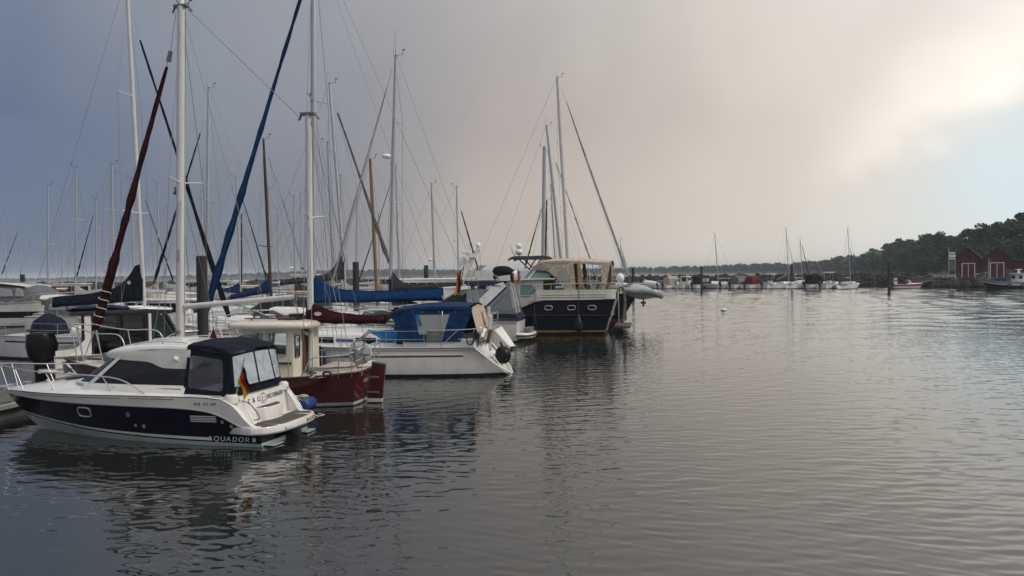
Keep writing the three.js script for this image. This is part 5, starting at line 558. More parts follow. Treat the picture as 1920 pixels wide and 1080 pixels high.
  part(g, 'helm_console', [box(0.7, 0.9, 1.0, 2.9, 2.9, -0.5), tube(Array.from({ length: 12 }, (_, i) => [2.5, 3.3 + 0.25 * Math.sin(i * Math.PI / 6), -0.5 + 0.25 * Math.cos(i * Math.PI / 6)]), 0.02, 24, 5, true)], MAT.varnish); part(g, 'deck_seat', [box(0.6, 0.45, 1.6, 0.6, 2.7, 0.6), box(0.15, 0.5, 1.6, 0.25, 3.05, 0.6)], MAT.spruce); part(g, 'deck_table', [box(0.9, 0.05, 0.8, 1.5, 3.0, 0.2), rod([1.5, 2.45, 0.2], [1.5, 3.0, 0.2], 0.05)], MAT.whitePlastic); part(g, 'folded_bicycle', [tube(Array.from({ length: 14 }, (_, i) => [0.1 + 0.27 * Math.cos(i * Math.PI / 7), 2.78 + 0.27 * Math.sin(i * Math.PI / 7), -1.5]), 0.025, 28, 5, true), tube(Array.from({ length: 14 }, (_, i) => [0.55 + 0.27 * Math.cos(i * Math.PI / 7), 2.78 + 0.27 * Math.sin(i * Math.PI / 7), -1.45]), 0.025, 28, 5, true), bars([[0.1, 2.78, -1.48], [0.3, 3.1, -1.48], [0.55, 2.8, -1.46], [0.62, 3.25, -1.46]], 0.025)], MAT.whitePlastic);
  part(g, 'satellite_dome', ball(0.26, 5.0, 3.42, 0.2, 1, 1, 1, 14), MAT.whitePlastic); part(g, 'searchlight', [ball(0.14, 6.0, 3.32, -1.1), rod([6, 3.12, -1.1], [6, 3.3, -1.1], 0.04)], MAT.plastic);
  for (const [x, y, r] of [[1.05, 0.62, 0.30], [3.55, 0.7, 0.22]]) part(g, 'fender', loft(r > 0.25 ? [[0.55, 0.03], [0.4, 0.1], [0.1, 0.24], [-0.15, 0.30], [-0.32, 0.24], [-0.42, 0.06]].map(([dy, q]) => Array.from({ length: 12 }, (_, i) => [x + q * Math.cos(i * Math.PI / 6), y + dy, -2.28 + q * 0.8 * Math.sin(i * Math.PI / 6)])) : [[0.55, 0.03], [0.48, 0.16], [0, 0.17], [-0.4, 0.16], [-0.5, 0.03]].map(([dy, q]) => Array.from({ length: 12 }, (_, i) => [x + q * Math.cos(i * Math.PI / 6), y + dy, -2.25 + q * Math.sin(i * Math.PI / 6)])), {}), MAT.navy2); part(g, 'fender_line', [rod([1.05, 1.15, -2.25], [1.0, 2.9, -2.02], 0.016), rod([3.55, 1.2, -2.22], [3.5, 2.8, -2.02], 0.016)], MAT.ropeDark);
  // stern ladder, davit and bathing platform
  const pf = part(g, 'bathing_platform', box(0.9, 0.12, 3.2, -1.35, 0.42, 0), MAT.teak); part(pf, 'platform_bracket', [rod([-0.6, 0.1, -1.0], [-1.5, 0.36, -1.0], 0.04), rod([-0.6, 0.1, 1.0], [-1.5, 0.36, 1.0], 0.04)], MAT.aluDark); part(g, 'stern_ladder', [rod([-1.15, 0.5, -0.9], [-1.12, 2.5, -0.9], 0.03), rod([-1.15, 0.5, -1.3], [-1.12, 2.5, -1.3], 0.03), ...[0.8, 1.1, 1.4, 1.7, 2.0, 2.3].map(y => rod([-1.14, y, -1.3], [-1.14, y, -0.9], 0.022))], MAT.steel); for (const s of [-1, 1]) part(g, 'davit', tube([[-1.0, 2.0, s * 0.8], [-1.15, 2.6, s * 0.8], [-1.4, 2.4, s * 0.8], [-1.5, 0.7, s * 0.8]], 0.05, 20, 6), MAT.plank); part(g, 'hanging_plank', box(0.12, 1.3, 0.35, -1.45, 1.3, -1.5, 0, 0.12), MAT.plank);
  part(g, 'name_plate', [box(0.02, 0.3, 0.12, -0.86, 1.42, -1.3), box(0.02, 0.3, 0.12, -0.86, 1.45, -1.05)], MAT.inkWhite);
  const fs = part(g, 'flag_staff', rod([4.65, 3.0, -1.9], [4.5, 3.75, -1.9], 0.02), MAT.steel); [MAT.flagBlack, MAT.flagRed, MAT.flagGold].forEach((m, k) => part(fs, 'flag_stripe', grid(2, 6, (u, v) => [4.52 - (k + u) * 0.05, 3.7 - v * 0.62 - (k + u) * 0.03, -1.92 - 0.05 * Math.sin(v * 5 + k)]), m));
}

// ---------------------------------------------------------------- generic motor boats, built to the look each shows
function outboard(parent, x, z, y, mat = MAT.plastic, k = 1) {
  const m = part(parent, 'outboard_motor', loft([[0.62, 0.16, 0.13, 0.02], [0.58, 0.25, 0.18, 0.0], [0.35, 0.29, 0.2, 0.02], [0.1, 0.24, 0.17, 0.02], [0.02, 0.15, 0.12, 0]].map(([dy, a, b, s]) => Array.from({ length: 12 }, (_, i) => [x + k * (-0.2 + s + a * Math.cos(i * Math.PI / 6)), y + k * dy, z + k * b * Math.sin(i * Math.PI / 6)])), {}), mat);
  part(m, 'motor_leg', loft([[0.05, 0.13, 0.08], [-0.35, 0.11, 0.06], [-0.75, 0.12, 0.04], [-0.95, 0.06, 0.03]].map(([dy, a, b]) => Array.from({ length: 8 }, (_, i) => [x + k * (-0.2 + a * Math.cos(i * Math.PI / 4)), y + k * dy, z + k * b * Math.sin(i * Math.PI / 4)])), {}), mat); part(m, 'motor_bracket', box(0.2 * k, 0.35 * k, 0.22 * k, x + 0.02 * k, y - 0.15 * k, z), MAT.aluDark); return m;
}
function motorboat(o) {
  const { F, L, B } = o, fb = o.fb || 0.9, g = boatAt(o.name || 'motor_boat', o.label, o.category || 'motor boat', F, o.group), d = o.detail ?? 0;
  const H = new Hull({ H: fb, xt: [0, -0.05], xs: [L * 0.9, L], stem: 0.85, draft: 0.4, flare: 0.6, n: d ? 26 : 16, wl: [[0, B * 0.42], [0.4, B * 0.43], [0.7, B * 0.3], [0.88, B * 0.12], [1, 0]], dk: [[0, B * 0.47], [0.35, B * 0.5], [0.65, B * 0.45], [0.85, B * 0.25], [1, 0.02]], sheer: [[0, fb * 0.92], [0.4, fb * 0.94], [1, fb * 1.18]] });
  part(g, 'hull', [H.band(o.band ? o.band[1] * fb : 0.08, H.sh), ...(o.band ? [] : [H.transom(0.08)])], o.hull || MAT.white); if (o.band) part(g, 'hull_band', [H.band(0.08, o.band[0] * fb), H.transom(0.08, o.band[0] * fb)], o.low || MAT.white), part(g, 'hull_stripe', [H.band(o.band[0] * fb, o.band[1] * fb), H.transom(o.band[0] * fb)], o.stripe || MAT.navy);
  part(g, 'bottom_paint', [H.band(-0.35, 0.08, { ny: 2 }), H.transom(-0.3, 0.08)], MAT.antifoulDark); part(g, 'deck', H.deck(0, 0.10, 0, 0.45, 1), o.deck || MAT.white2); part(g, 'cockpit', [H.deck(-0.35, 0, 0.15, 0.02, 0.47)], MAT.grey); part(g, 'rub_rail', H.line(t => H.sh(t) - 0.03, 0.03, { off: 0.01 }), o.rail || MAT.cableGrey);
  for (const s of [-1, 1]) part(g, 'gunwale', grid(16, 1, (u, v) => { const t = 0.47 * u, y = H.sh(t), z = H.hb(t, y); return [lerp(H.xt(y), H.xs(y), t), y + 0.005, s * (z - 0.18 * v)]; }), o.hull || MAT.white);
  const cy = fb * 0.96, hw = B * 0.36;
  if (o.cuddy) { const [a, b, h] = o.cuddy; part(g, 'cuddy', loft([[a, 1], [lerp(a, b, 0.5), 0.85], [b, 0.15]].map(([x, k], i) => { const w = hw * [1.08, 0.9, 0.45][i]; return [[x, cy - 0.05, -w], [x, cy + h * k, -w * 0.85], [x, cy + h * k * 1.12, 0], [x, cy + h * k, w * 0.85], [x, cy - 0.05, w]]; }), { along: 3 }), o.cabinMat || MAT.white); if (o.ports) for (const s of [-1, 1]) for (const k of [0.15, 0.4, 0.62]) { const x = lerp(a, b, k); part(g, 'cuddy_port', ball(0.14, x, cy + h * 0.35, s * hw * (1.02 - k * 0.35), 1.5, 0.5, 0.35, 10), MAT.glassDark); } }
  if (o.screen) { const [x, h, back] = o.screen; const ws = part(g, 'windscreen', loft([[0, 1, 0], [h, 0.86, -h * 0.8]].map(([y, k, dx]) => [[x - back, cy + 0.1 + y * 0.7, -hw * k], [x - 0.2 + dx, cy + 0.22 + y, -hw * k], [x + 0.15 + dx, cy + 0.24 + y, -hw * 0.5 * k], [x + 0.25 + dx, cy + 0.25 + y, 0], [x + 0.15 + dx, cy + 0.24 + y, hw * 0.5 * k], [x - 0.2 + dx, cy + 0.22 + y, hw * k], [x - back, cy + 0.1 + y * 0.7, hw * k]]), { close: false, caps: false }), o.screenMat || MAT.glassTint); part(ws, 'windscreen_frame', [tube([[x - back, cy + 0.1 + h * 0.7, -hw * 0.86], [x - 0.2 - h * 0.8, cy + 0.22 + h, -hw * 0.86], [x + 0.15 - h * 0.8, cy + 0.24 + h, -hw * 0.43], [x + 0.25 - h * 0.8, cy + 0.25 + h, 0], [x + 0.15 - h * 0.8, cy + 0.24 + h, hw * 0.43], [x - 0.2 - h * 0.8, cy + 0.22 + h, hw * 0.86], [x - back, cy + 0.1 + h * 0.7, hw * 0.86]], 0.03, 40, 5, false, 0.15), ...[-1, 1].map(s => rod([x + 0.15, cy + 0.24, s * hw * 0.5], [x + 0.15 - h * 0.8, cy + 0.24 + h, s * hw * 0.43], 0.03))], MAT.alu); }
  if (o.tent) { const [a, b, h, mat] = o.tent; const t = part(g, 'canopy', loft([[a, 0.3], [lerp(a, b, 0.3), 0.96], [lerp(a, b, 0.65), 1], [b, 0.9]].map(([x, k]) => { const y = cy + h * k; return [[x, cy + 0.02, -hw * 1.16], [x, lerp(cy, y, 0.8), -hw * 1.02], [x, y, -hw * 0.6], [x, y + 0.04, 0], [x, y, hw * 0.6], [x, lerp(cy, y, 0.8), hw * 1.02], [x, cy + 0.02, hw * 1.16]]; }), { close: false, caps: false, sub: 2, along: 3 }), mat); part(t, 'canopy_back', prism([[b, cy + 0.02, -hw * 1.14], [b, lerp(cy, cy + h * 0.9, 0.8), -hw], [b, cy + h * 0.9, -hw * 0.58], [b, cy + h * 0.9, hw * 0.58], [b, lerp(cy, cy + h * 0.9, 0.8), hw], [b, cy + 0.02, hw * 1.14]], [0.02, 0, 0]), mat); if (o.tentWin) for (const s of [-1, 1]) for (const [k0, k1] of [[0.2, 0.5], [0.56, 0.9]]) { const x0 = lerp(a, b, k0), x1 = lerp(a, b, k1); part(t, 'canopy_window', prism([[x0, cy + h * 0.28, s * hw * 1.135], [x1, cy + h * 0.28, s * hw * 1.135], [x1, cy + h * 0.72, s * hw * 1.075], [x0, cy + h * 0.72, s * hw * 1.075]], [0, 0, s * 0.03]), MAT.vinylMilky); } }
  if (o.house) { const [a, b, h, mat] = o.house, w = hw * 1.05; const c = part(g, 'wheelhouse', loft([[0, 1, 0], [h * 0.45, 1, -0.02], [h, 0.93, -0.28]].map(([y, k, dx]) => [[a, cy - 0.05 + y, -w * k], [b + dx - 0.25, cy - 0.05 + y, -w * k], [b + dx, cy - 0.05 + y, -w * 0.6 * k], [b + dx, cy - 0.05 + y, w * 0.6 * k], [b + dx - 0.25, cy - 0.05 + y, w * k], [a, cy - 0.05 + y, w * k]]), {}), mat || MAT.white); part(c, 'wheelhouse_roof', loft([[h - 0.06, 1], [h, 1.03], [h + 0.05, 0.9]].map(([y, k]) => [[a - 0.25, cy + y, -w * k], [b - 0.1, cy + y, -w * 0.9 * k], [b + 0.05, cy + y, 0], [b - 0.1, cy + y, w * 0.9 * k], [a - 0.25, cy + y, w * k]]), {}), o.roofMat || mat || MAT.white); const n = Math.max(2, Math.round((b - a) / 0.8)); for (const s of [-1, 1]) for (let i = 0; i < n; i++) { const x0 = lerp(a + 0.12, b - 0.45, i / n) + 0.04, x1 = lerp(a + 0.12, b - 0.45, (i + 1) / n) - 0.04; part(c, 'side_window', prism([[x0, cy + h * 0.48, s * w * 1.005], [x1, cy + h * 0.48, s * w * 1.005], [x1, cy + h * 0.86, s * w * 0.955], [x0, cy + h * 0.86, s * w * 0.955]], [0, 0, s * 0.014]), MAT.glassDark); } part(c, 'front_window', prism([[b + 0.0, cy + h * 0.46, -w * 0.56], [b + 0.0, cy + h * 0.46, w * 0.56], [b - 0.23, cy + h * 0.88, w * 0.53], [b - 0.23, cy + h * 0.88, -w * 0.53]], [0.014, 0.006, 0]), MAT.glassDark); part(c, 'back_window', box(0.02, h * 0.5, w * 1.2, a - 0.01, cy + h * 0.6, 0), MAT.glassDark); }
  if (o.ttop) { const [x, h] = o.ttop; part(g, 'hard_top', loft([[h, 0.9], [h + 0.05, 1], [h + 0.1, 0.85]].map(([y, k]) => [[x - 0.9 * k, cy + y, -hw * k], [x + 0.9 * k, cy + y, -hw * 0.9 * k], [x + 1.0 * k, cy + y, 0], [x + 0.9 * k, cy + y, hw * 0.9 * k], [x - 0.9 * k, cy + y, hw * k]]), {}), MAT.white); for (const s of [-1, 1]) for (const dx of [-0.5, 0.4]) part(g, 'top_post', rod([x + dx, cy - 0.2, s * hw * 0.7], [x + dx * 0.8, cy + h, s * hw * 0.7], 0.03), MAT.alu); part(g, 'console', box(0.6, 0.9, 0.8, x, cy + 0.1, 0), MAT.white); part(g, 'console_screen', box(0.03, 0.4, 0.75, x + 0.25, cy + 0.75, 0), MAT.glassTint); }
  if (o.arch) { const [x, h, back] = o.arch; part(g, 'radar_arch', loft(Array.from({ length: 13 }, (_, i) => { const q = i / 12 * Math.PI, zz = -Math.cos(q) * B * 0.47, yy = Math.pow(Math.sin(q), 0.35), w = lerp(0.55, 0.28, yy); return [[x + back * yy - w / 2, cy + h * yy, zz - 0.03], [x + back * yy + w / 2, cy + h * yy - 0.02, zz - 0.03], [x + back * yy + w / 2, cy + h * yy + 0.02, zz + 0.03], [x + back * yy - w / 2, cy + h * yy + 0.08, zz + 0.03]]; }), {}), MAT.white); }
  if (o.seats) part(g, 'seat', [box(0.5, 0.5, hw * 1.2, L * 0.2, cy - 0.1, 0), box(0.12, 0.5, hw * 1.2, L * 0.17, cy + 0.2, 0)], MAT.lightCloth);
  if (o.railing) { const rail = s => [0.5, 0.62, 0.76, 0.88, 0.97].map((t, i) => { const p = H.P(t, H.sh(t), s, -0.08); return [p[0], p[1] + (i ? 0.5 : 0.1), p[2]]; }); part(g, 'bow_rail', [tube([...rail(-1), [L - 0.05, H.sh(1) + 0.52, 0], ...rail(1).reverse()], 0.018, 50, 5), ...[-1, 1].flatMap(s => rail(s).slice(1).map((p, i) => rod(p, [p[0] - 0.05, p[1] - 0.5, p[2]], 0.015)))], MAT.steel); }
  if (o.motor) outboard(g, -0.1, 0, fb * 0.75, o.motor === true ? MAT.plastic : o.motor, o.motorK || 0.9);
  return { g, H, cy, hw };
}
// ---------------------------------------------------------------- the other boats of the marina
const LEFT = 10, RIGHT = 188;
function rigged(o) {                                  // a sailing boat put under the mast that the photo shows: foot and top in photo pixels, distance d from its size
  const deg = o.deg ?? (o.dir === 'R' ? RIGHT : LEFT), p = atDepth(o.foot[0], o.foot[1], o.d), F = new Frame(p.x, p.z, deg), mx = o.mx ?? o.L * 0.57;
  F.o.addScaledVector(F.ex, -mx); F.o.y = 0;
  const a = F.z(...o.foot), t = F.z(...o.top), fb = o.fb || 0.95 + o.L * 0.012, yf = o.fy ?? fb + 0.45, k = (yf - a.y) / (t.y - a.y);
  const q = { ...o, F, fb, B: o.B || o.L * 0.3, mastX: mx, top: [t.x, t.y, 0] }; q.foot = [lerp(a.x, t.x, k), yf, 0];
  if (o.furlPx) { const u = F.z(...o.furlPx[0]), v = F.z(...o.furlPx[1]); q.furlBow = [u.x, u.y, 0]; q.furlTop = [v.x, v.y, 0]; }
  return sailboat(q);
}
// white yacht across the pontoon, navy boom cover and navy rolled headsail
{
  const b = rigged({ label: 'white sailing yacht with navy boom cover and navy rolled headsail behind the grey pilothouse boat', foot: [271, 583], top: [237, -40], d: 36, dir: 'R', L: 10.6, mx: 6.35, mw: 0.2, mast: MAT.aluWhite, furl: MAT.navyCloth, fr: 0.11, furlPx: [[433, 606], [250, 36]], by: 2.62, by1: 2.36, boomL: 4.5, cover: MAT.navyCloth, cw: 0.17, prof: [[0, 1.55], [0.09, 1.5], [0.16, 1.05], [0.28, 0.66], [0.45, 0.45], [1, 0.34]], stripe: MAT.navyStripe, spread: [0.32, 0.66], detail: 2, seed: 2 });
  const pt = b.g.children.find(c => c.name === 'sail_cover'); part(pt, 'sailmaker_mark', prism(Array.from({ length: 14 }, (_, i) => [5.75 + 0.085 * Math.cos(i * Math.PI / 7), 3.35 + 0.085 * Math.sin(i * Math.PI / 7), 0.19]), [0, 0, 0.006]), MAT.whiteCloth);
  part(b.g, 'cockpit_cover', loft([[0.9, 0.25, 0.4], [1.15, 0.85, 0.6], [1.6, 1.05, 0.7], [2.1, 0.85, 0.65], [2.35, 0.25, 0.5]].map(([x, h, w]) => [[x, 0.95, -w], [x, 0.95 + h * 0.8, -w * 0.7], [x, 0.95 + h, 0], [x, 0.95 + h * 0.8, w * 0.7], [x, 0.95, w]]), { along: 3 }), MAT.navyCloth2);
  part(b.g, 'boom_crutch', box(0.3, 0.24, 0.3, 1.5, 2.5, 0), MAT.plank);
}
// grey pilothouse boat with a black outboard
{
  const F = new Frame(-16.15, -28.4, 152), { g, H, cy, hw } = motorboat({ F, L: 6.1, B: 2.5, fb: 1.0, label: 'white pilothouse motor boat with dark glazed doors and big black outboard motor', hull: MAT.white, railing: true, detail: 1 });
  const w = 1.0, r = part(g, 'pilothouse', prism([[1.75, 0.55, -w], [1.95, 0.55, -w], [1.95, 2.3, -w * 0.95], [1.75, 2.3, -w * 0.95]], [0, 0, 0.2]), MAT.white);
  for (const s of [-1, 1]) part(r, 'lower_side', prism([[3.9, 0.95, s * w], [4.9, 1.0, s * w * 0.86], [4.75, 1.35, s * w * 0.86], [3.9, 1.35, s * w]], [0, 0, -s * 0.08]), MAT.white); part(r, 'aft_post', prism([[1.75, 0.55, w - 0.2], [1.95, 0.55, w - 0.2], [1.95, 2.3, w * 0.95 - 0.2], [1.75, 2.3, w * 0.95 - 0.2]], [0, 0, 0.2]), MAT.white);
  part(r, 'roof', loft([[2.28, 1], [2.34, 1.04], [2.42, 0.95]].map(([y, k]) => [[1.3, y, -w * k], [3.6, y + 0.02, -w * k], [4.5, y - 0.04, -w * 0.8 * k], [4.65, y - 0.06, 0], [4.5, y - 0.04, w * 0.8 * k], [3.6, y + 0.02, w * k], [1.3, y, w * k]]), {}), MAT.charcoalCloth); part(r, 'sun_awning', loft([[1.2, 0.03], [1.6, 0.12], [2.6, 0.16], [3.2, 0.05]].map(([x, h]) => [[x, 2.44, -0.9], [x, 2.44 + h, -0.6], [x, 2.46 + h, 0.6], [x, 2.44, 0.9]]), {}), MAT.navyCloth2);
  for (const s of [-1, 1]) { for (const [a, b] of [[2.0, 2.85], [2.95, 3.75]]) { const p = part(r, 'side_door', prism([[a, 0.7, s * w], [b, 0.7, s * w], [b, 2.26, s * w * 0.95], [a, 2.26, s * w * 0.95]], [0, 0, s * 0.012]), MAT.glassGrey); part(p, 'door_frame', bars([[a, 0.7, s * w], [a, 2.26, s * w * 0.95], [b, 2.26, s * w * 0.95], [b, 0.7, s * w], [a, 0.7, s * w]], 0.04, 5), MAT.plastic); } part(r, 'front_side_window', prism([[3.85, 1.38, s * w * 0.98], [4.75, 1.38, s * w * 0.85], [4.3, 2.2, s * w * 0.82], [3.85, 2.25, s * w * 0.94]], [0, 0, s * 0.012]), MAT.glassTint); part(r, 'front_pillar', rod([4.85, 1.3, s * 0.86], [4.35, 2.3, s * 0.8], 0.045), MAT.plastic); part(r, 'middle_pillar', rod([3.82, 0.75, s * 0.99], [3.82, 2.28, s * 0.95], 0.06), MAT.white); }
  part(r, 'windscreen', prism([[4.85, 1.32, -0.84], [4.98, 1.32, 0], [4.85, 1.32, 0.84], [4.38, 2.28, 0.78], [4.48, 2.28, 0], [4.38, 2.28, -0.78]], [0.02, 0, 0]), MAT.glassTint); part(r, 'aft_door', [box(0.02, 1.6, 1.7, 1.72, 1.45, 0)], MAT.glassGrey); part(r, 'aft_door_frame', bars([[1.69, 0.65, -0.9], [1.69, 2.26, -0.88], [1.69, 2.26, 0.88], [1.69, 0.65, 0.9], [1.69, 0.65, 0], [1.69, 2.26, 0]], 0.05, 5), MAT.plastic); part(r, 'helm_chair', [box(0.4, 0.12, 0.45, 3.0, 1.35, 0.4), box(0.1, 0.6, 0.45, 2.78, 1.65, 0.4), rod([3, 0.7, 0.4], [3, 1.3, 0.4], 0.05)], MAT.plastic); part(r, 'roof_front', loft([[2.43, 1], [2.5, 0.96]].map(([y, k]) => [[3.3, y, -w * 0.97 * k], [3.7, y + 0.02, -w * 0.97 * k], [4.52, y - 0.05, -w * 0.8 * k], [4.68, y - 0.07, 0], [4.52, y - 0.05, w * 0.8 * k], [3.7, y + 0.02, w * 0.97 * k], [3.3, y, w * 0.97 * k]]), {}), MAT.white); part(r, 'roof_box', box(0.5, 0.12, 0.5, 3.4, 2.48, 0.2), MAT.whitePlastic);
  for (const s of [-1, 1]) part(g, 'cockpit_side', prism([[0.0, 0.5, s * 1.18], [0.95, 0.5, s * 1.2], [0.95, 1.5, s * 1.05], [0.6, 1.15, s * 1.15], [0, 1.1, s * 1.16]], [0, 0, -s * 0.08]), MAT.white); r.position.x = -0.85; outboard(g, -0.12, 0.1, 0.62, MAT.black, 1.75); part(g, 'motor_decal', prism([[-0.55, 1.42, -0.24], [-0.25, 1.38, -0.24], [-0.25, 1.42, -0.24], [-0.55, 1.47, -0.24]], [0, 0, -0.01]), MAT.inkWhite);
  for (const s of [-1, 1]) part(g, 'stern_platform', box(0.55, 0.08, 0.7, -0.25, 0.42, s * 0.85), MAT.white);
  part(g, 'bow_fender', ball(0.2, 5.2, 1.2, -0.75, 1.2, 0.9, 0.9), MAT.white2);
}
// grey yacht with furled mainsail moored between the pilothouse boat and the pile
rigged({ label: 'white sailing yacht with a tall mast and navy rolled headsail leaning left, beyond the pile', foot: [388, 520], top: [391, 166], d: 47, dir: 'L', L: 10.5, mx: 5.9, mw: 0.17, furl: MAT.navyCloth, fr: 0.10, furlPx: [[287, 536], [382, 228]], spread: [0.5], cover: MAT.lightCloth, stripe: MAT.blueStripe, detail: 1, seed: 12 });
// cruisers between the white yacht and the blue motor yacht
{
  const p = atDepth(905, 560, 33.6), F = new Frame(p.x, -34.2, 10), { g, cy, hw } = motorboat({ F, L: 8.8, B: 3.0, fb: 1.15, label: 'white motor cruiser with green tinted windscreen and raked white radar arch behind the blue tent', cuddy: [4.4, 8.0, 0.45], screen: [5.5, 0.65, 1.9], screenMat: MAT.glassGreen, seats: true, railing: true, detail: 1 });
  for (const s of [-1, 1]) { part(g, 'arch_leg', prism([[3.75, cy + 0.55, s * 1.36], [3.2, cy + 0.5, s * 1.38], [0.85, cy + 1.72, s * 1.15], [0.95, cy + 1.92, s * 1.12], [1.6, cy + 1.78, s * 1.15]], [0, 0, -s * 0.1]), MAT.white); part(g, 'side_glass', prism([[3.1, cy + 0.35, s * 1.38], [0.4, cy + 0.25, s * 1.4], [0.5, cy + 1.55, s * 1.2], [1.0, cy + 1.6, s * 1.17]], [0, 0, -s * 0.03]), MAT.glassSmoke); part(g, 'side_glass_forward', prism([[5.2, cy + 0.6, s * 1.08], [3.8, cy + 0.45, s * 1.3], [3.4, cy + 0.85, s * 1.28], [4.2, cy + 0.95, s * 1.0]], [0, 0, -s * 0.02]), MAT.glassSmoke); } part(g, 'arch_top', box(0.8, 0.12, 2.3, 1.2, cy + 1.84, 0), MAT.white); part(g, 'aft_curtain', prism([[0.35, cy + 0.2, -1.38], [0.45, cy + 1.7, -1.15], [0.45, cy + 1.75, 1.15], [0.35, cy + 0.2, 1.38]], [0.02, 0, 0]), MAT.vinyl);
  const fs = part(g, 'flag_staff', rod([0.75, cy + 1.6, -1.2], [0.55, cy + 2.75, -1.2], 0.02), MAT.plastic); [MAT.flagBlack, MAT.flagRed, MAT.flagGold].forEach((m, k) => part(fs, 'flag_stripe', grid(2, 6, (u, v) => [0.62 + (k + u) * 0.07 + v * 0.1, cy + 2.65 - v * 0.95 - (k + u) * 0.06, -1.22 - 0.05 * Math.sin(v * 5 + k)]), m));
}
{ const b = rigged({ label: 'white sailing yacht with open scooped stern and charcoal boom cover beside the arch cruisers', foot: [732, 528], top: [742, 106], d: 38.4, dir: 'L', L: 9.5, mx: 5.25, B: 3.0, mw: 0.19, mast: MAT.alu, cover: MAT.charcoalCloth, by: 2.85, by1: 3.0, boomL: 3.6, aft: 0.75, prof: [[0, 0.85], [0.05, 0.8], [0.14, 0.4], [0.25, 0.2], [1, 0.14]], furl: MAT.lightCloth, fr: 0.06, furlPx: [[610, 575], [735, 130]], spread: [0.44, 0.75], stripe: MAT.blueStripe, detail: 2, seed: 21, radar: 0.62 }); part(b.g, 'radio_aerial', rod([b.top[0], b.top[1], 0], [b.top[0] + 0.02, b.top[1] + 1.3, 0], 0.012, 0.006, 4), MAT.aluDark); part(b.g, 'mast_boot', loft([[3.4, 0.02], [2.9, 0.25], [2.45, 0.5], [2.3, 0.6]].map(([y, w]) => [[5.3, y, -0.12], [5.3 - w, y, -0.1], [5.3 - w, y, 0.1], [5.3, y, 0.12]]), {}), MAT.navyCloth); part(b.g, 'stern_seat_rail', [tube([[0.3, 1.0, -0.95], [0.2, 1.65, -0.95], [0.2, 1.7, 0.95], [0.3, 1.0, 0.95]], 0.02, 20, 6, false, 0.2)], MAT.steel); }
{
  const F = new Frame(atDepth(975, 560, 42).x, -42.2, 10), { g, cy } = motorboat({ F, L: 8.6, B: 2.9, fb: 1.15, label: 'white cruiser with navy bimini, raked white arch and clear curtains beside the blue motor yacht', cuddy: [4.6, 8.0, 0.5], screen: [4.6, 0.7, 1.6], seats: true, railing: true, detail: 1 });
  for (const s of [-1, 1]) { part(g, 'arch_leg', prism([[2.55, cy + 0.5, s * 1.32], [1.95, cy + 0.42, s * 1.34], [0.55, cy + 1.75, s * 1.12], [0.7, cy + 1.98, s * 1.1], [1.15, cy + 1.85, s * 1.12]], [0, 0, -s * 0.1]), MAT.white); part(g, 'arch_trim', prism([[1.95, cy + 0.42, s * 1.345], [1.82, cy + 0.42, s * 1.345], [0.45, cy + 1.72, s * 1.125], [0.55, cy + 1.75, s * 1.125]], [0, 0, -s * 0.08]), MAT.plastic); part(g, 'clear_curtain', prism([[1.8, cy + 0.35, s * 1.35], [0.1, cy + 0.35, s * 1.3], [0.4, cy + 1.7, s * 1.12], [0.55, cy + 1.75, s * 1.12]], [0, 0, -s * 0.015]), MAT.vinyl); part(g, 'curtain_hem', prism([[1.9, cy + 0.12, s * 1.37], [-0.1, cy + 0.12, s * 1.3], [0.1, cy + 0.36, s * 1.3], [1.85, cy + 0.36, s * 1.35]], [0, 0, s * 0.015]), MAT.navyCloth2); }
  part(g, 'aft_curtain', prism([[0.1, cy + 0.35, -1.3], [0.4, cy + 1.72, -1.12], [0.4, cy + 1.8, 1.12], [0.1, cy + 0.35, 1.3]], [0.015, 0, 0]), MAT.vinyl); part(g, 'curtain_seam', [-0.4, 0.4].map(z => rod([0.08, cy + 0.35, z], [0.38, cy + 1.75, z], 0.018)), MAT.whitePlastic); part(g, 'aft_hem', prism([[-0.1, cy + 0.1, -1.3], [0.1, cy + 0.36, -1.3], [0.1, cy + 0.36, 1.3], [-0.1, cy + 0.1, 1.3]], [-0.015, 0, 0]), MAT.navyCloth2);
  part(g, 'bimini', loft([[3.1, cy + 1.55, 0.9], [2.9, cy + 1.85, 1.1], [1.9, cy + 2.0, 1.15], [0.8, cy + 1.95, 1.12]].map(([x, y, w]) => [[x, y - 0.18, -w - 0.02], [x, y, -w * 0.9], [x, y + 0.07, 0], [x, y, w * 0.9], [x, y - 0.18, w + 0.02]]), { close: false, caps: false, sub: 3, along: 3 }), MAT.navyCloth2); part(g, 'side_screen', [-1, 1].map(s => prism([[4.0, cy + 0.9, s * 1.0], [2.3, cy + 0.5, s * 1.3], [1.3, cy + 1.5, s * 1.15], [2.9, cy + 1.7, s * 1.05]], [0, 0, -s * 0.015])), MAT.vinyl);
  const pl = part(g, 'bathing_platform', loft([[0.2, 0.95], [0.26, 1], [0.42, 1], [0.46, 0.95]].map(([y, k]) => [[0.1, y, -1.3 * k], [-0.5 * k, y, -1.25 * k], [-0.75 * k, y, -0.8 * k], [-0.85 * k, y, 0], [-0.75 * k, y, 0.8 * k], [-0.5 * k, y, 1.25 * k], [0.1, y, 1.3 * k]]), {}), MAT.white); part(pl, 'platform_fender', tube([[0.0, 0.34, -1.32], [-0.52, 0.34, -1.27], [-0.78, 0.34, -0.8], [-0.88, 0.34, 0], [-0.78, 0.34, 0.8], [-0.5, 0.34, 1.27]], 0.04, 30, 6), MAT.plastic); part(g, 'platform_box', box(0.35, 0.22, 1.4, -0.45, 0.58, 0), MAT.greyCloth); part(g, 'port_light', ball(0.12, 1.1, 0.72, -1.4, 1, 1, 0.4), MAT.glassDark);
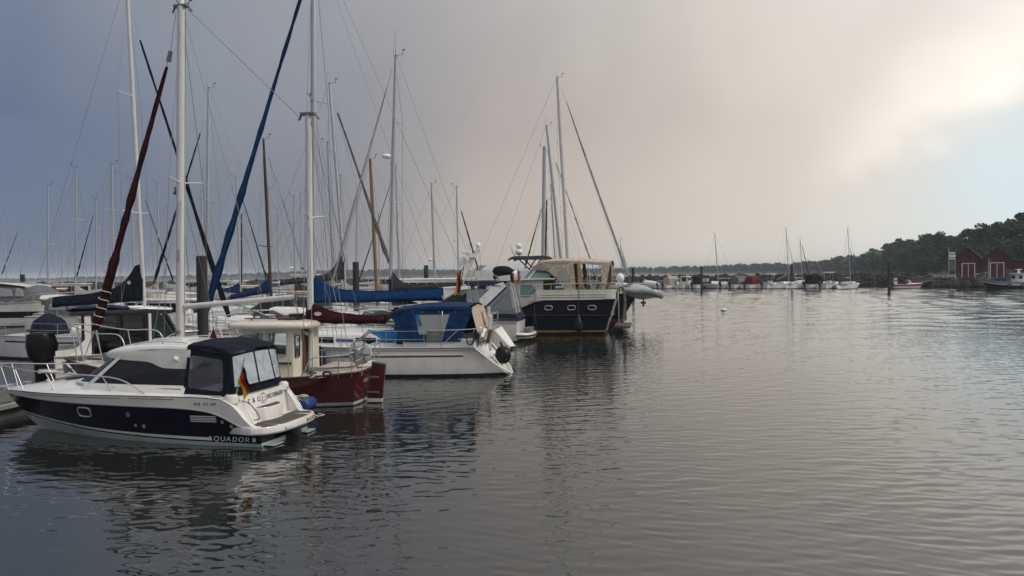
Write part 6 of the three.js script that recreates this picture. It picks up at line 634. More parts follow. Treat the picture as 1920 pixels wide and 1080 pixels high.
  const fs = part(g, 'flag_staff', rod([0.35, cy + 1.8, -1.15], [0.25, cy + 2.5, -1.15], 0.02), MAT.plastic); [MAT.flagBlack, MAT.flagRed].forEach((m, k) => part(fs, 'flag_stripe', grid(2, 5, (u, v) => [0.26 - (k + u) * 0.08, cy + 2.45 - v * 0.5, -1.17 - 0.04 * Math.sin(v * 5)]), m));
}
{ // motor yacht with white radar mast
  const F = new Frame(atDepth(925, 560, 56).x, -56, 10), { g, cy } = motorboat({ F, name: 'motor_yacht', L: 11, B: 3.6, fb: 1.5, label: 'white motor yacht with slanting radar mast, satellite dome and black covered tender on its roof', house: [2.4, 6.8, 1.75, MAT.white], cuddy: [6.8, 10.2, 0.6], railing: true });
  const P = (px, py) => F.z(px, py, 0), a = P(864, 545), b = P(897, 466), m = part(g, 'radar_mast', prism([[a.x + 0.5, 3.1, -0.12], [a.x - 0.25, 3.1, -0.12], [b.x - 0.12, b.y, -0.08], [b.x + 0.1, b.y, -0.08]], [0, 0, 0.24]), MAT.white); part(m, 'gps_dome', [ball(0.16, b.x, b.y + 0.22, 0, 1, 1.15, 1), rod([b.x, b.y, 0], [b.x, b.y + 0.1, 0], 0.1)], MAT.whitePlastic); const r = P(877, 474); part(m, 'radar_scanner', [box(0.65, 0.22, 0.3, r.x + 0.05, r.y, 0), box(0.3, 0.1, 0.25, r.x - 0.05, r.y - 0.17, 0)], MAT.whitePlastic); const c = P(886, 482); part(m, 'mast_shelf', box(0.6, 0.05, 0.5, c.x, c.y, 0), MAT.white); const q = P(866, 488); part(m, 'satellite_dome', [ball(0.3, q.x, q.y, 0.3, 1, 1.15, 1, 14), rod([q.x, q.y - 0.4, 0.3], [q.x, q.y - 0.2, 0.3], 0.3, 0.3, 14)], MAT.whitePlastic); part(m, 'aerial', [rod([b.x - 0.05, b.y, 0.1], [b.x - 0.15, 3.2, 0.2], 0.012), rod([c.x + 0.2, c.y, 0.1], [c.x + 0.3, c.y + 1.0, 0.1], 0.012)], MAT.wire); part(m, 'signal_horn', [ball(0.07, b.x + 0.25, b.y - 0.2, 0), ball(0.06, b.x + 0.33, b.y - 0.42, 0)], MAT.plastic);
  const t = P(943, 510); part(g, 'covered_tender', soft(loft([[-0.75, 0.1], [-0.6, 0.32], [-0.1, 0.42], [0.35, 0.36], [0.7, 0.2], [0.85, 0.04]].map(([x, r]) => Array.from({ length: 10 }, (_, i) => [t.x - x, t.y + 0.05 + r * 0.85 * Math.sin(i * Math.PI / 5), r * 1.3 * Math.cos(i * Math.PI / 5)])), { along: 3 }), 0.1, 3, 5), MAT.blackCloth); part(g, 'tender_chock', [box(0.1, 0.5, 0.6, t.x - 0.4, t.y - 0.5, 0), box(0.1, 0.5, 0.6, t.x + 0.4, t.y - 0.5, 0)], MAT.white);
}
{ // flybridge yacht with charcoal bimini
  const F = new Frame(atDepth(1085, 560, 61).x, -61, 10), { g } = motorboat({ F, name: 'motor_yacht', L: 12.5, B: 4, fb: 1.6, label: 'white flybridge motor yacht with charcoal bimini and radar dome behind the beige canopy', house: [2.2, 8.0, 1.7, MAT.white], cuddy: [8.0, 11.5, 0.6], railing: true });
  const P = (px, py, z = 0) => F.z(px, py, z), a = P(1033, 484), b = P(958, 484); part(g, 'flybridge', loft([[3.15, 1], [3.6, 1.02], [3.75, 1]].map(([y, k]) => [[2.6, y, -1.5 * k], [7.6, y, -1.4 * k], [8.4, y, -0.8 * k], [8.4, y, 0.8 * k], [7.6, y, 1.4 * k], [2.6, y, 1.5 * k]]), {}), MAT.white); part(g, 'bimini', loft([0, 0.08, 0.5, 0.92, 1].map(k => { const x = lerp(a.x, b.x, k), y = a.y + (k === 0 || k === 1 ? -0.12 : 0.03); return [[x, y - 0.12, -1.4], [x, y + 0.08, -1.2], [x, y + 0.14, 0], [x, y + 0.08, 1.2], [x, y - 0.12, 1.4]]; }), { close: false, caps: false, sub: 2, along: 2 }), MAT.charcoalCloth); part(g, 'bimini_frame', [-1, 1].flatMap(s => [bars([[lerp(a.x, b.x, 0.45), 3.7, s * 1.35], [lerp(a.x, b.x, 0.75), a.y, s * 1.3]], 0.05), bars([[lerp(a.x, b.x, 0.5), 3.7, s * 1.35], [lerp(a.x, b.x, 0.3), a.y, s * 1.3]], 0.05)]), MAT.charcoalCloth); const r = P(973, 470); part(g, 'radar_dome', [ball(0.3, r.x, r.y - 0.1, 0, 1, 0.8, 1, 12), ball(0.32, r.x, r.y + 0.35, 0, 0.7, 0.7, 0.7, 12), rod([r.x, a.y, 0], [r.x, r.y, 0], 0.06)], MAT.whitePlastic); part(g, 'radar_bracket', bars([[r.x + 0.2, a.y + 0.1, 0], [r.x + 0.5, r.y - 0.1, 0], [r.x + 0.65, r.y + 0.5, 0]], 0.05), MAT.white); part(g, 'fly_windscreen', prism([[7.9, 3.72, -1.2], [8.2, 3.72, 0], [7.9, 3.72, 1.2], [7.3, 4.15, 1.15], [7.5, 4.15, 0], [7.3, 4.15, -1.15]], [0.02, 0, 0]), MAT.glassSmoke);
}
// three tall yachts beyond the motor yacht
{
  const b = rigged({ label: 'dark blue hulled yacht with the tallest bare mast beyond the beige canopy', foot: [1065, 490], top: [1045, 146], d: 59, dir: 'R', deg: 192, L: 13.2, mx: 8.3, fb: 1.75, fy: 2.3, mw: 0.27, hull: MAT.navy2, bottom: MAT.redHull, mast: MAT.aluWhite, furl: MAT.lightCloth, fr: 0.09, furlPx: [[1180, 524], [1053, 165]], spread: [0.38, 0.68], detail: 1, seed: 31, cover: MAT.lightCloth });
  const F = new Frame(b.g.position.x, b.g.position.z, 192), q = F.z(1163, 521, 0); part(b.g, 'satellite_dome', [ball(0.30, q.x, q.y, 0, 1, 1.15, 1, 14), rod([q.x, 1.8, 0], [q.x, q.y, 0], 0.05)], MAT.whitePlastic);
  for (const s of [-1, 1]) part(b.g, 'tender_davit', tube([[12.0, 1.95, s * 0.4], [12.4, 2.45, s * 0.5], [13.0, 2.65, s * 0.6], [13.9, 2.6, s * 0.6]], 0.06, 20, 6), MAT.grey);
  // grey inflatable slung from the davits, its propeller hanging below
  const o = atDepth(1203, 549, 56.5), t = thing('inflatable_tender', 'grey inflatable tender with covered top and brass propeller slung above the water', 'dinghy', o.toArray(), -0.15);
  part(t, 'inflated_tube', soft(tube([[-1.25, 0.05, -0.55], [-0.4, -0.02, -0.62], [0.6, -0.1, -0.6], [1.15, -0.16, -0.35], [1.33, -0.2, 0], [1.15, -0.08, 0.35], [0.6, 0.06, 0.6], [-0.4, 0.14, 0.62], [-1.25, 0.18, 0.55]], 0.24, 50, 10), 0.05, 3, 4), MAT.grey); part(t, 'cover', soft(loft([[-1.2, 0.1, 0.35], [-0.8, 0.55, 0.6], [-0.2, 0.62, 0.65], [0.5, 0.35, 0.6], [1.1, 0.0, 0.35]].map(([x, h, w]) => [[x, -0.02, -w - 0.1], [x, h * 0.7 + 0.02, -w * 0.6], [x, h, 0], [x, h * 0.7 + 0.1, w * 0.6], [x, 0.12, w + 0.1]]), { close: false, caps: false, sub: 2, along: 4 }), 0.05, 4, 9), MAT.lightCloth); part(t, 'hull', loft([[-1.1, 0.35, -0.1], [-0.2, 0.5, -0.45], [0.6, 0.45, -0.4], [1.2, 0.12, -0.25]].map(([x, w, k]) => [[x, 0.02, -w], [x, k, 0], [x, 0.1, w]]), { close: false, caps: false, along: 3 }), MAT.white2); part(t, 'stripe', tube([[0.3, -0.05, -0.86], [0.9, -0.1, -0.68], [1.3, -0.18, -0.45], [1.5, -0.2, -0.1]], 0.035, 20, 5), MAT.plastic); part(t, 'drive_leg', [rod([0.12, -0.35, -0.1], [0.12, -0.72, -0.1], 0.06, 0.04, 8), ball(0.07, 0.12, -0.76, -0.1)], MAT.varnish); for (let i = 0; i < 3; i++) part(t, 'propeller_blade', ball(0.09, 0.12 + 0.12 * Math.cos(i * 2.09 + 0.5), -0.76 + 0.12 * Math.sin(i * 2.09 + 0.5), -0.16, 1, 1, 0.3, 8), MAT.spruce); part(t, 'lifting_strap', [tube([[-0.7, -0.2, -0.8], [-0.65, 0.62, 0], [-0.7, 0.0, 0.85]], 0.02, 16, 4), tube([[0.5, -0.3, -0.8], [0.5, 0.5, 0], [0.5, -0.1, 0.8]], 0.02, 16, 4)], MAT.ropeDark);
}
rigged({ label: 'white yacht with a leaning grey mast and one long boom-high stay beyond the beige canopy', foot: [1052, 490], top: [1025, 236], d: 67, dir: 'R', L: 12, mw: 0.25, furl: MAT.lightCloth, fr: 0.07, furlPx: [[1109, 492], [1037, 290]], spread: [0.45, 0.72], seed: 33, stripe: MAT.navyStripe });
rigged({ label: 'white yacht with a thick straight grey mast beside a slim brown mast', foot: [1018, 480], top: [1021, 276], d: 70, dir: 'L', L: 11.5, mw: 0.32, mast: MAT.alu, taper: 1, spread: [0.6], seed: 34, cover: MAT.navyCloth, furl: MAT.charcoalCloth, fr: 0.07, furlPx: [[985, 500], [1017, 385]] });
rigged({ label: 'gaff boat with a slim brown wooden mast beyond the beige canopy', foot: [1023, 480], top: [1025, 376], d: 84, dir: 'L', L: 8.5, mw: 0.2, mast: MAT.darkWood, hull: MAT.darkWood, spread: [0.7], seed: 35 });
rigged({ label: 'white yacht with a thin mast carrying two pairs of crosstrees beyond the canopy', foot: [1041, 490], top: [1033, 346], d: 88, dir: 'R', L: 10, mw: 0.16, spread: [0.4, 0.75], seed: 36 });

// sailing boats in the crowded berths; look taken from what each shows
const many = [
  // top, foot, d, dir, L, options
  [[494, 262], [507, 528], 45, 'L', 9, { label: 'classic wooden sailing boat with varnished brown mast and blue and white boom cover', mast: MAT.darkWood, mw: 0.18, taper: 0.7, hull: MAT.varnish, deck: MAT.plank, cabin: MAT.varnish, deg: 190, cover: MAT.blueCloth2, by: 2.75, by1: 2.35, boomL: 2.5, prof: [[0, 0.75], [0.1, 0.62], [0.3, 0.36], [1, 0.14]], spread: [0.38], furl: MAT.lightCloth, fr: 0.05, furlPx: [[568, 500], [500, 280]], detail: 1 }],
  [[694, 299], [706, 536], 50, 'L', 8.5, { label: 'sailing boat with a golden yellow wooden mast and tan sail cover', mast: MAT.spruce, mw: 0.22, taper: 0.8, hull: MAT.white2, spread: [0.5], cover: MAT.tanCloth, detail: 1 }],
  [[618, 158], [646, 520], 46, 'R', 11.5, { label: 'white yacht with leaning grey mast, grey rolled headsail and charcoal boom cover', mw: 0.17, furl: MAT.greyCloth, fr: 0.1, furlPx: [[732, 500], [626, 190]], spread: [0.33, 0.7], cover: MAT.charcoalCloth, by: 3.4, by1: 3.1, prof: [[0, 1.3], [0.08, 1.2], [0.16, 0.7], [0.3, 0.3], [1, 0.2]], detail: 1 }],
  [[615, 268], [625, 520], 54, 'L', 10, { label: 'white yacht with tan triangular cover over its boom end by the mast', mw: 0.19, spread: [0.42, 0.8], cover: MAT.tanCloth, prof: [[0, 1.5], [0.06, 1.3], [0.2, 0.45], [0.4, 0.2], [1, 0.15]], deg: 190, detail: 1 }],
  [[742, 312], [749, 528], 62, 'L', 9.5, { label: 'white yacht with a slim mast just behind the charcoal-covered yacht', spread: [0.5], furl: MAT.navyCloth, fr: 0.05, cover: MAT.greyCloth }],
  [[809, 345], [815, 520], 70, 'L', 10.5, { label: 'white yacht with a white radar dome on its mast near the single pile', radar: 0.33, spread: [0.36], mw: 0.2, cover: MAT.greyCloth, deck: MAT.white2 }],
  [[856, 350], [860, 520], 72, 'R', 10, { label: 'white yacht with black rolled headsail crossing the white radar mast', furl: MAT.blackCloth, fr: 0.09, furlPx: [[905, 533], [862, 386]], mw: 0.14, spread: [0.5] }],
  [[670, 357], [668, 520], 74, 'L', 9, { label: 'white yacht with slender bare mast behind the pile with red boats', spread: [0.5] }],
  [[551, 369], [553, 520], 72, 'L', 9, { label: 'white yacht with grey rolled mainsail and small white radome on its mast', radar: 0.3, cover: MAT.charcoalCloth, mw: 0.17, spread: [0.6] }],
  [[443, 333], [450, 528], 66, 'R', 9.5, { label: 'white yacht with dark rolled headsail between the blue headsail and the wooden mast', furl: MAT.charcoalCloth, fr: 0.07, furlPx: [[499, 520], [448, 350]], spread: [0.5], cover: MAT.blueCloth2 }],
  [[453, 402], [453, 533], 84, 'L', 8, { label: 'sailing boat with a black painted mast and cream hull', mast: MAT.black, mw: 0.16, hull: MAT.cream, spread: [0.5] }],
  [[143, 314], [141, 525], 60, 'L', 10, { label: 'white yacht with clear two-crosstree mast and pale grey boom cover at the left', spread: [0.25, 0.62], mw: 0.14, cover: MAT.lightCloth }],
  [[90, 348], [90, 537], 70, 'R', 9.5, { label: 'white yacht with a red sail cover behind the canopied motor yacht', spread: [0.5], cover: MAT.redCloth, prof: [[0, 0.9], [0.1, 0.8], [0.3, 0.4], [1, 0.1]], deg: 10, by: 2.2 }],
  [[180, 374], [180, 529], 84, 'L', 9.5, { label: 'white yacht with navy rolled headsail leaning left over the covered motor boats', furl: MAT.navyCloth, fr: 0.09, furlPx: [[143, 522], [177, 396]], spread: [0.4, 0.7] }],
  [[210, 309], [212, 527], 58, 'R', 10, { label: 'white yacht whose mast carries a long white crosstree', spread: [0.32, 0.68], mw: 0.14 }],
  [[246, 336], [251, 522], 68, 'L', 9, { label: 'white yacht with grey mast close behind the navy boom cover', spread: [0.38], cover: MAT.whiteCloth }],
  [[296, 343], [296, 520], 73, 'R', 9.5, { label: 'white yacht with a dark rolled headsail crossing its neighbour behind the navy cover', furl: MAT.navyCloth, fr: 0.07, furlPx: [[326, 530], [268, 362]], spread: [0.5], cover: MAT.beigeCloth }],
  [[36, 430], [39, 518], 130, 'L', 9.5, { label: 'far white yacht with a blue rolled headsail at the left edge', furl: MAT.blueCloth2, fr: 0.1, furlPx: [[3, 516], [35, 430]], spread: [0.5] }],
];
for (const [top, foot, d, dir, L, o] of many) rigged({ top, foot, d, dir, L, seed: Math.round(top[0]), detail: d < 76 ? 1 : 0, ...o, stripe: o.stripe || MAT.blueStripe });
for (const [top, foot, d, dir] of [[[5, 402], [13, 531], 100, 'R'], [[209, 326], [206, 522], 66, 'L'], [[309, 390], [308, 520], 92, 'L'], [[378, 359], [382, 520], 74, 'R'], [[392, 386], [394, 520], 86, 'L'], [[504, 354], [505, 520], 78, 'R'], [[564, 363], [565, 520], 74, 'R'], [[639, 330], [640, 520], 70, 'L'], [[520, 392], [522, 518], 95, 'L'], [[710, 402], [711, 520], 104, 'R'], [[345, 420], [347, 520], 112, 'R'], [[115, 420], [116, 522], 110, 'L'], [[425, 438], [426, 520], 125, 'L'], [[590, 420], [591, 520], 110, 'R']]) rigged({ top, foot, d, dir, L: 9, seed: Math.round(top[0]), detail: 0, spread: [0.5], mw: 0.13, label: 'distant white sailing boat with a thin bare mast in the crowded berths', group: 'sailing boats with bare masts in the crowded berths', cover: MAT.lightCloth });

// motor boats among them
{ // long white motor yacht with navy band at the left edge
  const F = new Frame(atDepth(-85, 560, 62).x, -62, 186), { g, cy, hw } = motorboat({ F, name: 'motor_yacht', L: 12.6, B: 3.9, fb: 1.85, label: 'long white express cruiser with dark navy hull band and grey cockpit canopy', band: [0.36, 0.62], stripe: MAT.navy, low: MAT.white2, cuddy: [7.4, 11.6, 0.55], ports: true, railing: true, detail: 1, deck: MAT.white });
  const t = part(g, 'cockpit_canopy', loft([[8.8, 0.25, 0.5], [8.0, 0.7, 0.95], [7.2, 1.15, 1.1], [6.0, 1.38, 1.15], [3.5, 1.42, 1.15], [3.2, 0.3, 1.2]].map(([x, h, k]) => [[x, cy + 0.1, -hw * 1.12 * k / 1.1], [x, cy + h * 0.85, -hw * 0.95 * k], [x, cy + h + 0.05, -hw * 0.5 * k], [x, cy + h + 0.1, 0], [x, cy + h + 0.05, hw * 0.5 * k], [x, cy + h * 0.85, hw * 0.95 * k], [x, cy + 0.1, hw * 1.12 * k / 1.1]]), { close: false, caps: false, along: 2 }), MAT.greyCloth); part(t, 'canopy_top', loft([[7.0, 1.28, 1.05], [5, 1.52, 1.12], [3.4, 1.5, 1.1]].map(([x, h, k]) => [[x, cy + h - 0.12, -hw * 1.05 * k], [x, cy + h, -hw * 0.9 * k], [x, cy + h + 0.06, 0], [x, cy + h, hw * 0.9 * k], [x, cy + h - 0.12, hw * 1.05 * k]]), { along: 2 }), MAT.white); for (const s of [-1, 1]) for (const [a, b] of [[7.0, 6.3], [6.15, 5.0], [4.85, 3.7]]) part(t, 'canopy_window', prism([[a, cy + 0.5, s * hw * 1.16], [b, cy + 0.5, s * hw * 1.17], [b, cy + 1.15, s * hw * 1.1], [a - 0.25, cy + 1.05, s * hw * 1.08]], [0, 0, s * 0.03]), MAT.vinylMilky);
}
const fleet = [
  [75, 545, 84, 10, 8.5, { label: 'white cabin boat with a long flat cabin roof behind the canopied cruiser', house: [2, 5.8, 1.5, MAT.white] }],
  [125, 540, 92, 12, 9, { label: 'beige-topped flybridge boat with a light frame mast on its roof', house: [2.2, 6, 1.9, MAT.cream], cuddy: [6, 8.4, 0.4] }],
  [190, 540, 80, 190, 8, { label: 'white half-decked boat with navy cuddy windows under the navy boom cover', cuddy: [2.5, 7, 0.7], ports: true, screen: [3.4, 0.5, 1.0] }],
  [235, 560, 62, 10, 7.5, { label: 'white day boat with an open cockpit right behind the navy boom cover', cuddy: [2.8, 6.6, 0.6], screen: [3.6, 0.5, 1.2], seats: true }],
  [300, 545, 78, 190, 9, { label: 'white motor boat with beige canvas canopy left of the tall thick mast', tent: [5, 1.2, 1.5, MAT.beigeCloth], cuddy: [5, 8, 0.4], railing: true }],
  [322, 575, 50, 190, 9.5, { label: 'white flush-decked launch with a long low cabin left of the thick mast', house: [2.2, 5.8, 1.1, MAT.white], railing: true }],
  [410, 548, 84, 10, 8, { label: 'white sloop-sterned motor boat with a red flag', tent: [4, 1.0, 1.4, MAT.whiteCloth], cuddy: [4, 7, 0.4] }],
  [430, 575, 52, 10, 8, { label: 'white motor boat with black bow fender beside the blue rolled headsail', cuddy: [2.6, 7.2, 0.6], screen: [3.4, 0.55, 1.2], railing: true }],
  [480, 545, 78, 190, 8.5, { label: 'white boat with a cream hardtop beneath the blue and white cover', house: [2, 5, 1.6, MAT.cream] }],
  [520, 570, 48, 10, 8.5, { label: 'grey covered motor boat with dark blue tarpaulin bags', tent: [6, 1.2, 1.25, MAT.charcoalCloth], cuddy: [6, 8, 0.3] }],
  [545, 545, 70, 190, 9, { label: 'motor boat with a black bimini frame between the masts', ttop: [3.5, 1.9], cuddy: [4.8, 8.2, 0.4] }],
  [345, 580, 44, 190, 8.5, { label: 'white cabin cruiser with three dark side windows directly behind the thick white mast', house: [2, 5.2, 1.35, MAT.white], cuddy: [5.2, 7.8, 0.45], railing: true }],
  [460, 592, 40, 10, 8, { label: 'white cruiser with smoked windscreen and chrome bow rail above the cream wheelhouse roof', cuddy: [2.8, 7.2, 0.6], screen: [3.6, 0.6, 1.4], screenMat: MAT.glassSmoke, railing: true, seats: true }],
  [395, 570, 56, 190, 8, { label: 'white speedboat with teal canvas bag behind the thick pile', tent: [4.4, 2.0, 1.0, MAT.tealCloth], cuddy: [4.4, 7.2, 0.45], railing: true }],
  [560, 582, 45, 190, 7.5, { label: 'white launch with a rounded white cuddy under the boom of the red boat', cuddy: [2.4, 6.6, 0.75], ports: true, railing: true }],
  [260, 575, 47, 10, 8, { label: 'white cruiser with raked cabin front between the navy cover and the thick mast', house: [2.2, 4.6, 1.3, MAT.white], cuddy: [4.6, 7.4, 0.5], railing: true }],
  [165, 565, 56, 190, 8, { label: 'white cruiser with grey canopy half hidden under the navy boom cover', tent: [5.2, 1.4, 1.35, MAT.greyCloth], tentWin: true, cuddy: [5.2, 7.4, 0.45], railing: true }],
  [600, 542, 92, 10, 8, { label: 'red-hulled motor boat with white cabin behind the blue boom cover', hull: MAT.redHull, house: [2, 5, 1.5, MAT.white] }],
  [650, 540, 88, 190, 8, { label: 'orange-red launch with low white coaming beside the tall pile', hull: MAT.pink, cuddy: [2.5, 7, 0.5] }],
  [700, 545, 66, 10, 8.5, { label: 'white cruiser with smoked windows under the yellow mast', cuddy: [2.6, 7.6, 0.6], screen: [3.4, 0.6, 1.4], screenMat: MAT.glassSmoke }],
  [770, 535, 92, 190, 9, { label: 'white boat with dark navy triangular spray cover in the far berths', tent: [5, 2, 1.3, MAT.navyCloth], cuddy: [5, 8, 0.5] }],
  [800, 545, 56, 10, 9.5, { label: 'white hardtop cruiser with wraparound dark windows beside the far pile', house: [2, 5.6, 1.45, MAT.white], cuddy: [5.6, 8.8, 0.5], roofMat: MAT.white }],
  [880, 528, 104, 10, 9, { label: 'dark-topped trawler in the berths before the breakwater', house: [2, 5.4, 1.8, MAT.white], hull: MAT.redHull }],
  [20, 535, 108, 190, 9, { label: 'white cruiser with dark windows in the far left berths', house: [2, 6, 1.6, MAT.white] }],
  [350, 532, 118, 10, 9, { label: 'cream motor yacht far back between the thick mast and the pile', house: [2, 6, 1.9, MAT.cream] }],
  [440, 530, 128, 190, 10, { label: 'far white motor yacht low on the horizon between masts', house: [2, 7, 1.8, MAT.white] }],
  [560, 530, 122, 10, 10, { label: 'far white motor yacht with tall flybridge house between masts', house: [2, 6, 2.6, MAT.white] }],
  [730, 530, 124, 190, 10, { label: 'far grey-hulled motor yacht with white house near the navy mast cover', hull: MAT.grey, house: [2, 6.5, 2.0, MAT.white] }],
];
for (const [px, py, d, deg, L, o] of fleet) { const p = atDepth(px, py, d), F = new Frame(p.x, p.z, deg); F.o.addScaledVector(F.ex, -L / 2); F.o.y = 0; motorboat({ F, L, B: L * 0.32, fb: 1.05, ...o }); }

// ---------------------------------------------------------------- pontoons, piles, mooring gear
function pontoon(label, a, b, w, step, top = 0.45) {
  const L = Math.hypot(b[0] - a[0], b[1] - a[1]), turn = Math.atan2(-(b[1] - a[1]), b[0] - a[0]), g = thing('pontoon', label, 'pontoon', [a[0], 0, a[1]], turn), n = Math.floor(L / step), pg = [0, 1, 2].map(i => box(step - 0.025, 0.04, w)), pm = [MAT.plank, MAT.plankGrey, MAT.plank];
  part(g, 'frame', [box(L, 0.14, 0.10, L / 2, top - 0.09, -w / 2), box(L, 0.14, 0.10, L / 2, top - 0.09, w / 2)], MAT.alu); for (let x = 1.2; x < L - 1; x += 4.2) part(g, 'float', box(2.2, 0.6, w * 0.8, x + 0.6, top - 0.44, 0), MAT.concrete);
  for (let i = 0; i < Math.min(n, 260); i++) { const m = part(g, 'plank', pg[i % 3], pm[(i * 7) % 3]); m.position.set((i + 0.5) * step, top, (hash2(i, 3, 5) - 0.5) * 0.012); }
  return g;
}
pontoon('wooden-decked floating pontoon at the bows of the moored boats', [-13.9, -19.4], [-7.3, -79], 1.9, 0.24);
pontoon('long floating pontoon in front of the stone breakwater', [30, -164], [62.5, -146], 1.6, 0.6);
function pile(label, px, py, d, r, wob = 0) { const t = atDepth(px, py, d), g = thing('mooring_pile', label, 'pile', [t.x, -1.5, t.z]); part(g, 'shaft', [rod([0, 0, 0], [wob, t.y + 1.5, 0], r, r * 0.97, 14), rod([wob, t.y + 1.5, 0], [wob, t.y + 1.53, 0], r * 0.97, r * 0.8, 14)], MAT.pile); part(g, 'collar', tube(Array.from({ length: 12 }, (_, i) => [(r + 0.07) * Math.cos(i * Math.PI / 6), 2.0, (r + 0.07) * Math.sin(i * Math.PI / 6)]), 0.04, 24, 5, true), MAT.aluDark); return g; }
pile('thick dark steel pile beside the tall white mast and the blue headsail', 378, 481, 30, 0.205);
pile('dark steel pile standing among masts beside the yellow mast', 667, 492, 50, 0.2);
pile('dark steel pile beside the white hardtop cruiser', 799, 498, 67, 0.2);
pile('dark steel pile behind the canopied express cruiser', 42, 515, 72, 0.2);
pile('slim dark pile beside the wooden mast and blue boom cover', 500, 513, 88, 0.22);
pile('thin dark pile in front of the breakwater near the radar mast', 910, 509, 150, 0.19);
pile('black pile behind the white sterned boat by the suspended tender', 1187, 502, 120, 0.22);
pile('black pile behind the boat with the dark canopy and red hulled neighbour', 1315.5, 500, 150, 0.22);
pile('black pile behind the small sailing boat with grey boom cover', 1485, 495, 146, 0.22);
pile('black pile standing alone in the water beside the pink open boat', 1667, 490.5, 130, 0.24);
{ const p = onPlane(1357, 584, 0), g = thing('mooring_buoy', 'small white mooring buoy with a ring floating alone on open water', 'buoy', [p.x, 0, p.z]); part(g, 'float', [ball(0.24, 0, 0.1, 0, 1, 0.85, 1, 16)], MAT.white); part(g, 'band', tube(Array.from({ length: 12 }, (_, i) => [0.243 * Math.cos(i * Math.PI / 6), 0.08, 0.243 * Math.sin(i * Math.PI / 6)]), 0.022, 24, 5, true), MAT.plastic); part(g, 'ring', [tube(Array.from({ length: 10 }, (_, i) => [0.07 * Math.cos(i * Math.PI / 5), 0.42 + 0.07 * Math.sin(i * Math.PI / 5), 0]), 0.016, 20, 5, true), rod([0, 0.28, 0], [0, 0.36, 0], 0.02)], MAT.aluDark); }
// ---------------------------------------------------------------- small craft along the far pontoon
const rowD = px => lerp(160, 139, clamp((px - 1200) / 400));
const small = [
  [1215, 190, 6.2, { label: 'white cabin boat with green tinted windscreen just beyond the suspended tender', cuddy: [2.4, 5.6, 0.7], screen: [3.1, 0.7, 1.1], screenMat: MAT.glassGreen, railing: true }],
  [1264, 148, 5.6, { label: 'small boat under a beige canopy with a black outboard at the breakwater', tent: [4.2, 0.8, 1.5, MAT.beigeCloth], tentWin: true, motor: true, cuddy: [4, 5.2, 0.3] }],
  [1287, 136, 5.2, { label: 'small white boat with an upright wheelhouse at the breakwater pontoon', house: [1.8, 3.4, 1.5, MAT.white], motor: MAT.whitePlastic }],
  [1318, 142, 6.0, { label: 'white boat with a dark framed clear canopy and black outboard', tent: [4.4, 1.0, 1.55, MAT.navyCloth], tentWin: true, motor: true, cuddy: [4.2, 5.6, 0.4] }],
  [1339, 192, 5.4, { label: 'bright red hulled boat with white cabin on the far pontoon', hull: MAT.redHull, cuddy: [2.2, 4.8, 0.5], low: MAT.redHull }],
  [1365, 136, 5.0, { label: 'low open white boat with a bare foredeck on the far pontoon', cuddy: [2.6, 4.6, 0.35], motor: true }],
  [1391, 148, 6.0, { label: 'white boat with a grey windowed canopy and outboard on the far pontoon', tent: [4.6, 1.0, 1.5, MAT.greyCloth], tentWin: true, motor: true, cuddy: [4.4, 5.6, 0.4] }],
  [1415, 142, 5.8, { label: 'white boat under a dark maroon canopy on the far pontoon', tent: [4.4, 1.1, 1.35, MAT.redCloth], motor: true, cuddy: [4.2, 5.3, 0.3] }],
  [1444, 136, 5.8, { label: 'white fishing boat with a small grey hard top on posts', ttop: [2.8, 1.75], motor: true }],
  [1500, 10, 5.4, { label: 'white centre-console boat with a raised cuddy next to the small sailing boat', cuddy: [1.8, 4.6, 0.6], screen: [2.4, 0.5, 0.8] }],
  [1530, 148, 5.8, { label: 'white boat with a black boxy canopy on the far pontoon', tent: [3.8, 1.0, 1.75, MAT.blackCloth], motor: true, cuddy: [3.8, 5.3, 0.4] }],
  [1557, 142, 6.2, { label: 'white boat with the largest white hard top on the far pontoon', ttop: [2.6, 1.95], motor: true, cuddy: [3.6, 5.6, 0.35] }],
];
small.forEach(([px, deg, L, o]) => { const d = rowD(px), p = atDepth(px, 535, d), F = new Frame(p.x, p.z, deg); F.o.addScaledVector(F.ex, -L / 2); F.o.y = 0; motorboat({ F, L, B: 2.15, fb: 0.85, motorK: 1.1, ...o }); });
for (const [px, deg, m] of [[1240, 120, 1], [1303, 105, 1], [1353, 115, 0], [1378, 100, 1], [1430, 120, 0], [1463, 110, 1], [1514, 100, 1], [1576, 115, 1]]) { const d = rowD(px) + 1, p = atDepth(px, 535, d), F = new Frame(p.x, p.z, deg); F.o.addScaledVector(F.ex, -2.2); F.o.y = 0; motorboat({ F, L: 4.4, B: 1.8, fb: 0.75, label: 'small open white boat squeezed between larger boats on the far pontoon', group: 'small open boats on the far pontoon', cuddy: [2.2, 4.0, 0.3], motor: m ? true : undefined }); }
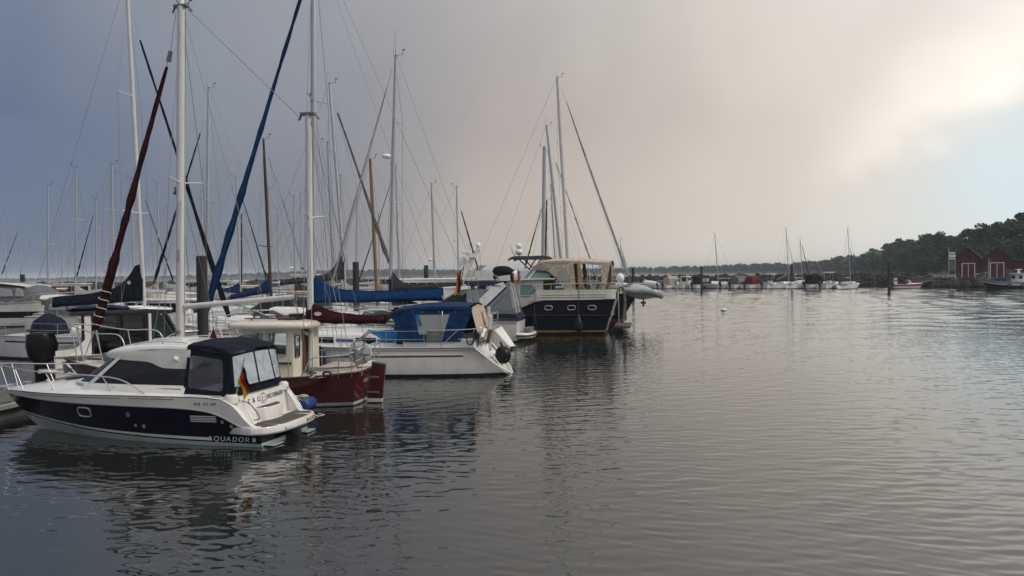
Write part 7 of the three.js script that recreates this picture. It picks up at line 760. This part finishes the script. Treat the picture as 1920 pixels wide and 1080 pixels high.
for (const [top, foot, L, o] of [
  [[1340, 438], [1346.5, 527], 6.5, { label: 'small white sailing boat with one thin leaning mast on the far pontoon' }],
  [[1474, 429], [1479, 527], 7, { label: 'small white sailing boat with grey bundled boom cover on the far pontoon', cover: MAT.greyCloth, by: 2.5, by1: 1.6, furl: MAT.lightCloth, fr: 0.05, furlPx: [[1494, 527], [1476, 445]], deg: 160 }],
  [[1500.5, 450], [1504.5, 530], 6, { label: 'small sailing boat with a dark rolled headsail beside the black pile', furl: MAT.blackCloth, fr: 0.07, furlPx: [[1519, 527], [1503, 456]], deg: 150 }],
  [[1589.5, 428], [1595, 530], 7.5, { label: 'white catamaran-like sailing boat at the end of the far row with a dark rolled headsail', furl: MAT.charcoalCloth, fr: 0.07, furlPx: [[1607, 527], [1593, 460]], deg: 130, B: 3 }],
  [[1163, 448], [1168, 520], 6.5, { label: 'small sailing boat with a furled tan sail right behind the suspended tender', furl: MAT.tanCloth, fr: 0.1, furlPx: [[1180, 520], [1164, 460]], deg: 190 }],
]) rigged({ top, foot, L, d: rowD(foot[0]) - 1, dir: 'L', fb: 0.8, fy: 1.15, mw: 0.13, seed: Math.round(top[0]), detail: 0, spread: [0.45], wr: 0.01, ...o });
{ // pink-red open boat by the lone pile, service post, gangway
  const p = atDepth(1722, 533, 134), F = new Frame(p.x, p.z, 12), { g, cy } = motorboat({ F: new Frame(atDepth(1675, 533, 134).x, -134, 186), L: 4.6, B: 1.9, fb: 0.75, label: 'pink and white open motor boat beside the lone black pile', hull: MAT.white, band: [0.5, 0.98], stripe: MAT.pink, low: MAT.white, screen: [2.7, 0.45, 0.5], screenMat: MAT.glassClear, motor: true, motorK: 1.0 });
  const q = atDepth(1679, 532, 139), s = thing('service_post', 'white electricity pillar standing on the pontoon beside the pink boat', 'post', [q.x, 0.4, q.z]); part(s, 'pillar', [box(0.5, 1.15, 0.3, 0, 0.62, 0), box(0.56, 0.08, 0.36, 0, 1.22, 0)], MAT.whitePlastic); part(s, 'socket_panel', box(0.3, 0.3, 0.02, 0, 0.85, 0.165), MAT.plastic); part(s, 'foot', box(0.6, 0.08, 0.4, 0, 0.04, 0), MAT.concrete);
}
// ---------------------------------------------------------------- stone breakwater: core with boulders
const rockGeo = Array.from({ length: 7 }, (_, k) => { const g = new THREE.IcosahedronGeometry(1, 1), p = g.attributes.position, r = rng(300 + k), d = [r(), r(), r()].map(v => 0.75 + 0.5 * v); for (let i = 0; i < p.count; i++) { const x = p.getX(i), y = p.getY(i), z = p.getZ(i), n = 0.72 + 0.5 * vnoise(x * 1.3 + y * 0.9 + 9, z * 1.3 - y * 0.7 + k * 3, 400 + k); p.setXYZ(i, x * n * d[0], y * n * d[1] * 0.8, z * n * d[2]); } g.deleteAttribute('normal'); g.deleteAttribute('uv'); g.computeVertexNormals(); return fin(g); });
const rockMats = [MAT.rock, MAT.rock2, MAT.rock3];
function breakwater(label, line, top, half, nNear, nStuff, seed, size) {
  const g = thing('breakwater', label, 'breakwater'), c = new THREE.CatmullRomCurve3(line.map(([x, z]) => V(x, 0, z)), false, 'centripetal'), L = c.getLength(), r = rng(seed);
  part(g, 'core', grid(80, 8, (u, v) => { const p = c.getPointAt(u), t = c.getTangentAt(u), q = v * 2 - 1, n = [-t.z, t.x]; return [p.x + n[0] * q * half * 1.05, lerp(-1, top - 0.25, Math.pow(1 - Math.abs(q), 0.6)), p.z + n[1] * q * half * 1.05]; }, true), MAT.rock2);
  const put = (u, q) => { const p = c.getPointAt(u), t = c.getTangentAt(u), y = lerp(-0.3, top - 0.35, Math.pow(1 - Math.abs(q), 0.75)); return [p.x - t.z * q * half, y, p.z + t.x * q * half]; };
  const mid = c.getPointAt(0.5), tn = c.getTangentAt(0.5), side = Math.sign(-(mid.x * -tn.z + mid.z * tn.x));      // the face towards the basin
  for (let i = 0; i < nNear; i++) { const m = part(g, 'boulder', rockGeo[i % 7], rockMats[Math.floor(r() * 3)]); const u = 0.04 + 0.95 * Math.pow(r(), 0.8), q = side * r() * 0.95; m.position.set(...put(u, q)); m.rotation.set(r() * 6, r() * 6, r() * 6); m.scale.setScalar(size * (0.65 + 0.7 * r())); }
  const im = new THREE.InstancedMesh(rockGeo[2], MAT.rock, nStuff), M4 = new THREE.Matrix4(), Q = new THREE.Quaternion(), E = new THREE.Euler(); for (let i = 0; i < nStuff; i++) { const s = size * (0.5 + 0.75 * r()); E.set(r() * 6, r() * 6, r() * 6); M4.compose(V(...put(r(), (r() * 2 - 1) * 0.95)), Q.setFromEuler(E), V(s, s * (0.7 + 0.4 * r()), s)); im.setMatrixAt(i, M4); im.setColorAt(i, new THREE.Color().setScalar(0.6 + 0.8 * r())); } im.name = 'rubble'; im.userData.kind = 'stuff'; g.add(im);
}
const AZ = (px, d) => { const p = atDepth(px, 505, d); return [p.x, p.z]; };
breakwater('long dark stone breakwater behind the row of small boats', [AZ(1000, 205), AZ(1180, 188), AZ(1400, 176), AZ(1600, 166), AZ(1740, 152)], 2.4, 4.2, 295, 1300, 41, 0.52);
breakwater('far dark stone breakwater seen low between the masts', [AZ(-150, 300), AZ(250, 285), AZ(600, 262), AZ(930, 228)], 2.1, 4, 60, 900, 43, 0.65);
breakwater('rough stone bank below the red huts', [AZ(1735, 150), AZ(1800, 137.5), AZ(1900, 134), AZ(2050, 130)], 1.35, 3.4, 150, 260, 47, 0.62);

// ---------------------------------------------------------------- quay, red huts, sign, gangway
const qy = 1.45;
{ const pts = [AZ(1752, 142), AZ(1800, 138.5), AZ(1900, 136), AZ(2150, 130), AZ(2200, 210), AZ(1740, 215)]; structure('quay', prism(pts.map(([x, z]) => [x, -1, z]), [0, qy + 1, 0]), MAT.concrete); }
function hut(label, px0, px1, base, peak, eave, d, depth, doors, o = {}) {
  const a = atDepth(px0, base, d), b = atDepth(px1, base, d), W = (b.x - a.x) * 0.87, sc = d / FOCAL, hp = (base - peak) * sc, he = (base - eave) * sc, g = thing('boat_hut', label, 'hut', [(a.x + b.x) / 2, qy + 0.004, -d], -0.56), n = Math.round(W / 0.24), bw = W / n;
  part(g, 'wall', [prism([[-W / 2 + 0.03, 0, -0.05], [W / 2 - 0.03, 0, -0.05], [W / 2 - 0.03, he, -0.05], [0, hp - 0.03, -0.05], [-W / 2 + 0.03, he, -0.05]], [0, 0, -depth + 0.1])], MAT.barn2);
  const mats = [MAT.barn, MAT.barn2, MAT.barn3], hgt = x => he + (hp - he) * (1 - Math.abs(x) / (W / 2)); for (let i = 0; i < n; i++) { const x0 = -W / 2 + i * bw + 0.012, x1 = x0 + bw - 0.024; part(g, 'board', prism([[x0, 0.02, -0.045], [x1, 0.02, -0.045], [x1, hgt(x1), -0.045], ...(x0 < 0 && x1 > 0 ? [[0, hp, -0.045]] : []), [x0, hgt(x0), -0.045]], [0, 0, 0.045 + 0.012 * hash2(i, 2, 3)]), mats[Math.floor(hash2(i, 9, 1) * 3)]); }
  for (const s of [-1, 1]) for (let i = 0; i < Math.round(depth / 0.5); i++) part(g, 'side_board', box(0.03, he - 0.05, 0.47, s * (W / 2 + 0.0), he / 2, -0.3 - i * 0.5), mats[i % 3]);
  for (const s of [-1, 1]) { const sl = Math.hypot(W / 2 + 0.3, hp - he), ang = Math.atan2(hp - he, W / 2), rf = part(g, 'roof', prism([[0, hp + 0.10, 0.3], [s * (W / 2 + 0.32), hp + 0.1 - (hp - he) * (W / 2 + 0.32) / (W / 2), 0.3], [s * (W / 2 + 0.32), hp + 0.1 - (hp - he) * (W / 2 + 0.32) / (W / 2), -depth - 0.2], [0, hp + 0.10, -depth - 0.2]], [0, 0.07, 0]), MAT.roofTile); const rows = 9, cols = Math.round(depth / 0.9); for (let r = 0; r < rows; r++) for (let c = 0; c < cols; c++) { const k = (r + 0.5) / rows, x = s * k * (W / 2 + 0.3), y = hp + 0.2 - (hp - he) / (W / 2) * Math.abs(x); const m = part(rf, 'shingle', box(sl / rows * 1.05, 0.04, 0.86, 0, 0, 0), hash2(r, c, s + 5) < 0.3 ? MAT.moss : MAT.roofTile); m.position.set(x, y, -0.15 - c * 0.9 + 0.02 * hash2(c, r, 4)); m.rotation.z = -s * ang + s * 0.05; } part(g, 'barge_board', prism([[0, hp + 0.14, 0.31], [s * (W / 2 + 0.33), hp + 0.14 - (hp - he) * (W / 2 + 0.33) / (W / 2), 0.31], [s * (W / 2 + 0.33), hp - 0.02 - (hp - he) * (W / 2 + 0.33) / (W / 2), 0.31], [0, hp - 0.02, 0.31]], [0, 0, 0.04]), MAT.roofTile); }
  for (const [p0, p1, top] of doors) { const x0 = (p0 - (px0 + px1) / 2) * sc * 0.87, x1 = (p1 - (px0 + px1) / 2) * sc * 0.87, h = (base - top) * sc, fr = 0.17, dz = 0.03; const dr = part(g, 'double_door', box(x1 - x0 - 2 * fr, h - fr, 0.06, (x0 + x1) / 2, (h - fr) / 2 + 0.02, dz), MAT.barn3); const mid = (x0 + x1) / 2; for (let i = 0; i < 8; i++) part(dr, 'door_board', box((x1 - x0 - 2 * fr) / 8 - 0.02, h - fr - 0.06, 0.02, x0 + fr + (i + 0.5) * (x1 - x0 - 2 * fr) / 8, (h - fr) / 2 + 0.02, dz + 0.04), mats[i % 3]); part(g, 'door_frame', [box(fr, h, 0.12, x0 + fr / 2, h / 2, dz + 0.03), box(fr, h, 0.12, x1 - fr / 2, h / 2, dz + 0.03), box(x1 - x0 + 0.06, fr, 0.13, mid, h, dz + 0.03)], MAT.trim); part(dr, 'centre_post', box(0.12, h - fr, 0.06, mid, (h - fr) / 2, dz + 0.06), MAT.trim); part(dr, 'door_handle', box(0.04, 0.2, 0.06, mid + 0.12, h * 0.45, dz + 0.07), MAT.aluDark); }
  return g;
}
hut('red wooden boat hut with a white framed double door beside the sign', 1793, 1838.5, 521, 466, 485, 146, 9, [[1803, 1828.5, 494]]);
hut('wider red wooden boat hut with mossy roof and clutter at its door', 1839.5, 1901, 520.5, 465, 491, 143.4, 9, [[1856, 1883, 492.5]]);
hut('dark red lean-to shed attached beyond the wider hut', 1902, 1936, 520.5, 490, 492, 141.2, 6, []);
{ // hoarding with two blue and white boards on posts
  const a = atDepth(1779, 521, 141), b = atDepth(1791, 521, 141), g = thing('harbour_sign', 'blue and white harbour notice boards on two tall grey posts beside the red hut', 'sign', [(a.x + b.x) / 2, qy, -141]), W = b.x - a.x, sc = 141 / FOCAL;
  for (const s of [-1, 1]) part(g, 'post', rod([s * W / 2, 0, 0], [s * W / 2, (521 - (s < 0 ? 463 : 472)) * sc, 0], 0.05, 0.05, 8), MAT.alu); const y0 = (521 - 479) * sc, y1 = (521 - 472) * sc;
  for (const [a0, a1] of [[472, 478.2], [478.8, 485]]) { const bd = part(g, 'board', box(W, (a1 - a0) * sc, 0.05, 0, (521 - (a0 + a1) / 2) * sc, 0.06), MAT.inkWhite); part(bd, 'printed_band', box(W * 0.94, (a1 - a0) * sc * 0.42, 0.012, 0, (521 - (a0 + a1) / 2) * sc, 0.092), M([0.12, 0.15, 0.24], 0.5)); }
  part(g, 'grey_panel', box(W * 0.9, 20 * sc, 0.04, 0, (521 - 497) * sc, 0), M([0.07, 0.075, 0.09], 0.6));
}
{ // gangway
  const a = atDepth(1708, 526, 141), b = atDepth(1776, 517, 143), g = thing('gangway', 'sloping grey gangway with handrails leading from the quay to the pontoon', 'gangway'); const A = [a.x, 0.55, -141], B = [b.x, 1.5, -143]; part(g, 'deck', prism([[A[0], A[1], A[2] + 0.6], [B[0], B[1], B[2] + 0.6], [B[0], B[1], B[2] - 0.6], [A[0], A[1], A[2] - 0.6]], [0, 0.08, 0]), MAT.plankGrey); for (const s of [-1, 1]) { part(g, 'handrail', [rod([A[0], A[1] + 1.05, A[2] + s * 0.6], [B[0], B[1] + 1.05, B[2] + s * 0.6], 0.05), rod([A[0], A[1] + 0.55, A[2] + s * 0.6], [B[0], B[1] + 0.55, B[2] + s * 0.6], 0.035)], MAT.plankGrey); for (let i = 0; i <= 4; i++) { const q = i / 4; part(g, 'rail_post', rod([lerp(A[0], B[0], q), lerp(A[1], B[1], q), lerp(A[2], B[2], q) + s * 0.6], [lerp(A[0], B[0], q), lerp(A[1], B[1], q) + 1.05, lerp(A[2], B[2], q) + s * 0.6], 0.04), MAT.plankGrey); } }
}
{ // crates, bins and posts in front of the huts
  for (const [px, w, h, m, lab] of [[1832.5, 0.55, 0.75, MAT.greyCloth, 'small grey fish box with white lid between the two huts'], [1843, 0.8, 1.1, MAT.plankGrey, 'tall weathered wooden crate between the two huts'], [1891, 0.7, 1.3, MAT.plankGrey, 'upright pallet stack by the wider red hut'], [1897, 0.6, 1.2, MAT.concrete, 'pale bin at the corner of the wider red hut'], [1800, 0.5, 0.8, MAT.plankGrey, 'low wooden crate at the left corner of the red hut']]) { const p = atDepth(px, 520, 139.5), g = thing('crate', lab, 'crate', [p.x, qy, -139.5], -0.4); part(g, 'side', box(w, h, w * 0.8, 0, h / 2, 0), m); part(g, 'lid', box(w * 1.06, 0.07, w * 0.86, 0, h + 0.03, 0), m === MAT.greyCloth ? MAT.whitePlastic : m); part(g, 'batten', [box(w * 0.1, h, 0.03, -w * 0.3, h / 2, w * 0.41), box(w * 0.1, h, 0.03, w * 0.3, h / 2, w * 0.41)], MAT.plankGrey); }
}
{ // fishing boat
  const F = new Frame(atDepth(1948, 535, 127).x, -126, 2), g = boatAt('fishing_boat', 'blue and white fishing boat with white wheelhouse and blue tarpaulin below the red huts', 'fishing boat', F), L = 9.4;
  const H = new Hull({ H: 1.0, xt: [0, -0.1], xs: [L - 1.0, L], draft: 0.5, n: 22, wl: [[0, 1.1], [0.5, 1.35], [0.8, 0.9], [1, 0]], dk: [[0, 1.2], [0.5, 1.5], [0.8, 1.15], [0.93, 0.6], [1, 0.02]], sheer: [[0, 0.85], [0.55, 0.85], [0.85, 1.05], [1, 1.4]] }); part(g, 'hull', [H.band(0.05, t => H.sh(t) - 0.35), H.transom(0.05, 0.5)], MAT.black); part(g, 'bulwark', [H.band(t => H.sh(t) - 0.2, t => H.sh(t) + 0.25), H.transom(0.6, 1.1)], MAT.paleBlue); part(g, 'white_strake', H.band(t => H.sh(t) - 0.36, t => H.sh(t) - 0.19, { off: 0.02, ny: 1 }), MAT.white); part(g, 'foredeck', H.deck(0.12, 0.1, 0.02, 0.84, 1), MAT.white); part(g, 'deck', H.deck(-0.1, 0.04, 0.05, 0, 0.85), MAT.plankGrey); part(g, 'bottom_paint', H.band(-0.4, 0.05), MAT.antifoulDark);
  const P = (px, py) => F.z(px, py, 0), w = P(1910, 522); part(g, 'wheelhouse', [loft([[0.8, 1], [2.3, 0.95]].map(([y, k]) => [[w.x - 0.8 * k, y, -0.75 * k], [w.x + 0.85 * k, y, -0.75 * k], [w.x + 0.85 * k, y, 0.75 * k], [w.x - 0.8 * k, y, 0.75 * k]]), {}), box(2.1, 0.08, 1.8, w.x, 2.35, 0)], MAT.white); part(g, 'wheelhouse_window', [box(0.5, 0.5, 0.03, w.x + 0.1, 1.75, -0.74), box(0.02, 0.5, 1.0, w.x + 0.84, 1.8, 0)], MAT.glassDark); part(g, 'funnel', [rod([w.x, 2.4, 0], [w.x, 2.9, 0], 0.2, 0.16, 10), box(0.8, 0.12, 0.5, w.x, 2.95, 0)], MAT.white); const m = P(1854, 500); part(g, 'mast', [rod([m.x, 0.9, 0], [m.x, 4.9, 0], 0.06, 0.04, 8), rod([m.x, 2.4, 0], [m.x + 1.2, 1.4, 0.3], 0.03), rod([m.x + 0.7, 2.55, 0], [m.x - 0.2, 2.6, 0], 0.03), rod([m.x, 3.4, -0.4], [m.x, 3.4, 0.4], 0.025)], MAT.alu); part(g, 'mast_stay', [rod([m.x, 4.7, 0], [w.x + 0.6, 2.4, 0], 0.012, 0.012, 4), rod([m.x, 4.5, 0], [L - 0.5, 1.4, 0], 0.012, 0.012, 4)], MAT.wire); const t = P(1877, 518); part(g, 'tarpaulin', soft(loft([[-0.7, 0.2], [-0.5, 1.0], [0, 1.15], [0.45, 0.95], [0.7, 0.2]].map(([x, h]) => [[t.x + x, 0.75, -0.8], [t.x + x, 0.75 + h * 0.8, -0.6], [t.x + x, 0.75 + h, 0], [t.x + x, 0.75 + h * 0.8, 0.6], [t.x + x, 0.75, 0.8]]), { along: 3 }), 0.15, 2, 7), MAT.blueCloth2); for (const x of [2, 4, 6]) part(g, 'tyre_fender', fin(new THREE.TorusGeometry(0.24, 0.09, 6, 14).translate(x, 0.55, -H.zAt(x, 0.55) - 0.1)), MAT.rubber);
}

// ---------------------------------------------------------------- wooded shore
const leafGeo = (seed, n, R, h, size, lobes) => {      // crown of many small leaf-spray faces spread through uneven lobes
  const r = rng(seed), pos = [], nor = [], col = [], L = Array.from({ length: lobes }, () => { const a = r() * 6.283, e = r(), k = 0.25 + 0.6 * r(); return [Math.cos(a) * R * k * 0.85, h * (0.30 + 0.62 * e) , Math.sin(a) * R * k * 0.85, R * (0.32 + 0.28 * r()) * (1.1 - 0.4 * e)]; }); L.push([0, h * 0.55, 0, R * 0.62]);
  for (let i = 0; i < n; i++) { const l = L[Math.floor(r() * L.length)], u = r() * 2 - 1, a = r() * 6.283, q = Math.sqrt(1 - u * u), k = l[3] * Math.pow(0.35 + 0.65 * r(), 0.7), c = V(l[0] + q * Math.cos(a) * k, l[1] + u * k * 0.82, l[2] + q * Math.sin(a) * k); const t = V(r() - 0.5, (r() - 0.5) * 0.7, r() - 0.5).normalize(), b = V(r() - 0.5, r() - 0.5, r() - 0.5).cross(t).normalize(), s = size * (0.55 + 0.9 * r()), nn = t.clone().cross(b); const v = [c.clone().addScaledVector(t, s), c.clone().addScaledVector(b, s * 0.6), c.clone().addScaledVector(t, -s), c.clone().addScaledVector(b, -s * 0.6)]; for (const j of [0, 1, 2, 0, 2, 3]) { pos.push(...v[j].toArray()); nor.push(...nn.toArray()); } const cc = [0.75 + 0.5 * r(), 0.75 + 0.5 * r(), 0.7 + 0.4 * r()]; for (let j = 0; j < 6; j++) col.push(...cc); }
  const g = new THREE.BufferGeometry(); g.setAttribute('position', new THREE.Float32BufferAttribute(pos, 3)); g.setAttribute('normal', new THREE.Float32BufferAttribute(nor, 3)); g.setAttribute('color', new THREE.Float32BufferAttribute(col, 3)); return g;
};
const LEAF = [[0.040, 0.066, 0.026], [0.052, 0.074, 0.028], [0.034, 0.060, 0.030], [0.064, 0.080, 0.030]].map(c => M(c, 0.9, { vertexColors: true }));
const trunkGeo = (seed, h) => { const r = rng(seed), l = [loft([[0, 0.34], [0.15, 0.25], [0.5, 0.18], [0.8, 0.08]].map(([k, w], i) => Array.from({ length: 7 }, (_, j) => [w * Math.cos(j * 0.898) + 0.15 * i * (r() * 0 + 0.3), k * h, w * Math.sin(j * 0.898)])), {})]; for (let i = 0; i < 6; i++) { const a = r() * 6.283, k = 0.3 + 0.4 * r(); l.push(rod([0.1, h * k, 0], [Math.cos(a) * h * 0.22, h * (k + 0.22), Math.sin(a) * h * 0.22], 0.11, 0.04, 5)); } return join(l); };
const crowns = [0, 1, 2, 3].map(k => leafGeo(500 + k, 2400, 5.0, 13, 0.42, 12 + k)), trunks = [0, 1, 2, 3].map(k => trunkGeo(520 + k, 13));
// shoreline as seen: photo column, distance, tree-top row
const shore = [[-160, 1500, 519], [0, 1500, 519.5], [100, 1500, 519.5], [150, 1450, 516], [300, 1450, 514.5], [450, 1400, 510], [560, 1350, 504], [650, 1300, 501], [800, 1250, 500.5], [880, 1250, 503], [960, 1200, 505], [1010, 1150, 502], [1100, 1100, 500], [1180, 1050, 497], [1280, 950, 494.5], [1400, 830, 489], [1470, 740, 487], [1530, 640, 481], [1587, 540, 470], [1631, 460, 459], [1662, 410, 457], [1690, 360, 440], [1723, 310, 436], [1745, 285, 434], [1770, 265, 430], [1824, 232, 418], [1860, 218, 400], [1900, 210, 390], [1960, 205, 390], [2080, 200, 385]];
const sAt = px => { let i = 0; while (i < shore.length - 2 && px > shore[i + 1][0]) i++; const f = clamp((px - shore[i][0]) / (shore[i + 1][0] - shore[i][0])); return [lerp(shore[i][1], shore[i + 1][1], f), lerp(shore[i][2], shore[i + 1][2], f)]; };
const groundH = px => 0.6 + 3.2 * smooth(1600, 1900, px);  // bank height near the water
{ const N = 160; structure('shore_bank', grid(N, 10, (u, v) => { const px = lerp(-160, 2080, u), [d, ty] = sAt(px), dd = d * (0.985 + 0.35 * v), p = atDepth(px, 505, dd), top = atDepth(px, ty, d).y, rise = Math.max(1, top - 9) * smooth(0.04, 0.5, v); return [p.x, v === 0 ? -1 : 0.5 + rise + 1.2 * fbm(u * 60, v * 6, 77, 3) * smooth(0, 0.2, v), p.z]; }, true), MAT.soil); }
{ // meadow strip behind the huts
  structure('meadow', prism([AZ(1690, 170), AZ(1760, 160), AZ(2120, 158), AZ(2120, 206), AZ(1870, 222), AZ(1740, 300)].map(([x, z]) => [x, -0.5, z]), [0, 1.9, 0]), MAT.meadow); }
{ // far woods: one mass of small crowns
  const r = rng(611), clump = leafGeo(540, 150, 4.4, 9, 1.25, 6), rows = []; for (let px = -150; px < 1690;) { const [d, ty] = sAt(px), top = atDepth(px, ty, d).y; const n = d > 900 ? 3 : 5; for (let k = 0; k < n; k++) { const dd = d * (1.0 + 0.02 * k + 0.02 * r()), p = atDepth(px + (r() - 0.5) * 6, 505, dd), h = top * (0.72 + 0.34 * r()) - (k ? 0.8 : 2.5); rows.push([p.x, 0.3, p.z, Math.max(4, h) * (k === 0 ? 0.75 : 1), r()]); } px += FOCAL * 4.2 / d; }
  const im = new THREE.InstancedMesh(clump, LEAF[2], rows.length), M4 = new THREE.Matrix4(), Q = new THREE.Quaternion(); rows.forEach(([x, y, z, h, q], i) => { const s = h / 11.2; M4.compose(V(x, y, z), Q.setFromAxisAngle(V(0, 1, 0), q * 6.283), V(s * (1 + 0.5 * q), s, s * (1 + 0.5 * q))); im.setMatrixAt(i, M4); im.setColorAt(i, new THREE.Color(0.8 + 0.4 * q, 0.85 + 0.3 * q, 0.8)); }); im.name = 'far_woods'; im.userData = { kind: 'stuff', label: 'hazy band of woods along the far shore', category: 'woods' }; scene.add(im);
}
{ // trees that can be told apart on the slope to the right
  const r = rng(733), spots = []; for (let px = 1640; px < 2070;) { const [d, ty] = sAt(px), top = atDepth(px, ty, d).y; spots.push([px, d, top * (0.93 + 0.1 * r())]); px += FOCAL * (3.0 + 1.6 * r()) / d; } for (let px = 1655; px < 2070;) { const [d, ty] = sAt(px), top = atDepth(px, ty, d).y; spots.push([px, d * 0.955, top * (0.55 + 0.2 * r())]); px += FOCAL * 4.2 / d; } for (let px = 1690; px < 2070;) { const [d, ty] = sAt(px), top = atDepth(px, ty, d).y; spots.push([px, d * 0.91, top * (0.3 + 0.15 * r())]); px += FOCAL * 5 / d; }
  const kinds = ['rounded dark green tree', 'tall ragged green tree', 'broad dense dark tree', 'yellowish green leafy tree'];
  spots.forEach(([px, d, top], i) => { const k = i % 4, p = atDepth(px, 505, d), gy = Math.max(0.5, Math.min(top * 0.35, top - 11)), s = Math.max(0.4, (top - gy) / 13.6), row = top > 15 ? 'on the skyline of the wooded slope' : top > 8 ? 'half way up the wooded slope' : 'at the foot of the wooded slope', g = thing('tree', `${kinds[k]} ${row} behind the red huts`, 'tree', [p.x, gy - 0.4, p.z], r() * 6.283, `${kinds[k]}s ${row}`); g.scale.set(s * (0.95 + 0.3 * r()), s, s * (0.95 + 0.3 * r())); part(g, 'trunk', trunks[k], MAT.bark); part(g, 'crown', crowns[k], LEAF[(k + (i % 3 === 0 ? 1 : 0)) % 4]); });
}
renderer.render(scene, camera);
